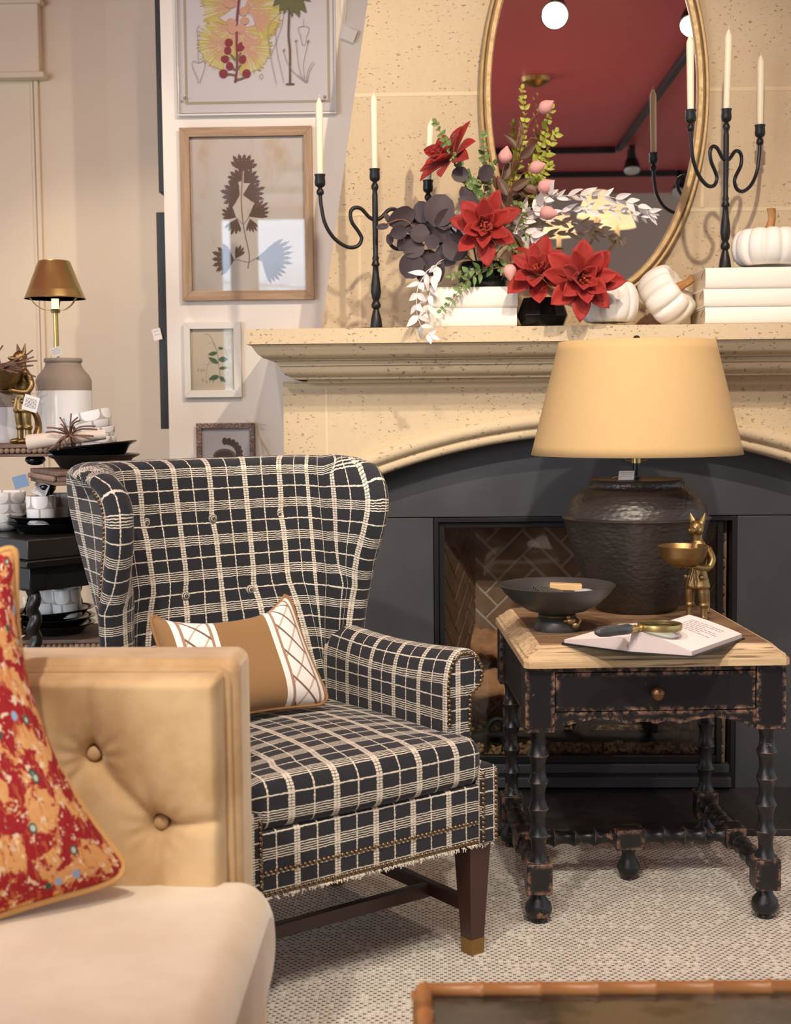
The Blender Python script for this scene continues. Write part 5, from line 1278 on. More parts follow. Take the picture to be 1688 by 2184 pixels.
# ------------------------------------------------------------------ pumpkins
def pumpkin(label, loc, R, H, ribs, rot, stem, seed):
    t = thing('white_pumpkin', label, 'pumpkin', loc); t.rotation_euler = rot; rnd = random.Random(seed); n = ribs*10
    ph = [rnd.uniform(-0.12, 0.12) for _ in range(ribs)]; amp = [rnd.uniform(0.75, 1.2) for _ in range(ribs)]
    rows = []
    for i in range(33):
        v = -PI/2+PI*i/32; c, s_ = math.cos(v), math.sin(v); rr = R*(abs(c)**0.62); zz = H/2*(s_-0.42*abs(s_)**7*(1 if s_ > 0 else 0.7)*s_/abs(s_ or 1)*1.0)
        r = []
        for j in range(n):
            a = 2*PI*j/n; k = int(j/10) % ribs; f = abs(math.sin(ribs*a/2)); d = 1-0.115*amp[k]*(1-f)**2.0-0.02*ph[k]
            r.append((rr*d*math.cos(a), rr*d*math.sin(a), zz*(1+0.05*f*(1 if s_ > 0 else 0.3))))
        rows.append(r)
    mb = MB(); mb.grid(rows, closed=True); mb.build('body', 'pumpkin', t, smooth=80, merge=True)
    if stem:
        mb = MB(); zt_s = H/2*0.58; pts = crom([(0, 0, zt_s-0.012), (0.002, 0, zt_s+stem*0.3), (stem*0.10, 0.0, zt_s+stem*0.65), (stem*0.05, 0, zt_s+stem)], 5)
        rad = [0.021, 0.019, 0.0165, 0.014, 0.013, 0.012, 0.0115, 0.011, 0.0105, 0.0105, 0.0105, 0.0105, 0.011, 0.0115, 0.012, 0.0125][:len(pts)]
        rows = []
        for q, p in enumerate(pts): rows.append([p+Vector((math.cos(2*PI*j/20)*rad[q]*(1+0.16*math.cos(5*2*PI*j/20+q*0.15)), math.sin(2*PI*j/20)*rad[q]*(1+0.16*math.cos(5*2*PI*j/20+q*0.15)), 0)) for j in range(20)])
        mb.grid(rows, closed=True); mb.add(rows[-1], [tuple(range(20))]); mb.build('stem', 'pumpkin_stem', t, smooth=60)
    return t
sc4 = 4.19/FPX
p1 = at(1299, 648, 4.15); pumpkin('round white pumpkin half covered by the lowest red flower', (p1.x, 4.15, MT+0.073), 0.090, 0.156, 11, (0, 0, 0.3), 0.0, 1)
p2 = at(1425, 632, 4.215); pumpkin('white pumpkin tipped on its side, brown stem facing right', (p2.x-0.004, 4.215, MT+0.0955), 0.096, 0.150, 10, (math.radians(48), math.radians(34), math.radians(38)), 0.052, 2)
p3 = at(1636, 527, 4.17); pumpkin('upright white pumpkin with tall stem sitting on the right book stack', (p3.x+0.008, 4.17, bt3+0.066), 0.112, 0.142, 12, (0, 0, 0.15), 0.075, 3)

# ------------------------------------------------------------------ vases
v1 = at(1030, 580, 4.16); zv = zt2+0.001
t = thing('vase', 'dark green black glazed vase standing on the two white books', 'vase', (v1.x, 4.16, zv))
mb = MB(); P = []
for f, z in ((0.80, 0.0), (0.93, 0.006), (1.0, 0.03), (1.0, 0.06), (0.94, 0.074), (0.88, 0.078), (0.86, 0.074), (0.9, 0.05), (0.85, 0.01)):
    P.append([(0.075*f*(abs(math.cos(a))**0.7)*(1 if math.cos(a) >= 0 else -1), 0.055*f*(abs(math.sin(a))**0.7)*(1 if math.sin(a) >= 0 else -1), z) for a in [2*PI*k/48 for k in range(48)]])
mb.grid(P, closed=True); mb.add(P[0], [tuple(range(48))[::-1]]); mb.add(P[-1], [tuple(range(48))]); mb.build('body', simple('bottle_green_glaze', (14, 26, 22), 0.15), t, smooth=50)
v2 = at(1158, 670, 4.13)
t2 = thing('vase', 'black faceted glazed vase on the mantel between books and pumpkin', 'vase', (v2.x, 4.13, MT+0.001), 0.2)
mb = MB(); P = []
for f, z in ((0.80, 0.0), (1.0, 0.034), (0.74, 0.086), (0.70, 0.087), (0.70, 0.08), (0.85, 0.03), (0.7, 0.006)):
    P.append([(0.080*f*math.cos(2*PI*k/10), 0.062*f*math.sin(2*PI*k/10), z) for k in range(10)])
mb.grid(P, closed=True); mb.add(P[0], [tuple(range(10))[::-1]]); mb.add(P[-1], [tuple(range(10))]); mb.build('body', 'black_glaze', t2, smooth=0, bevel=0.002)

# ------------------------------------------------------------------ flowers and branches on the mantel
PXM = 4.1/FPX                                # metres per photograph pixel at the mantel
V1 = Vector((v1.x, 4.16, zv+0.05)); V2 = Vector((v2.x, 4.13, MT+0.06))
def flower(label, c, axis, R, root, seed, counts=(7, 6, 5)):
    rnd = random.Random(seed); C0 = Vector(c); ax = Vector(axis).normalized()
    t = thing('red_felt_flower', label, 'flower', tuple(C0), 0, 'red felt flowers of the mantel arrangement'); e1 = ax.orthogonal().normalized(); e2 = ax.cross(e1)
    for layer, (n, el, L, Wd, off) in enumerate(zip(counts, (12, 36, 62), (1.0, 0.80, 0.52), (0.50, 0.44, 0.32), (0.0, 0.006, 0.012))):
        for k in range(n):
            a = 2*PI*(k+0.5*(layer % 2))/n+rnd.uniform(-.16, .16)+layer*0.3; e = math.radians(el+rnd.uniform(-9, 9))
            rad = e1*math.cos(a)+e2*math.sin(a); d = rad*math.cos(e)+ax*math.sin(e); nn = ax*math.cos(e)-rad*math.sin(e)
            mb = MB(); mb.leaf(frame(ax*off+rad*0.010, d, nn), R*L*rnd.uniform(0.9, 1.08), R*Wd*rnd.uniform(0.9, 1.1), 'petal', 0.55 if layer else 0.42, rnd.uniform(-0.12, 0.14), 8)
            mb.build('petal', 'petal', t, smooth=80, solid=0.0016)
    mb = MB()
    for k in range(22):
        a = rnd.random()*2*PI; s_ = rnd.uniform(0.1, 0.75); d = (ax+(e1*math.cos(a)+e2*math.sin(a))*s_).normalized(); L = R*rnd.uniform(0.22, 0.36); p0 = ax*0.008+(e1*math.cos(a)+e2*math.sin(a))*0.006*s_
        b_ = e1*rnd.uniform(-.3, .3)+e2*rnd.uniform(-.3, .3); mb.tube([p0, p0+d*L*0.6, p0+(d+b_).normalized()*L], [0.0018, 0.0022, 0.0034], 6)
    mb.build('stamens', 'stamen', t, smooth=60)
    mb = MB(); r0 = Vector(root)-C0; mb.tube(crom([Vector((0, 0, 0)), -ax*0.05+r0*0.25, r0*0.75+Vector((0, 0, 0.01)), r0]), 0.0028, 6); mb.build('stem', 'twig', t)
flower('highest red flower seen from the side, in front of the left iron candle', at(965, 338, 4.12), (-0.62, -0.42, 0.55), 0.104, V1+Vector((-0.01, 0.01, 0)), 11, (8, 7, 5))
flower('red flower above the vase on the white books, facing forward', at(1034, 487, 4.05), (-0.05, -0.95, 0.12), 0.106, V1, 12)
flower('red flower over the faceted black vase, its upper petals in front of the mirror', at(1150, 585, 4.06), (-0.22, -0.80, 0.42), 0.112, V2, 13)
flower('lowest red flower, hanging over the round white pumpkin', at(1240, 598, 4.01), (0.10, -0.97, 0.06), 0.118, V2+Vector((0.02, 0, 0)), 14, (8, 7, 5))
def path3(pp, Y0, Y1):
    n = len(pp)-1; return crom([at(x, y, Y0+(Y1-Y0)*i/n) for i, (x, y) in enumerate(pp)], 8)
def branch(name, label, cat, pts, root, lmat, smat, L, Wd, step, shape='ovate', seed=1, group=None, r=0.0015, spread=58, tip=True, taper=0.6, cup=0.3):
    rnd = random.Random(seed); P = [Vector(p) for p in pts]; o = P[0]; t = thing(name, label, cat, tuple(o), 0, group)
    rel = [p-o for p in P]; full = rel if root is None else [Vector(root)-o]+rel
    if root is not None: full = crom([full[0], full[0]*0.45+rel[0]*0.55+Vector((0, 0, 0.012))]+rel[::4]+[rel[-1]], 4)
    mb = MB(); n = len(full); mb.tube(full, [r*(1-0.6*i/n) for i in range(n)], 6); mb.build('stem', smat, t)
    mb = MB(); acc = 0; nxt = step*0.4; tot = sum((b-a).length for a, b in zip(rel, rel[1:])); k = 0
    for a, b in zip(rel, rel[1:]):
        l = (b-a).length
        while nxt < acc+l:
            p = a.lerp(b, (nxt-acc)/l); d = (b-a).normalized(); f = 1-taper*(nxt/tot)**1.5
            view = (EYEV-(o+p)).normalized(); side0 = d.cross(view).normalized()
            rot = Matrix.Rotation((PI/2 if k % 2 else 0)*0.55+rnd.uniform(-.4, .4), 3, d); side = rot @ side0
            for s_ in (-1, 1):
                an = math.radians(spread+rnd.uniform(-14, 14)); dd = (d*math.cos(an)+side*s_*math.sin(an)).normalized(); nn = (view+Vector((rnd.uniform(-.6, .6), rnd.uniform(-.3, .3), rnd.uniform(-.2, .7))))
                mb.leaf(frame(p, dd, nn), L*f*rnd.uniform(.65, 1.3), Wd*f*rnd.uniform(.75, 1.25), shape, cup, rnd.uniform(-0.1, 0.35), 6)
            nxt += step*(0.75+0.25*f); k += 1
        acc += l
    if tip:
        d = (rel[-1]-rel[-3]).normalized()
        for q in range(2): mb.leaf(frame(rel[-1], d+Vector((rnd.uniform(-.4, .4), 0, rnd.uniform(-.4, .4))), (0, -1, 0.3)), L*0.6, Wd*0.6, shape, cup, 0.1, 5)
    mb.build('leaves', lmat, t, smooth=80); return t
GR = 'leafy green sprigs of the mantel arrangement'
branch('green_sprig', 'green leafy sprig rising past the highest red flower', 'sprig', path3([(1046, 470), (1030, 425), (1000, 385), (972, 340), (948, 298), (930, 262)], 4.13, 4.06), V1, 'green_leaf', 'twig', 0.027, 0.022, 0.018, 'ovate', 21, GR, taper=0.35)
branch('green_sprig', 'green leafy sprig between the highest red flower and the mirror frame', 'sprig', path3([(1035, 450), (1040, 400), (1034, 345), (1031, 288)], 4.15, 4.12), V1, 'green_leaf', 'twig', 0.028, 0.022, 0.018, 'ovate', 22, GR, taper=0.35)
branch('green_sprig', 'bushy green sprig just left of the mirror frame', 'sprig', path3([(1022, 465), (1012, 420), (1022, 385), (1055, 350)], 4.12, 4.10), V1, 'green_leaf', 'twig', 0.030, 0.023, 0.016, 'ovate', 29, GR, taper=0.3)
branch('green_sprig', 'lime green sprig reaching highest in front of the mirror', 'sprig', path3([(1085, 440), (1098, 370), (1112, 310), (1120, 250), (1114, 190)], 4.17, 4.16), V1, 'lime_leaf', 'twig', 0.029, 0.018, 0.018, 'ovate', 23, GR, taper=0.3)
branch('green_sprig', 'lime green sprig with its tip beside the upright pink bud', 'sprig', path3([(1105, 440), (1130, 390), (1150, 330), (1165, 275), (1178, 232)], 4.17, 4.20), V1, 'lime_leaf', 'twig', 0.031, 0.020, 0.019, 'ovate', 24, GR, taper=0.35)
branch('green_sprig', 'lime green sprig leaning right in front of the mirror', 'sprig', path3([(1110, 450), (1130, 400), (1158, 345), (1187, 283)], 4.15, 4.18), V1, 'lime_leaf', 'twig', 0.032, 0.021, 0.018, 'ovate', 25, GR, taper=0.3)
branch('green_sprig', 'short lime green sprig low in front of the mirror, above the pink buds', 'sprig', path3([(1095, 455), (1122, 415), (1150, 385), (1172, 352)], 4.14, 4.14), V1, 'lime_leaf', 'twig', 0.031, 0.021, 0.016, 'ovate', 30, GR, taper=0.3)
branch('green_sprig', 'green sprig lying across the vase on the white books', 'sprig', path3([(1086, 568), (1050, 573), (1012, 577), (962, 590)], 4.07, 4.05), None, 'green_leaf', 'twig', 0.030, 0.019, 0.020, 'ovate', 26, GR, taper=0.3)
branch('green_sprig', 'green sprig trailing down over the white books', 'sprig', path3([(1030, 580), (1000, 596), (978, 622), (960, 645), (942, 662)], 4.06, 4.04), V1+Vector((0, -0.05, 0.03)), 'green_leaf', 'twig', 0.028, 0.018, 0.020, 'ovate', 27, GR, taper=0.45)
branch('green_sprig', 'green sprig between the two black vases', 'sprig', path3([(1085, 520), (1105, 545), (1128, 565), (1148, 578)], 4.10, 4.07), V1, 'green_leaf', 'twig', 0.028, 0.018, 0.018, 'ovate', 28, GR, taper=0.3)
branch('green_sprig', 'thin green sprig between the forward red flower and the white leaves', 'sprig', path3([(1080, 500), (1098, 470), (1108, 430), (1122, 505)], 4.10, 4.08), V1, 'green_leaf', 'twig', 0.024, 0.014, 0.022, 'ovate', 31, GR, taper=0.3)
WG = 'bleached white leaf sprays of the mantel arrangement'
branch('white_leaf_spray', 'bleached white leaf spray hanging below the plum leaves over the mantel edge', 'spray', path3([(915, 575), (893, 610), (889, 645), (891, 675), (903, 702), (920, 716)], 4.05, 4.00), V1+Vector((-0.04, 0, 0.04)), 'white_leaf', 'white_twig', 0.047, 0.021, 0.034, 'ovate', 41, WG, taper=0.15, spread=48, cup=0.2)
branch('white_leaf_spray', 'bleached white leaf spray at the lower left of the white books', 'spray', path3([(935, 560), (922, 600), (915, 640), (910, 668)], 4.07, 4.05), V1+Vector((-0.04, 0, 0.04)), 'white_leaf', 'white_twig', 0.046, 0.024, 0.030, 'ovate', 42, WG, taper=0.2, spread=40, cup=0.2)
branch('white_leaf_spray', 'upper bleached white spray stretching right across the mirror', 'spray', path3([(1085, 475), (1130, 445), (1180, 422), (1240, 416), (1300, 420), (1345, 432), (1385, 452)], 4.12, 4.08), V1, 'white_leaf', 'white_twig', 0.056, 0.021, 0.036, 'ovate', 43, WG, taper=0.2, spread=34, cup=0.25)
branch('white_leaf_spray', 'lower bleached white spray stretching right across the mirror', 'spray', path3([(1090, 485), (1140, 462), (1200, 452), (1260, 447), (1320, 450), (1368, 462)], 4.14, 4.12), V1, 'white_leaf', 'white_twig', 0.050, 0.017, 0.036, 'ovate', 44, WG, taper=0.2, spread=26, cup=0.25)
branch('white_leaf_spray', 'short bleached white spray right of the forward red flower', 'spray', path3([(1085, 495), (1115, 470), (1150, 440), (1172, 415)], 4.11, 4.08), V1, 'white_leaf', 'white_twig', 0.052, 0.026, 0.022, 'ovate', 45, WG, taper=0.2, spread=46, cup=0.25)
branch('white_leaf_spray', 'short bleached white spray drooping toward the faceted vase', 'spray', path3([(1085, 480), (1105, 490), (1128, 500), (1150, 512)], 4.11, 4.10), V1, 'white_leaf', 'white_twig', 0.050, 0.026, 0.022, 'ovate', 46, WG, taper=0.2, spread=46, cup=0.25)
branch('white_leaf_spray', 'bleached white leaves between the plum leaves and the forward red flower', 'spray', path3([(1000, 500), (980, 480), (965, 470), (950, 500)], 4.10, 4.10), V1, 'white_leaf', 'white_twig', 0.048, 0.026, 0.020, 'ovate', 47, WG, taper=0.1, spread=60, cup=0.25)
# plum leaves, placed one by one on one branch
pl = [(936, 454, 60, 46, 70), (862, 461, 50, 30, 210), (887, 486, 40, 32, 150), (900, 498, 34, 30, 190), (922, 481, 42, 34, 60), (921, 513, 26, 22, 300), (902, 456, 40, 28, 110), (866, 514, 34, 24, 230), (887, 529, 38, 30, 200), (957, 512, 46, 40, 20), (966, 528, 46, 40, 340), (950, 540, 42, 36, 310), (915, 547, 32, 28, 260), (880, 562, 46, 38, 245), (917, 568, 60, 48, 280), (854, 494, 30, 22, 200), (940, 500, 34, 26, 45), (828, 467, 20, 9, 120), (819, 483, 22, 10, 185), (832, 508, 20, 12, 270), (948, 470, 40, 30, 40), (1010, 440, 50, 26, 150), (1000, 425, 40, 26, 120), (985, 372, 30, 24, 190), (1035, 372, 30, 24, 60)]
hub = at(912, 512, 4.10); t = thing('plum_leaf_branch', 'branch of large round plum brown leaves left of the forward red flower', 'branch', tuple(hub)); rnd = random.Random(5)
mb = MB(); mb.tube(crom([V1-hub, (V1-hub)*0.5+Vector((0, 0, 0.03)), Vector((0, 0, 0)), at(865, 470, 4.09)-hub, at(822, 478, 4.08)-hub]), 0.002, 6)
for i in (13, 14, 9, 21, 23, 24): mb.tube([Vector((0, 0, 0)) if i < 20 else V1-hub+Vector((0, 0, 0.1)), at(pl[i][0], pl[i][1], 4.10)-hub], 0.0012, 5)
mb.build('stem', 'twig', t)
mb = MB()
for i, (x, y, L, Wd, an) in enumerate(pl):
    a = math.radians(an); Y = 4.075+0.028*((i*7) % 5)/4; d = Vector((math.cos(a), rnd.uniform(-.25, .15), math.sin(a))).normalized()
    p = at(x, y, Y)-hub-d*L*PXM*0.5; mb.leaf(frame(p, d, (rnd.uniform(-.35, .35), -1, rnd.uniform(-.1, .5))), L*PXM*1.25, Wd*PXM*1.38, 'round', 0.16, rnd.uniform(-.05, .15), 9)
mb.build('leaves', 'purple_leaf', t, smooth=80)
br = [(1072, 395, 50, 22, 115), (1090, 300, 42, 14, 125), (1128, 322, 46, 20, 35), (1098, 345, 50, 18, 60), (1082, 362, 44, 18, 70), (1112, 392, 46, 20, 30), (1062, 418, 50, 26, 60), (1128, 408, 52, 22, 5), (1105, 420, 46, 26, 330), (1085, 432, 50, 26, 300), (1140, 404, 50, 22, 350), (1120, 428, 50, 20, 20), (1060, 388, 36, 20, 100), (1112, 270, 36, 9, 100), (1110, 300, 30, 9, 70), (1095, 452, 44, 24, 200), (1122, 445, 46, 20, 30)]
hub = at(1085, 440, 4.13); t = thing('brown_leaf_branch', 'branch of dark brown leathery leaves in front of the mirror edge', 'branch', tuple(hub))
mb = MB(); mb.tube(crom([V1-hub, Vector((0, 0, 0)), at(1090, 370, 4.12)-hub, at(1112, 262, 4.13)-hub]), 0.002, 6); mb.build('stem', 'twig', t)
mb = MB()
for i, (x, y, L, Wd, an) in enumerate(br):
    a = math.radians(an); Y = 4.08+0.05*((i*3) % 5)/4; d = Vector((math.cos(a), rnd.uniform(-.35, .15), math.sin(a))).normalized()
    p = at(x, y, Y)-hub-d*L*PXM*0.5; mb.leaf(frame(p, d, (rnd.uniform(-.5, .5), -1, rnd.uniform(-.1, .9))), L*PXM*1.05, Wd*PXM*1.1, 'ovate', 0.35, rnd.uniform(0, .5), 8)
mb.build('leaves', 'brown_leaf', t, smooth=80)
def bud(label, x, y, r, ang, Y, root, sl):
    c = at(x, y, Y); t = thing('pink_bud', label, 'bud', tuple(c), 0, 'pink buds of the mantel arrangement'); a = math.radians(ang); d = Vector((math.cos(a), -0.25, math.sin(a))).normalized(); fm = Matrix.Translation((0, 0, 0)) @ d.to_track_quat('Z', 'Y').to_matrix().to_4x4(); q = r*PXM
    mb = MB(); mb.lathe([(0.0001, -q*0.95), (q*0.55, -q*0.8), (q*0.95, -q*0.25), (q, q*0.15), (q*0.8, q*0.75), (q*0.4, q*1.25), (q*0.12, q*1.6), (0.0001, q*1.75 if sl else q*1.1)], 20, fm, 1.0, lambda a_, i: 1+0.05*math.sin(2*a_+i*0.9)); mb.build('bud', 'pink_bud', t, smooth=80)
    mb = MB(); R0 = Vector(root)-c; mb.tube(crom([-d*q*0.8, -d*q*2.6+R0*0.08, R0*0.6, R0]), [0.0012]*19, 5); mb.build('stem', 'twig', t)
bud('pink bud standing highest, against the mirror', 1162, 230, 14, 35, 4.12, V1, True)
bud('pink bud at the left edge of the mirror glass', 1078, 335, 14, 80, 4.08, V1, False)
bud('pink bud beside the lime leaves, in front of the mirror', 1142, 358, 14, 20, 4.09, V1, False)
bud('pink bud pointing right above the white sprays', 1161, 399, 15, 30, 4.08, V1, True)
bud('mauve pink bud lying among the white sprays', 1166, 454, 15, 350, 4.06, V1, False)
bud('pink bud hanging between the two black vases', 1088, 577, 14, 275, 4.05, at(1100, 520, 4.08), False)

# ------------------------------------------------------------------ pictures on the white pier
def rect_px(x0, y0, x1, y1, Y): a, b = at(x0, y0, Y), at(x1, y1, Y); return a.x, b.x, b.z, a.z   # x0 x1 z0 z1
def apoly(mb, pts, Y): mb.add([at(x, y, Y) for x, y in pts], [tuple(range(len(pts)))]); return mb
AC = [0]
def aline(mb, pts, w, Y):
    AC[0] += 1; Y = Y-(AC[0] % 60)*2.5e-6
    P = crom([(x, 0, y) for x, y in pts], 6) if len(pts) > 2 else [Vector((x, 0, y)) for x, y in pts]
    for a, b in zip(P, P[1:]):
        Y -= 4e-7
        d = (b-a); n = Vector((-d.z, 0, d.x)).normalized()*w/2; apoly(mb, [(q.x, q.z) for q in (a+n, b+n, b-n, a-n)], Y)
def aell(mb, x, y, rx, ry, rot, Y, n=18):
    c, s_ = math.cos(rot), math.sin(rot); apoly(mb, [(x+rx*math.cos(a)*c-ry*math.sin(a)*s_, y+rx*math.cos(a)*s_+ry*math.sin(a)*c) for a in [2*PI*k/n for k in range(n)]], Y)
def aleaf(mb, x0, y0, x1, y1, w, Y):
    d = Vector((x1-x0, y1-y0)); L = d.length; d.normalize(); n = Vector((-d.y, d.x)); P = []
    for s_ in (1, -1):
        for k in range(9):
            t = k/8 if s_ > 0 else 1-k/8; q = Vector((x0, y0))+d*L*t+n*s_*w/2*math.sin(PI*t**0.85); P.append((q.x, q.y))
    apoly(mb, P[:9]+P[10:-1], Y)
def picture(name, label, o4, i4, fm_, fmh, prt, depth, glassmat='picture_glass'):
    Yf = PY-depth; X0, X1, Z0, Z1 = rect_px(*o4, Yf); x0, x1, z0, z1 = rect_px(*i4, Yf)
    t = thing(name, label, 'picture', ((X0+X1)/2, PY-depth/2, (Z0+Z1)/2))
    def mit(pts):                       # one mitred rail: outer two and inner two corners, extruded
        mb = MB(); a = [Vector((p[0], Yf, p[1])) for p in pts]; b = [Vector((p[0], PY-0.001, p[1])) for p in pts]; mb.add(a+b, [(0, 1, 2, 3), (7, 6, 5, 4), (0, 4, 5, 1), (1, 5, 6, 2), (2, 6, 7, 3), (3, 7, 4, 0)]); return mb
    for pts, mm in (([(X0, Z1), (X1, Z1), (x1, z1), (x0, z1)], fmh), ([(X1, Z0), (X0, Z0), (x0, z0), (x1, z0)], fmh), ([(X0, Z0), (X0, Z1), (x0, z1), (x0, z0)], fm_), ([(X1, Z1), (X1, Z0), (x1, z0), (x1, z1)], fm_)):
        mit(pts).build('frame_rail', mm, t, world=True, smooth=0, bevel=0.0012)
    Yp = PY-0.008; mb = MB(); mb.box(x0-0.002, x1+0.002, Yp, PY-0.002, z0-0.002, z1+0.002); pr = mb.build('print', prt, t, world=True, smooth=0)
    mb = MB(); yg = PY-0.008-(depth-0.008)*0.45; mb.box(x0, x1, yg-0.001, yg+0.001, z0, z1); mb.build('glass', glassmat, t, world=True, smooth=0)
    return t, pr, Yp
# pressed leaf in an oak frame
t, pr, Yp = picture('framed_print', 'pressed brown leaf print in a limed oak frame on the white wall', (382, 272, 670, 638), (403, 292, 652, 618), 'frame_oak', 'frame_oak_h', 'foxed', 0.026)
ya = Yp-0.0006
mb = MB(); aline(mb, [(529, 573), (532, 545), (524, 505), (518, 470), (515, 422), (518, 363)], 2.6, ya)
for p in ([(518, 478), (504, 464)], [(519, 480), (532, 462)], [(530, 560), (505, 554), (498, 556)], [(531, 560), (545, 552), (560, 548)]): aline(mb, p, 1.6, ya)
mb.build('leaf_stalk', simple('print_stalk', (150, 128, 120), 0.9), pr, world=True, smooth=0)
def fan(x, y, ang, L, spread, lobes, seed):
    rnd = random.Random(seed); mb = MB(); n = lobes
    for k in range(n):
        a = math.radians(ang-spread/2+spread*(k+0.5)/n); l = L*(0.74+0.26*math.cos((k+0.5-n/2)/n*2.2))*rnd.uniform(0.92, 1.06); w = L*spread/57.3/n*0.42
        d = Vector((math.cos(a), -math.sin(a))); m_ = Vector((-d.y, d.x)); B = Vector((x, y)); P = []
        for s_ in (1, -1):
            seq = [(0.02, 0.01), (0.35, 0.42), (0.55, 0.80), (0.60, 0.62), (0.72, 0.95), (0.76, 0.62), (0.86, 0.72), (0.89, 0.34), (1.0, 0.0)]
            seq = seq if s_ > 0 else seq[::-1][1:]
            for t_, h in seq: q = B+d*l*t_+m_*s_*w*h; P.append((q.x, q.y))
        v = [at(px_, py_, ya-0.00005*k) for px_, py_ in P]; c = at(x+d.x*l*0.5, y+d.y*l*0.5, ya-0.00005*k)
        mb.add(v+[c], [(i, (i+1) % len(v), len(v)) for i in range(len(v))])
    mb.build('pressed_leaf', 'plum_ink', pr, world=True, smooth=0)
for q in ((518, 366, 84, 44, 130, 7), (515, 386, 140, 34, 110, 5), (520, 390, 42, 42, 90, 5), (512, 416, 168, 46, 140, 7), (518, 416, 12, 54, 90, 6), (504, 464, 150, 38, 80, 5), (506, 466, 250, 40, 80, 5), (530, 462, 30, 56, 70, 6), (533, 466, 285, 34, 70, 5), (500, 554, 178, 54, 120, 7), (502, 552, 60, 34, 60, 4), (545, 552, 10, 92, 60, 7), (558, 556, 318, 66, 60, 6)): fan(q[0], q[1], q[2], q[3]*0.93, *q[4:], int(q[0]*q[1]) % 97)
# green vine in a white frame
t, pr, Yp = picture('framed_print', 'green leaf print in a small chalky white frame below the oak frame', (391, 687, 516, 847), (405, 702, 500, 832), 'frame_white', 'frame_white', 'art_cream', 0.024, 'glass'); ya = Yp-0.0005
mb = MB(); aline(mb, [(472, 816), (468, 785), (464, 755), (458, 735), (447, 715), (436, 713)], 1.1, ya)
for p in ([(464, 750), (474, 740), (484, 755), (488, 778)], [(466, 770), (450, 770), (442, 785), (440, 806)], [(462, 745), (452, 730), (443, 735)], [(467, 778), (458, 772), (444, 778), (434, 776)]): aline(mb, p, 0.7, ya)
for k, (x, y) in enumerate(((423, 790), (430, 791), (436, 790), (433, 812), (441, 815), (448, 812), (455, 814), (486, 797))): aline(mb, [(x-1.5, y-4), (x, y+3)], 1.0, ya); aline(mb, [(x+1.5, y-4), (x, y+3)], 0.8, ya)
mb.build('vine_stem', 'grey_ink', pr, world=True, smooth=0)
mb = MB()
for q in ((464, 752, 443, 757, 9), (466, 775, 444, 762, 10), (466, 767, 487, 766, 12), (468, 802, 445, 809, 11), (468, 803, 482, 815, 9), (467, 786, 485, 784, 7), (465, 742, 477, 744, 6)): aleaf(mb, *q, ya-0.0002)
mb.build('vine_leaves', 'green_ink', pr, world=True, smooth=0)
# succulent in a brown frame, low behind the chair
t, pr, Yp = picture('framed_print', 'grey succulent print in a brown cerused frame just above the wing chair', (418, 903, 545, 1062), (429, 914, 534, 1050), 'frame_walnut', 'frame_walnut', 'art_white', 0.024, 'glass'); ya = Yp-0.0005
mb = MB(); aell(mb, 479, 972, 24, 15, 0, ya); aell(mb, 478, 990, 30, 22, 0, ya+0.0001)
mb.build('succulent_body', simple('print_warm_grey', (128, 112, 104), 0.9, var=0.4, vscale=160), pr, world=True, smooth=0)
mb = MB()
for k in range(9): a = math.radians(95-k*17); aell(mb, 482+32*math.cos(a)*0.9, 968-27*math.sin(a), 8, 5.5, -a, ya-0.0002-0.00003*k)
for k in range(7): a = math.radians(10+k*27); aell(mb, 479+13*math.cos(a), 974-7*math.sin(a), 7, 4, -a, ya-0.0004-0.00003*k)
mb.build('succulent_leaves', simple('print_dark_grey', (96, 82, 78), 0.9, var=0.4, vscale=200), pr, world=True, smooth=0)
t = thing('raffia_bow', 'strands of raffia hanging from the corner of the brown frame', 'raffia', tuple(at(545, 905, PY-0.03)))
mb = MB()
for p in ([(525, 898), (545, 903), (568, 907)], [(545, 905), (553, 930), (568, 955), (572, 975), (566, 985)], [(546, 905), (556, 940), (560, 965), (556, 985)], [(545, 905), (560, 945), (576, 962)]): mb.tube(crom([at(x, y, PY-0.028-0.004*i) for i, (x, y) in enumerate(p)], 5), 0.0011, 5)
mb.build('strands', 'raffia', t, world=True)
hang_tag('price_tag', 'blank white tag on raffia beside the brown frame, above the chair back', frame(at(588, 1000, PY-0.03), (0.8, 0, -0.6), (0, -1, 0)), 0.03, 0.04, 'tag', 0)
# big botanical in a clear acrylic frame
Ya = PY-0.03; t = thing('framed_print', 'large yellow and crimson botanical print in a clear acrylic frame at the top', 'picture', tuple(at(545, -100, Ya)))
X0, X1, Z0, Z1 = rect_px(368, -260, 718, 241, Ya)
mb = MB(); mb.box(X0+0.004, X1-0.004, PY-0.008, PY-0.002, Z0+0.012, Z1); bk_ = mb.build('backing', 'art_white', t, world=True, smooth=0)
mb = MB(); x0, x1, z0, z1 = rect_px(386, -250, 705, 218, PY-0.01); w = 0.0085; y_ = PY-0.0095
for a in ((x0, x1, z0, z0+w), (x0, x1, z1-w, z1), (x0, x0+w, z0+w, z1-w), (x1-w, x1, z0+w, z1-w)): mb.box(a[0], a[1], y_, y_+0.001, a[2], a[3])
mb.build('print_border', 'mat_band', bk_, world=True, smooth=0)
mb = MB(); mb.box(X0, X1, Ya, Ya+0.004, Z0+0.006, Z1); mb.build('acrylic_front', 'acrylic', t, world=True, smooth=0)
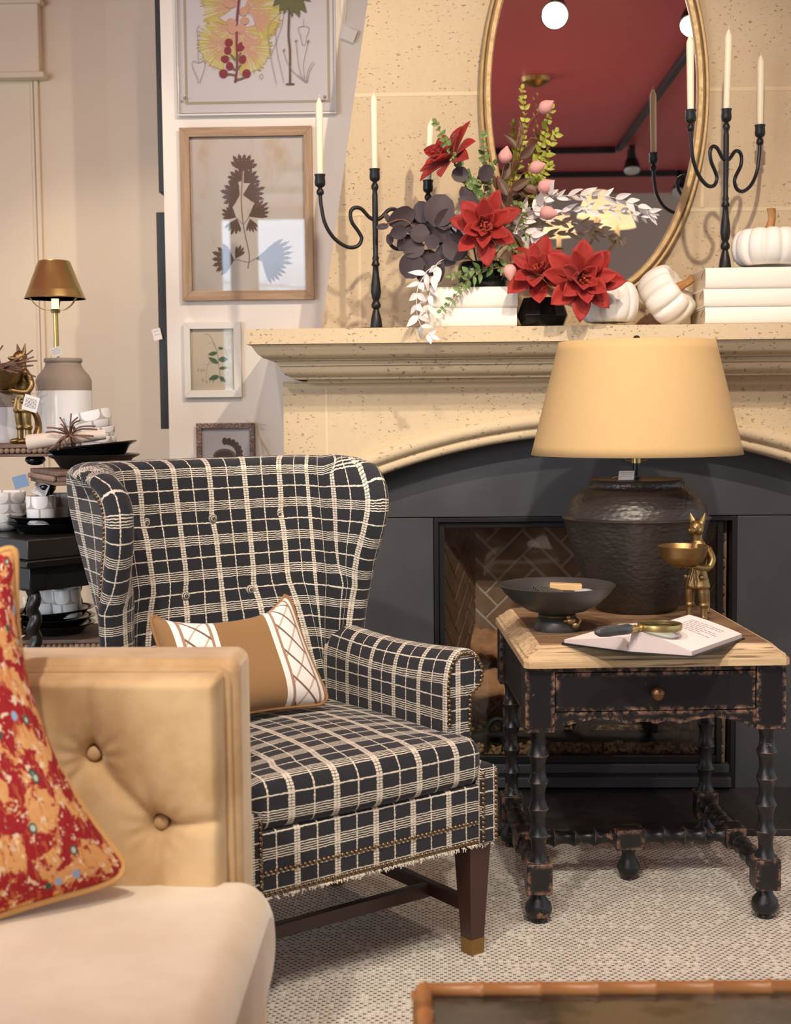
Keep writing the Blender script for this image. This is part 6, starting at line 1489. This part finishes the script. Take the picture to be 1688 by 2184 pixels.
for a in ((X0, X1, Z0, Z0+0.006), (X0, X0+0.005, Z0+0.006, Z1), (X1-0.005, X1, Z0+0.006, Z1)):
    mb = MB(); mb.box(a[0], a[1], Ya+0.0045, PY-0.001, a[2], a[3]); mb.build('acrylic_edge', simple('acrylic_edge_glow', (226, 224, 220), 0.15) if 'acrylic_edge_glow' not in bpy.data.materials else bpy.data.materials['acrylic_edge_glow'], t, world=True, smooth=0, bevel=0.001)
for x, y in ((394, 209), (693, 207)):
    p = at(x, y, Ya-0.001); mb = MB(); mb.sphere(p, 0.0052, 14, 10, None, (1, 0.7, 1)); mb.build('stud', simple('steel_stud', (150, 140, 130), 0.25, 0.9) if 'steel_stud' not in bpy.data.materials else bpy.data.materials['steel_stud'], t, world=True)
ya = PY-0.0100; DY = [0]
def lay(): DY[0] += 1; return ya-0.00022*DY[0]
def tuftfan(x, y, a0, a1, L, seed):
    rnd = random.Random(seed)
    for mat_, l0, l1, nn, w in (('yellow_ink', 0.35, 1.0, 75, 1.3), ('peach_ink', 0.05, 0.66, 50, 1.3)):
        mb = MB(); Yl = lay()
        if mat_ == 'yellow_ink':
            P = [(x+L*0.30*math.cos(math.radians(a0)), y-L*0.30*math.sin(math.radians(a0)))]
            arc = [math.radians(a0+(a1-a0)*k/20) for k in range(21)]
            rr = lambda k: 0.90*L*(1+0.03*math.sin(k*2.1))
            P = [(x+rr(k)*math.cos(a), y-rr(k)*math.sin(a)) for k, a in enumerate(arc)]+[(x+0.20*L*math.cos(a), y-0.20*L*math.sin(a)) for a in arc[::-1]]
            pm = MB()
            for k in range(20): apoly(pm, [P[k], P[k+1], P[41-k-1], P[41-k]], Yl+0.00008)
            pm.build('tuft_wash', 'pale_tuft', bk_, world=True, smooth=0)
        for k in range(nn):
            a = math.radians(a0+(a1-a0)*rnd.random()); la, lb = L*l0*rnd.uniform(.8, 1.2), L*l1*rnd.uniform(.88, 1.04); b = a+rnd.uniform(-.05, .05)
            aline(mb, [(x+la*math.cos(a), y-la*math.sin(a)), (x+lb*math.cos(b), y-lb*math.sin(b))], w, Yl)
        mb.build('tuft', mat_, bk_, world=True, smooth=0)
for q in ((502, 60, 150, 290, 62, 1), (508, 10, 110, 215, 80, 2), (520, 20, -40, 70, 72, 3), (505, 62, -120, 10, 70, 4), (482, 92, 135, 265, 62, 5), (520, 100, -100, 30, 62, 6), (540, 30, -75, 15, 62, 7)): tuftfan(*q)
mb = MB(); Yl = lay(); aline(mb, [(502, 176), (506, 140), (505, 90), (506, 40), (512, -20), (514, -90)], 5.0, Yl)
mb.build('flower_stem', simple('print_rose_stem', (140, 70, 84), 0.9), bk_, world=True, smooth=0)
mb = MB(); Yl = lay()
for p in ([(506, 170), (520, 166), (526, 160)], [(502, 160), (488, 158), (482, 158)], [(502, 150), (494, 140)], [(506, 150), (514, 138)], [(503, 128), (492, 116)], [(507, 128), (514, 112)]): aline(mb, p, 4.5, Yl)
mb.build('bud_stalks', simple('print_olive_brown', (124, 112, 84), 0.9), bk_, world=True, smooth=0)
mb = MB(); Yl = lay()
for k, (x, y, rx, ry, ro_) in enumerate(((477, 157, 9, 9.5, 0), (526, 157, 9, 9.5, .3), (490, 141, 8, 9, 0), (480, 126, 9, 8, 0), (518, 127, 7.5, 10, .2), (486, 108, 8, 9, 0), (514, 100, 8, 11, .5), (488, 91, 9, 9, .2))): aell(mb, x, y, rx, ry, ro_, Yl-0.00001*k)
mb.build('crimson_buds', 'crimson_ink', bk_, world=True, smooth=0)
mb = MB(); Yl = lay()
for k, (x, y, rx, ry) in enumerate(((494, 48, 11, 9), (514, 60, 10, 10), (496, 62, 10, 10), (522, 44, 9, 8), (526, 92, 9, 9), (488, 8, 12, 9), (520, 24, 9, 10))): aell(mb, x, y, rx, ry, 0.3, Yl-0.00001*k)
mb.build('peach_buds', 'peach_ink', bk_, world=True, smooth=0)
mb = MB(); Yl = lay(); aline(mb, [(619, 178), (619, 110), (616, 75), (617, 30), (617, -20)], 4.2, Yl); aell(mb, 619, 179, 10, 2.2, 0, Yl); mb.build('palm_trunk', simple('print_brown_trunk', (112, 88, 78), 0.9, var=0.3, vscale=250), bk_, world=True, smooth=0)
mb = MB(); Yl = lay()
for k, q in enumerate(((613, -16, 596, 26, 15), (615, -16, 606, 32, 14), (620, -16, 624, 38, 12), (620, -18, 640, 38, 19), (622, -20, 655, 28, 18), (622, -24, 664, 4, 14), (612, -20, 582, 14, 16))): aleaf(mb, *q, Yl-0.00001*k)
mb.build('palm_leaves', 'palm_ink', bk_, world=True, smooth=0)
mb = MB(); Yl = lay()
for p in ([(424, 134), (422, 80), (421, 62), (426, 53)], [(424, 134), (412, 130), (411, 142), (421, 166), (424, 177)], [(424, 134), (436, 130), (438, 142), (430, 166), (427, 177)], [(558, 157), (554, 163), (558, 168), (562, 163), (558, 157)], [(648, 40), (648, 55)], [(648, 55), (637, 60), (642, 78), (646, 94), (652, 94), (655, 78), (660, 60), (648, 55)], [(654, 176), (640, 150), (632, 88)], [(654, 176), (628, 155), (612, 130), (606, 108)], [(654, 176), (648, 140), (658, 90)], [(656, 176), (662, 150), (672, 134)], [(655, 176), (658, 150), (668, 130)], [(590, 178), (578, 120), (572, 60), (600, 25)], [(606, 176), (592, 110), (588, 60)], [(578, 120), (600, 60), (606, 30)], [(654, 176), (634, 158)]): aline(mb, p, 1.0, Yl)
for x, y in ((632, 87), (606, 107), (658, 88)): aell(mb, x, y, 2.4, 3, 0, Yl)
mb.build('pencil_lines', 'grey_ink', bk_, world=True, smooth=0)
ht = at(742, 66, PY-0.012); s0 = at(731, -60, PY-0.02)
hang_tag('price_tag', 'blank white square tag hanging from a string at the top, beside the chimney', frame(at(740, 86, PY-0.02), (0.92, 0, -0.36), (0, -1, 0.0)) , 0.047, 0.042, 'tag', 0, [at(733, 48, PY-0.02), at(727, 10, PY-0.012), at(733, -60, PY-0.012), at(741, 10, PY-0.012), at(737, 48, PY-0.02)])
# black frames hung on the pier's return, seen edge on
for lb, y0, y1, xa in (('upper black picture frame seen edge on at the corner of the white wall', -120, 410, 336), ('lower black picture frame seen edge on at the corner of the white wall', 452, 915, 341)):
    a, b = at(xa, (y0+y1)/2, PY+0.06), at(354, (y0+y1)/2, PY+0.06); za, zb_ = at(345, y1, PY+0.03).z, at(345, y0, PY+0.03).z
    t = thing('picture_frame', lb, 'picture', (xl-0.012, PY+0.22, (za+zb_)/2))
    mb = MB(); w = 0.03; ya0, yb0 = PY+0.035, PY+0.40
    for (p0, p1, q0, q1) in ((ya0, ya0+w, za, zb_), (yb0-w, yb0, za, zb_), (ya0+w, yb0-w, za, za+w), (ya0+w, yb0-w, zb_-w, zb_)): mb.box(a.x, xl-0.001, p0, p1, q0, q1)
    mb.build('frame', 'frame_black', t, world=True, bevel=0.002); rbox(a.x+0.008, xl-0.002, ya0+w, yb0-w, za+w, zb_-w).build('print', 'art_white', t); t_ = [c for c in t.children]; 
    o = t_[-1]; o.matrix_parent_inverse = world_of(t).inverted()
hang_tag('price_tag', 'small grey tag hanging from the lower edge on black frame', frame(at(338, 725, PY+0.025), (1, 0, 0.22), (0, -1, 0.0)), 0.030, 0.040, 'tag', 2)

# ------------------------------------------------------------------ display table at the far left
def scallop():
    m, t, b = base('white_cup_with_grey_scallops', (232, 231, 230), 0.3)
    uv = t.coord('UV'); s = t.sep(uv); RH = 0.040
    vv = t.math('DIVIDE', s[1], RH); row = t.math('FLOOR', vv); fv = t.math('FRACT', vv)
    odd = t.math('FRACT', t.math('MULTIPLY', row, 0.5))
    fu = t.math('ABSOLUTE', t.math('SUBTRACT', t.math('FRACT', t.math('ADD', s[0], odd)), 0.5))
    yy = t.math('MAXIMUM', t.math('SUBTRACT', 0.55, fv), 0.0)
    d = t.math('POWER', t.math('ADD', t.math('POWER', fu, 2.6), t.math('POWER', t.math('MULTIPLY', yy, 0.86), 2.6)), 1/2.6)
    t.link(t.mix(t.smooth(d, 0.435, 0.455), lin((234, 233, 232)), lin((176, 171, 164))), b.inputs['Base Color']); return m
M['scallop'] = scallop()
def vessel(name, label, cat, loc, prof, mat, group=None, nu=6, tilt=(0, 0), rz=0, seg=56, smooth=50):
    mb = MB(); mb.lathe(prof, seg, None, nu); o = mb.build(name, mat, None, smooth=smooth); o.location = loc; o.rotation_euler = (tilt[0], tilt[1], rz); return tag(o, label, cat, group)
def cup_prof(r, h): return [(0.0001, 0.0), (r*0.92, 0.0), (r*0.96, 0.003), (r, h-0.002), (r-0.001, h), (r-0.004, h-0.001), (r-0.006, 0.008), (0.0001, 0.006)]
def plate_prof(r, h): return [(0.0001, 0.0), (r*0.60, 0.0), (r*0.70, 0.003), (r*0.80, h*0.55), (r*0.84, h*0.75), (r, h), (r+0.001, h+0.0025), (r*0.98, h+0.003), (r*0.83, h*0.88), (r*0.68, 0.008), (0.0001, 0.006)]
# black table, corner toward the room
YC = 3.50; tc = at(60, 1196, YC); dA = Vector((math.sin(math.radians(42)), math.cos(math.radians(42)), 0)); dB = Vector((-dA.y, dA.x, 0))
TBR = math.atan2(dA.y, dA.x); TZ = tc.z
bt_ = thing('display_table', 'black painted display table with twisted legs behind the wing chair', 'table', (tc.x, tc.y, 0), TBR)
SA, SB = 0.55, 0.60
rbox(-0.012, SA, -0.012, SB, TZ-0.020, TZ).build('tabletop', 'black_paint', bt_, bevel=0.004)
for a in ((0.02, SA-0.03, 0.012, 0.03), (0.012, 0.03, 0.03, SB-0.03)): rbox(*a, TZ-0.085, TZ-0.020).build('apron', 'black_paint', bt_, bevel=0.002)
zl0 = at(75, 1262, YC).z
for (x, y) in ((0.032, 0.032), (SA-0.05, 0.032), (0.032, SB-0.05), (SA-0.05, SB-0.05)):
    mb = MB(); mb.M = T(x, y, 0); hz = [(zl0+0.01)*i/90 for i in range(91)]; mb.tube([(0.0045*math.cos(2*PI*z/0.055), 0.0045*math.sin(2*PI*z/0.055), z) for z in hz], 0.0165, 18); lg = mb.build('leg', 'black_paint', bt_, smooth=60)
    rbox(x-0.024, x+0.024, y-0.024, y+0.024, zl0, TZ-0.020).build('corner_block', 'black_paint', lg, bevel=0.004)
SHZ = at(120, 1400, 3.72).z-0.035
rbox(0.0, SA-0.02, 0.0, SB-0.02, SHZ-0.30, SHZ-0.28).build('lower_shelf', 'black_paint', bt_, bevel=0.002)
def onT(a, b, z): p = Vector((tc.x, tc.y, 0))+dA*a+dB*b; return (p.x, p.y, z)
BXH = at(62, 1153, YC-0.01).z
bxx = rbox(0.0, SA-0.05, 0.0, SB-0.06, TZ+0.0005, BXH).build('riser_box', 'black_lid', None, bevel=0.003); bxx.location = (tc.x, tc.y, 0); bxx.rotation_euler = (0, 0, TBR); tag(bxx, 'black lacquered riser box lying on the display table', 'box')
# plates, cups and bowls on the box
pc = at(108, 1135, 3.74); pz = BXH+0.0005
vessel('dinner_plate', 'black glazed plate at the bottom of the stack on the riser box', 'plate', (pc.x, pc.y, pz), plate_prof(0.118, 0.026), 'black_glaze', 'black plates on the riser box')
vessel('dinner_plate', 'black glazed plate under the two scalloped mugs', 'plate', (pc.x, pc.y, pz+0.0185), plate_prof(0.115, 0.026), 'black_glaze', 'black plates on the riser box')
cz = pz+0.0265
q = at(88, 1100, 3.68); vessel('mug', 'white mug with grey scallops on the black plates, nearest the blue tag', 'mug', (q.x, q.y, cz), cup_prof(0.040, 0.078), 'scallop', 'scalloped mugs', 5, (0, 0), 0.5)
q = at(132, 1100, 3.78); vessel('mug', 'white mug with grey scallops tucked behind the chair wing', 'mug', (q.x, q.y, cz), cup_prof(0.040, 0.078), 'scallop', 'scalloped mugs', 5, (0, 0), 1.1)
q = at(2, 1120, 3.80)
for i, lb in enumerate(('white scalloped bowl at the bottom of the far left stack', 'white scalloped bowl in the middle of the far left stack', 'white scalloped bowl on top of the far left stack')):
    vessel('bowl', lb, 'bowl', (q.x, q.y, pz+0.026*i), [(0.0001, 0.0), (0.045, 0.0), (0.062, 0.012), (0.070, 0.035), (0.072, 0.055), (0.0705, 0.057), (0.068, 0.054), (0.060, 0.018), (0.0001, 0.009)] if i == 2 else [(0.0001, 0.0), (0.045, 0.0), (0.062, 0.012), (0.070, 0.028), (0.072, 0.050), (0.069, 0.050), (0.060, 0.0265), (0.0001, 0.020)], 'scallop', 'scalloped bowls at the far left', 7)
# beaded wooden risers
def riser(name, label, org, dx, dy, L, Wd, ztop, beads, feet):
    dx, dy = Vector(dx).normalized(), Vector(dy).normalized(); O = Vector((org[0], org[1], ztop)); t = thing(name, label, 'riser', tuple(O)); fm = Matrix((dx, dy, Vector((0, 0, 1)))).transposed().to_4x4()
    mb = MB(); mb.M = fm; mb.box(0, L, 0, Wd, -0.011, 0.0); mb.box(0.006, L-0.006, 0.006, Wd-0.006, -0.027, -0.011); mb.box(0, L, 0, Wd, -0.036, -0.027); mb.build('board', 'riser', t, bevel=0.002)
    r = 0.0080
    mb = MB(); mb.M = fm
    for (x0, y0, x1, y1) in ((0.012, -0.002, L-0.012, -0.002), (-0.002, 0.012, -0.002, Wd-0.012)):
        n = int(math.hypot(x1-x0, y1-y0)/(2*r*0.98))
        for i in range(n+1): mb.sphere((x0+(x1-x0)*i/n, y0+(y1-y0)*i/n, -0.019), r, 10, 7)
    mb.build('bead_trim', 'walnut_bead', t, smooth=80)
    for x, y, h in feet:
        mb = MB(); mb.M = fm; mb.lathe([(0.012, -0.036-h), (0.022, -0.036-h+0.004), (0.030, -0.036-h*0.45), (0.027, -0.040), (0.020, -0.036)], 22, T(x, y, 0)); mb.build('bun_foot', 'black_glaze', t, smooth=60)
    return t
Y2 = 3.74; r2 = at(64, 998, Y2); d1 = Vector((0.478, -0.878, 0)); d2 = Vector((0.878, 0.478, 0)); RZT = r2.z
riser('beaded_riser', 'grey brown wooden riser with beaded edge, its corner meeting the chair wing', (r2.x, r2.y), d1, d2, 0.30, 0.34, RZT, True, ())
# black posts carrying the riser above the cups
for lb, s_, w_ in (('black turned post under the beaded riser, near the blue tag', 0.035, 0.035), ('black turned post under the far edge of the beaded riser', 0.05, 0.29), ('black turned post under the riser, hidden by the chair', 0.26, 0.30)):
    p = Vector((r2.x, r2.y, 0))+d1*s_+d2*w_; h = RZT-0.0365-BXH-0.001
    vessel('riser_post', lb, 'post', (p.x, p.y, BXH+0.0005), [(0.0001, 0), (0.016, 0), (0.012, 0.006), (0.009, 0.02), (0.009, h-0.05), (0.014, h-0.04), (0.026, h-0.022), (0.028, h-0.012), (0.020, h), (0.0001, h)], 'black_glaze', None, 1, (0, 0), 0, 22)
Y3 = 3.86; ua = at(119, 947, Y3); UZ = ua.z
riser('beaded_riser', 'upper grey brown riser with beaded front edge under the brass fox and crock', (ua.x-0.46, Y3), (1, 0, 0), (0, 1, 0), 0.46, 0.40, UZ, True, ((0.385, 0.05, RZT and max(0.012, UZ-0.0365-RZT-0.0005)),))
for lb, x_, y_ in (('black turned post under the back corner of the upper riser', 0.42, 0.36), ('black turned post at the left end of the upper riser', 0.05, 0.05)):
    h = UZ-0.0365-BXH-0.001; vessel('riser_post', lb, 'post', (ua.x-0.46+x_, Y3+y_, BXH+0.0005), [(0.0001, 0), (0.014, 0), (0.010, 0.02), (0.010, h-0.03), (0.024, h-0.012), (0.018, h), (0.0001, h)], 'black_glaze', None, 1, (0, 0), 0, 20)
# lamp, crocks and fox on the upper riser
def zr(py, Y): return at(100, py, Y).z-UZ
Yc = 4.10
q = at(137, 850, Yc); k = Yc/FPX; zt3 = zr(765, Yc); zs = zr(812, Yc); zg = zr(834, Yc)
ck = thing('stoneware_crock', 'large white crock with unglazed grey shoulder in front of the brass lamp', 'crock', (q.x, Yc, UZ+0.0005))
mb = MB(); mb.lathe([(0.0001, 0), (56*k, 0), (58*k, 0.004), (58.5*k, 0.03), (58.5*k, zg)], 64); mb.build('glazed_body', 'crock_white', ck, smooth=50)
mb = MB(); mb.lathe([(58.5*k, zg), (58.5*k, zs), (54*k, zs+0.014), (42*k, zs+0.034), (38*k, zs+0.045), (37*k, zt3-0.014), (40*k, zt3-0.011), (40.5*k, zt3-0.004), (39*k, zt3), (35*k, zt3), (34*k, zt3-0.012), (34*k, zs)], 64); mb.build('grey_shoulder', 'crock_grey', ck, smooth=50)
q = at(3, 900, 4.08); k = 4.08/FPX
ck = thing('stoneware_crock', 'smaller white crock with grey shoulder behind the brass fox at the left edge', 'crock', (q.x, 4.08, UZ+0.0005))
z1_, z2_ = zr(868, 4.08), zr(838, 4.08)
mb = MB(); mb.lathe([(0.0001, 0), (42*k, 0), (43*k, 0.01), (46*k, z1_*0.8), (44*k, z1_)], 56); mb.build('glazed_body', 'crock_white', ck, smooth=50)
mb = MB(); mb.lathe([(44*k, z1_), (41*k, z1_+0.012), (38*k, z2_), (40*k, z2_+0.004), (34*k, z2_+0.004), (34*k, z1_)], 56); mb.build('grey_shoulder', 'crock_grey', ck, smooth=50)
Yl = 4.23; q = at(121, 760, Yl); k = Yl/FPX; z0_, z1_ = zr(638, Yl), zr(557, Yl); zarm = zr(660, Yl)
bl_ = thing('brass_lamp', 'brushed brass table lamp with lit conical shade behind the large crock', 'lamp', (q.x, Yl, UZ+0.0005))
mb = MB(); mb.lathe([(0.0001, 0.012), (0.05, 0.011), (0.055, 0.004), (0.055, 0.0), (0.0001, 0.0)], 40); mb.build('base', 'brass', bl_, smooth=50)
mb = MB(); mb.lathe([(0.0082, 0.011), (0.0082, zarm), (0.0001, zarm)], 20); mb.lathe([(0.013, zarm-0.012), (0.016, zarm-0.004), (0.013, zarm), (0.0001, zarm)], 20); mb.build('stem', 'brass', bl_, smooth=50)
mb = MB(); P = []
for r_, z_ in ((65*k, z0_), (62.5*k, z0_+0.004), (34*k, z1_-0.004), (31*k, z1_), (0.0001, z1_+0.001), (0.0001, z1_-0.002), (30*k, z1_-0.0025), (33*k, z1_-0.006), (64*k, z0_)): P.append((r_, z_))
mb.lathe(P, 72); sh_ = mb.build('lamp_shade', 'brass', bl_, smooth=40)
mb = MB(); mb.lathe([(63.4*k, z0_+0.0005), (32.5*k, z1_-0.007), (0.0001, z1_-0.004)], 72); mb.build('shade_lining', 'wall', sh_, smooth=40)
for a in (0.5, 0.5+2*PI/3, 0.5+4*PI/3):
    m = RZ(a-0.9); mb = MB(); pp = crom([(0.008, 0, zarm-0.004), (0.034, 0, zarm-0.004), (0.062, 0, zarm+0.010), (0.080, 0, zarm+0.030), (0.0925, 0, z0_+0.003)], 5)
    rows = [[m @ (p+Vector((0, s_*0.0045, o_))) for s_, o_ in ((-1, 0), (1, 0), (1, 0.0012), (-1, 0.0012))] for p in pp]; mb.grid(rows, closed=True, flip=True); mb.build('shade_arm', 'brass', bl_, smooth=40)
mb = MB(); mb.lathe([(0.0115, zarm), (0.0115, zarm+0.05), (0.0001, zarm+0.05)], 18); mb.build('candle_sleeve', emit('lit_cream_sleeve', (255, 232, 190), 1.2), bl_)  # bulb light on the sleeve put into its own emission
mb = MB(); mb.sphere((0, 0, zarm+0.068), 0.013, 14, 10, None, (1, 1, 1.5)); mb.build('bulb', 'bulb', bl_)
pl_ = bpy.data.lights.new('brass_lamp_light', 'POINT'); po = bpy.data.objects.new('brass_lamp_light', pl_); COL.objects.link(po); pl_.energy = 7.0; pl_.color = (1, 0.74, 0.42); pl_.shadow_soft_size = 0.012; po.location = (q.x, Yl, UZ+zarm+0.035); pl_.use_shadow = True
hang_tag('price_tag', 'white price tag hung on the stem of the brass lamp above the crock', frame(at(124, 760, 4.19), (0.9, 0.2, 0.3), (0.2, -0.3, 1)) @ RX(PI/2) @ T(0.0, 0, 0), 0.034, 0.03, 'tag', 3, [at(108, 762, 4.19), at(115, 748, 4.2), at(122, 745, 4.22)], 5)
qf = at(50, 952, 3.93)
fs = fox('fox_statue', 'brass fox statue with a bowl of beaded twigs on the upper riser', (qf.x+0.004, 3.93, UZ+0.0005), math.radians(-40), 1.06)
for o in list(fs.children):
    pass
# bundle of twigs and a gold ball in its bowl
wmx = world_of(fs); bc = wmx @ Vector((0, -0.074, 0.185))
t = thing('twig_bundle', 'bundle of brown beaded twigs lying in the fox bowl at the left', 'twigs', tuple(bc)); rnd = random.Random(9); mb = MB()
for i in range(46):
    a = rnd.uniform(-0.9, 1.2) if i < 34 else rnd.uniform(2.0, 3.6); L = rnd.uniform(0.05, 0.115); el = rnd.uniform(0.05, 0.55) if i < 34 else rnd.uniform(0.3, 1.2)
    d = Vector((math.cos(a)*math.cos(el), math.sin(a)*0.5*math.cos(el), math.sin(el))); s_ = Vector((rnd.uniform(-.035, .01), rnd.uniform(-.025, .025), 0.006+rnd.uniform(0, .012))); b_ = Vector((rnd.uniform(-.3, .3), rnd.uniform(-.3, .3), rnd.uniform(-.5, .1)))
    mb.tube(crom([s_, s_+d*L*0.5, s_+(d+b_*0.5).normalized()*L], 4), 0.0022, 6)
for dx in ((-0.020, 0.075), (-0.006, 0.085), (-0.012, 0.05)): mb.tube(crom([(-0.02, 0, 0.01), (dx[0]-0.01, -0.005, 0.04), (dx[0]+(0.022 if dx[1] > .08 else 0), -0.005, dx[1])], 4), 0.0023, 6)
mb.build('twigs', 'coral', t)
mb = MB(); mb.sphere((0, 0, 0), 0.017, 20, 12); o = mb.build('brass_ball', 'brass', None, smooth=80); o.location = bc+Vector((0.0, -0.030, 0.012)); tag(o, 'small brass ball among the twigs in the fox bowl', 'ball')
hang_tag('price_tag', 'white printed price tag hanging on the fox in front of the crock', frame(at(62, 875, 3.80), (0.94, 0.0, -0.30), (0.25, -0.1, 1)) @ RX(PI/2) @ T(0, -0.002, 0), 0.043, 0.044, 'tag', 7, [at(66, 838, 3.80), at(80, 838, 3.83), at(75, 815, 3.86)], 3)
# plates, napkin, bowls on the lower riser
pc = at(200, 985, 3.70); pz2 = RZT+0.0005; k = 3.70/FPX
pr2 = lambda r, h: [(0.0001, 0.0), (r*0.66, 0.0), (r*0.72, 0.004), (r*0.80, h*0.5), (r*0.85, h*0.72), (r*0.99, h*0.94), (r, h), (r*0.985, h+0.002), (r*0.84, h*0.86), (r*0.70, 0.008), (0.0001, 0.006)]
vessel('serving_plate', 'deep black glazed plate under the tilted one on the beaded riser', 'plate', (pc.x, pc.y, pz2), pr2(0.126, 0.036), 'black_glaze', 'deep black plates on the beaded riser')
vessel('serving_plate', 'deep black glazed plate tilted under the napkin and white bowls', 'plate', (pc.x-0.004, pc.y, pz2+0.026), pr2(0.126, 0.036), 'black_glaze', 'deep black plates on the beaded riser', 1, (math.radians(0), math.radians(-5.5)))
q = at(194, 930, 3.76); zb3 = pz2+0.045
bp = lambda h: [(0.0001, 0.0), (0.050, 0.0), (0.060, 0.006), (0.066, h*0.6), (0.067, h), (0.0655, h+0.001), (0.063, h-0.002), (0.056, 0.012), (0.0001, 0.010)]
vessel('bowl', 'white scalloped bowl at the bottom of the stack beside the large crock', 'bowl', (q.x+0.004, q.y, zb3), bp(0.040), 'scallop', 'scalloped bowls on the black plates', 7, (0, 0), 0.4)
vessel('bowl', 'white scalloped bowl in the middle of the stack beside the large crock', 'bowl', (q.x+0.002, q.y, zb3+0.026), bp(0.040), 'scallop', 'scalloped bowls on the black plates', 7, (0, math.radians(-5)), 0.9)
vessel('bowl', 'white scalloped bowl tilted on top of the stack beside the large crock', 'bowl', (q.x, q.y, zb3+0.052), bp(0.052), 'scallop', 'scalloped bowls on the black plates', 7, (math.radians(-4), math.radians(-13)), 0.2)
na = [at(60, 944, 3.62), at(110, 937, 3.62), at(160, 934, 3.62), at(225, 926, 3.64)]
t = thing('linen_napkin', 'rolled oatmeal linen napkin with a beaded twig ring on the black plates', 'napkin', tuple(na[2]))
mb = MB(); pts = crom(na, 6); mb.tube(pts, [0.0215-0.008*i/(len(pts)-1) for i in range(len(pts))], 20, None, True); mb.build('roll', 'linen', t, world=True, smooth=60)
c = at(150, 928, 3.598); rnd = random.Random(12); mb = MB()
mb.tube([c+Vector((0, 0.026+0.026*math.cos(a), -0.004+0.026*math.sin(a))) for a in [2*PI*k_/20 for k_ in range(21)]], 0.004, 6)
tips = [(128, 890), (152, 882), (166, 890), (172, 896), (100, 912), (124, 914), (98, 922), (130, 905), (204, 909), (208, 916), (192, 936), (178, 944), (166, 946), (104, 960), (112, 956), (124, 960), (132, 955), (150, 946), (200, 930), (140, 950)]
for i, (x, y) in enumerate(tips):
    e = at(x, y, 3.585-0.01*(i % 3)); mdl = c.lerp(e, 0.5)+Vector((rnd.uniform(-.006, .006), -0.012, rnd.uniform(0, .012))); mb.tube(crom([c+Vector((0, -0.004, 0)), mdl, e], 5), 0.0023, 6)
mb.build('twig_ring', 'coral', t, world=True)
hang_tag('gift_tag', 'blank grey blue card tag hung under the corner of the beaded riser', frame(at(48, 1040, 3.66), (0.95, 0, 0.25), (-0.25, -0.1, 1)) @ RX(PI/2) @ T(0, 0, 0), 0.040, 0.034, 'blue_tag', 0, [at(64, 1030, 3.67), at(60, 1020, 3.69), at(68, 1008, 3.72)])
hang_tag('price_tag', 'white printed tag below the beaded riser, behind the scalloped mug', frame(at(82, 1056, 3.70), (0.92, 0, -0.38), (0.35, 0.05, 1)) @ RX(PI/2) @ T(0, 0, 0), 0.040, 0.036, 'tag', 5, [at(80, 1030, 3.70), at(76, 1016, 3.71), at(72, 1005, 3.72)], 7)
# lower shelf: riser with plates and mugs
Y5 = 3.80; lr = at(36, 1366, Y5); RL = lr.z
riser('beaded_riser', 'lower beaded riser standing under the display table behind the twisted leg', (lr.x, Y5), (1, 0.05, 0), (-0.05, 1, 0), 0.42, 0.30, RL, True, ((0.16, 0.06, 0.17), (0.36, 0.06, 0.17)))
zsh = SHZ-0.279
pc = at(112, 1345, Y5+0.12); pcx, pcy = pc.x, Y5+0.135
for i, lb in enumerate(('black glazed plate at the bottom of the stack under the display table', 'black glazed plate in the middle of the stack under the display table', 'black glazed plate carrying the mugs under the display table')):
    vessel('dinner_plate', lb, 'plate', (pcx, pcy, RL+0.0005+0.020*i), plate_prof(0.120, 0.028), 'black_glaze', 'black plates under the display table', 1, (0, math.radians(-3) if i == 2 else 0))
zc_ = RL+0.052
q = at(145, 1300, Y5+0.10); vessel('mug', 'white scalloped mug right of the twisted leg under the table', 'mug', (q.x, Y5+0.10, zc_), cup_prof(0.042, 0.086), 'scallop', 'scalloped mugs', 5, (0, math.radians(-3)), 0.2)
q = at(100, 1300, Y5+0.13); vessel('mug', 'white scalloped mug half behind the twisted leg under the table', 'mug', (q.x, Y5+0.14, zc_-0.003), cup_prof(0.040, 0.082), 'scallop', 'scalloped mugs', 5, (0, math.radians(-3)), 0.9)
q = at(44, 1290, Y5+0.1); t = thing('glass_goblet', 'small clear glass goblet with gold stem behind the red pillow edge', 'goblet', (q.x, Y5+0.1, zc_-0.05))
mb = MB(); mb.lathe([(0.006, 0.05), (0.024, 0.066), (0.030, 0.095), (0.029, 0.105), (0.027, 0.095), (0.021, 0.068), (0.0001, 0.055)], 28); mb.build('cup', 'glass', t, smooth=60)
mb = MB(); mb.lathe([(0.0001, 0.0), (0.022, 0.0), (0.020, 0.004), (0.006, 0.010), (0.005, 0.03), (0.010, 0.036), (0.005, 0.042), (0.006, 0.052), (0.0001, 0.052)], 24); mb.build('stem', 'old_brass', t, smooth=60)
q = at(95, 1420, 3.92); vessel('bowl', 'white scalloped bowl low under the beaded riser, behind the sofa arm', 'bowl', (q.x, 3.95, zsh), cup_prof(0.085, RL-0.0365-zsh-0.035), 'scallop', None, 8)
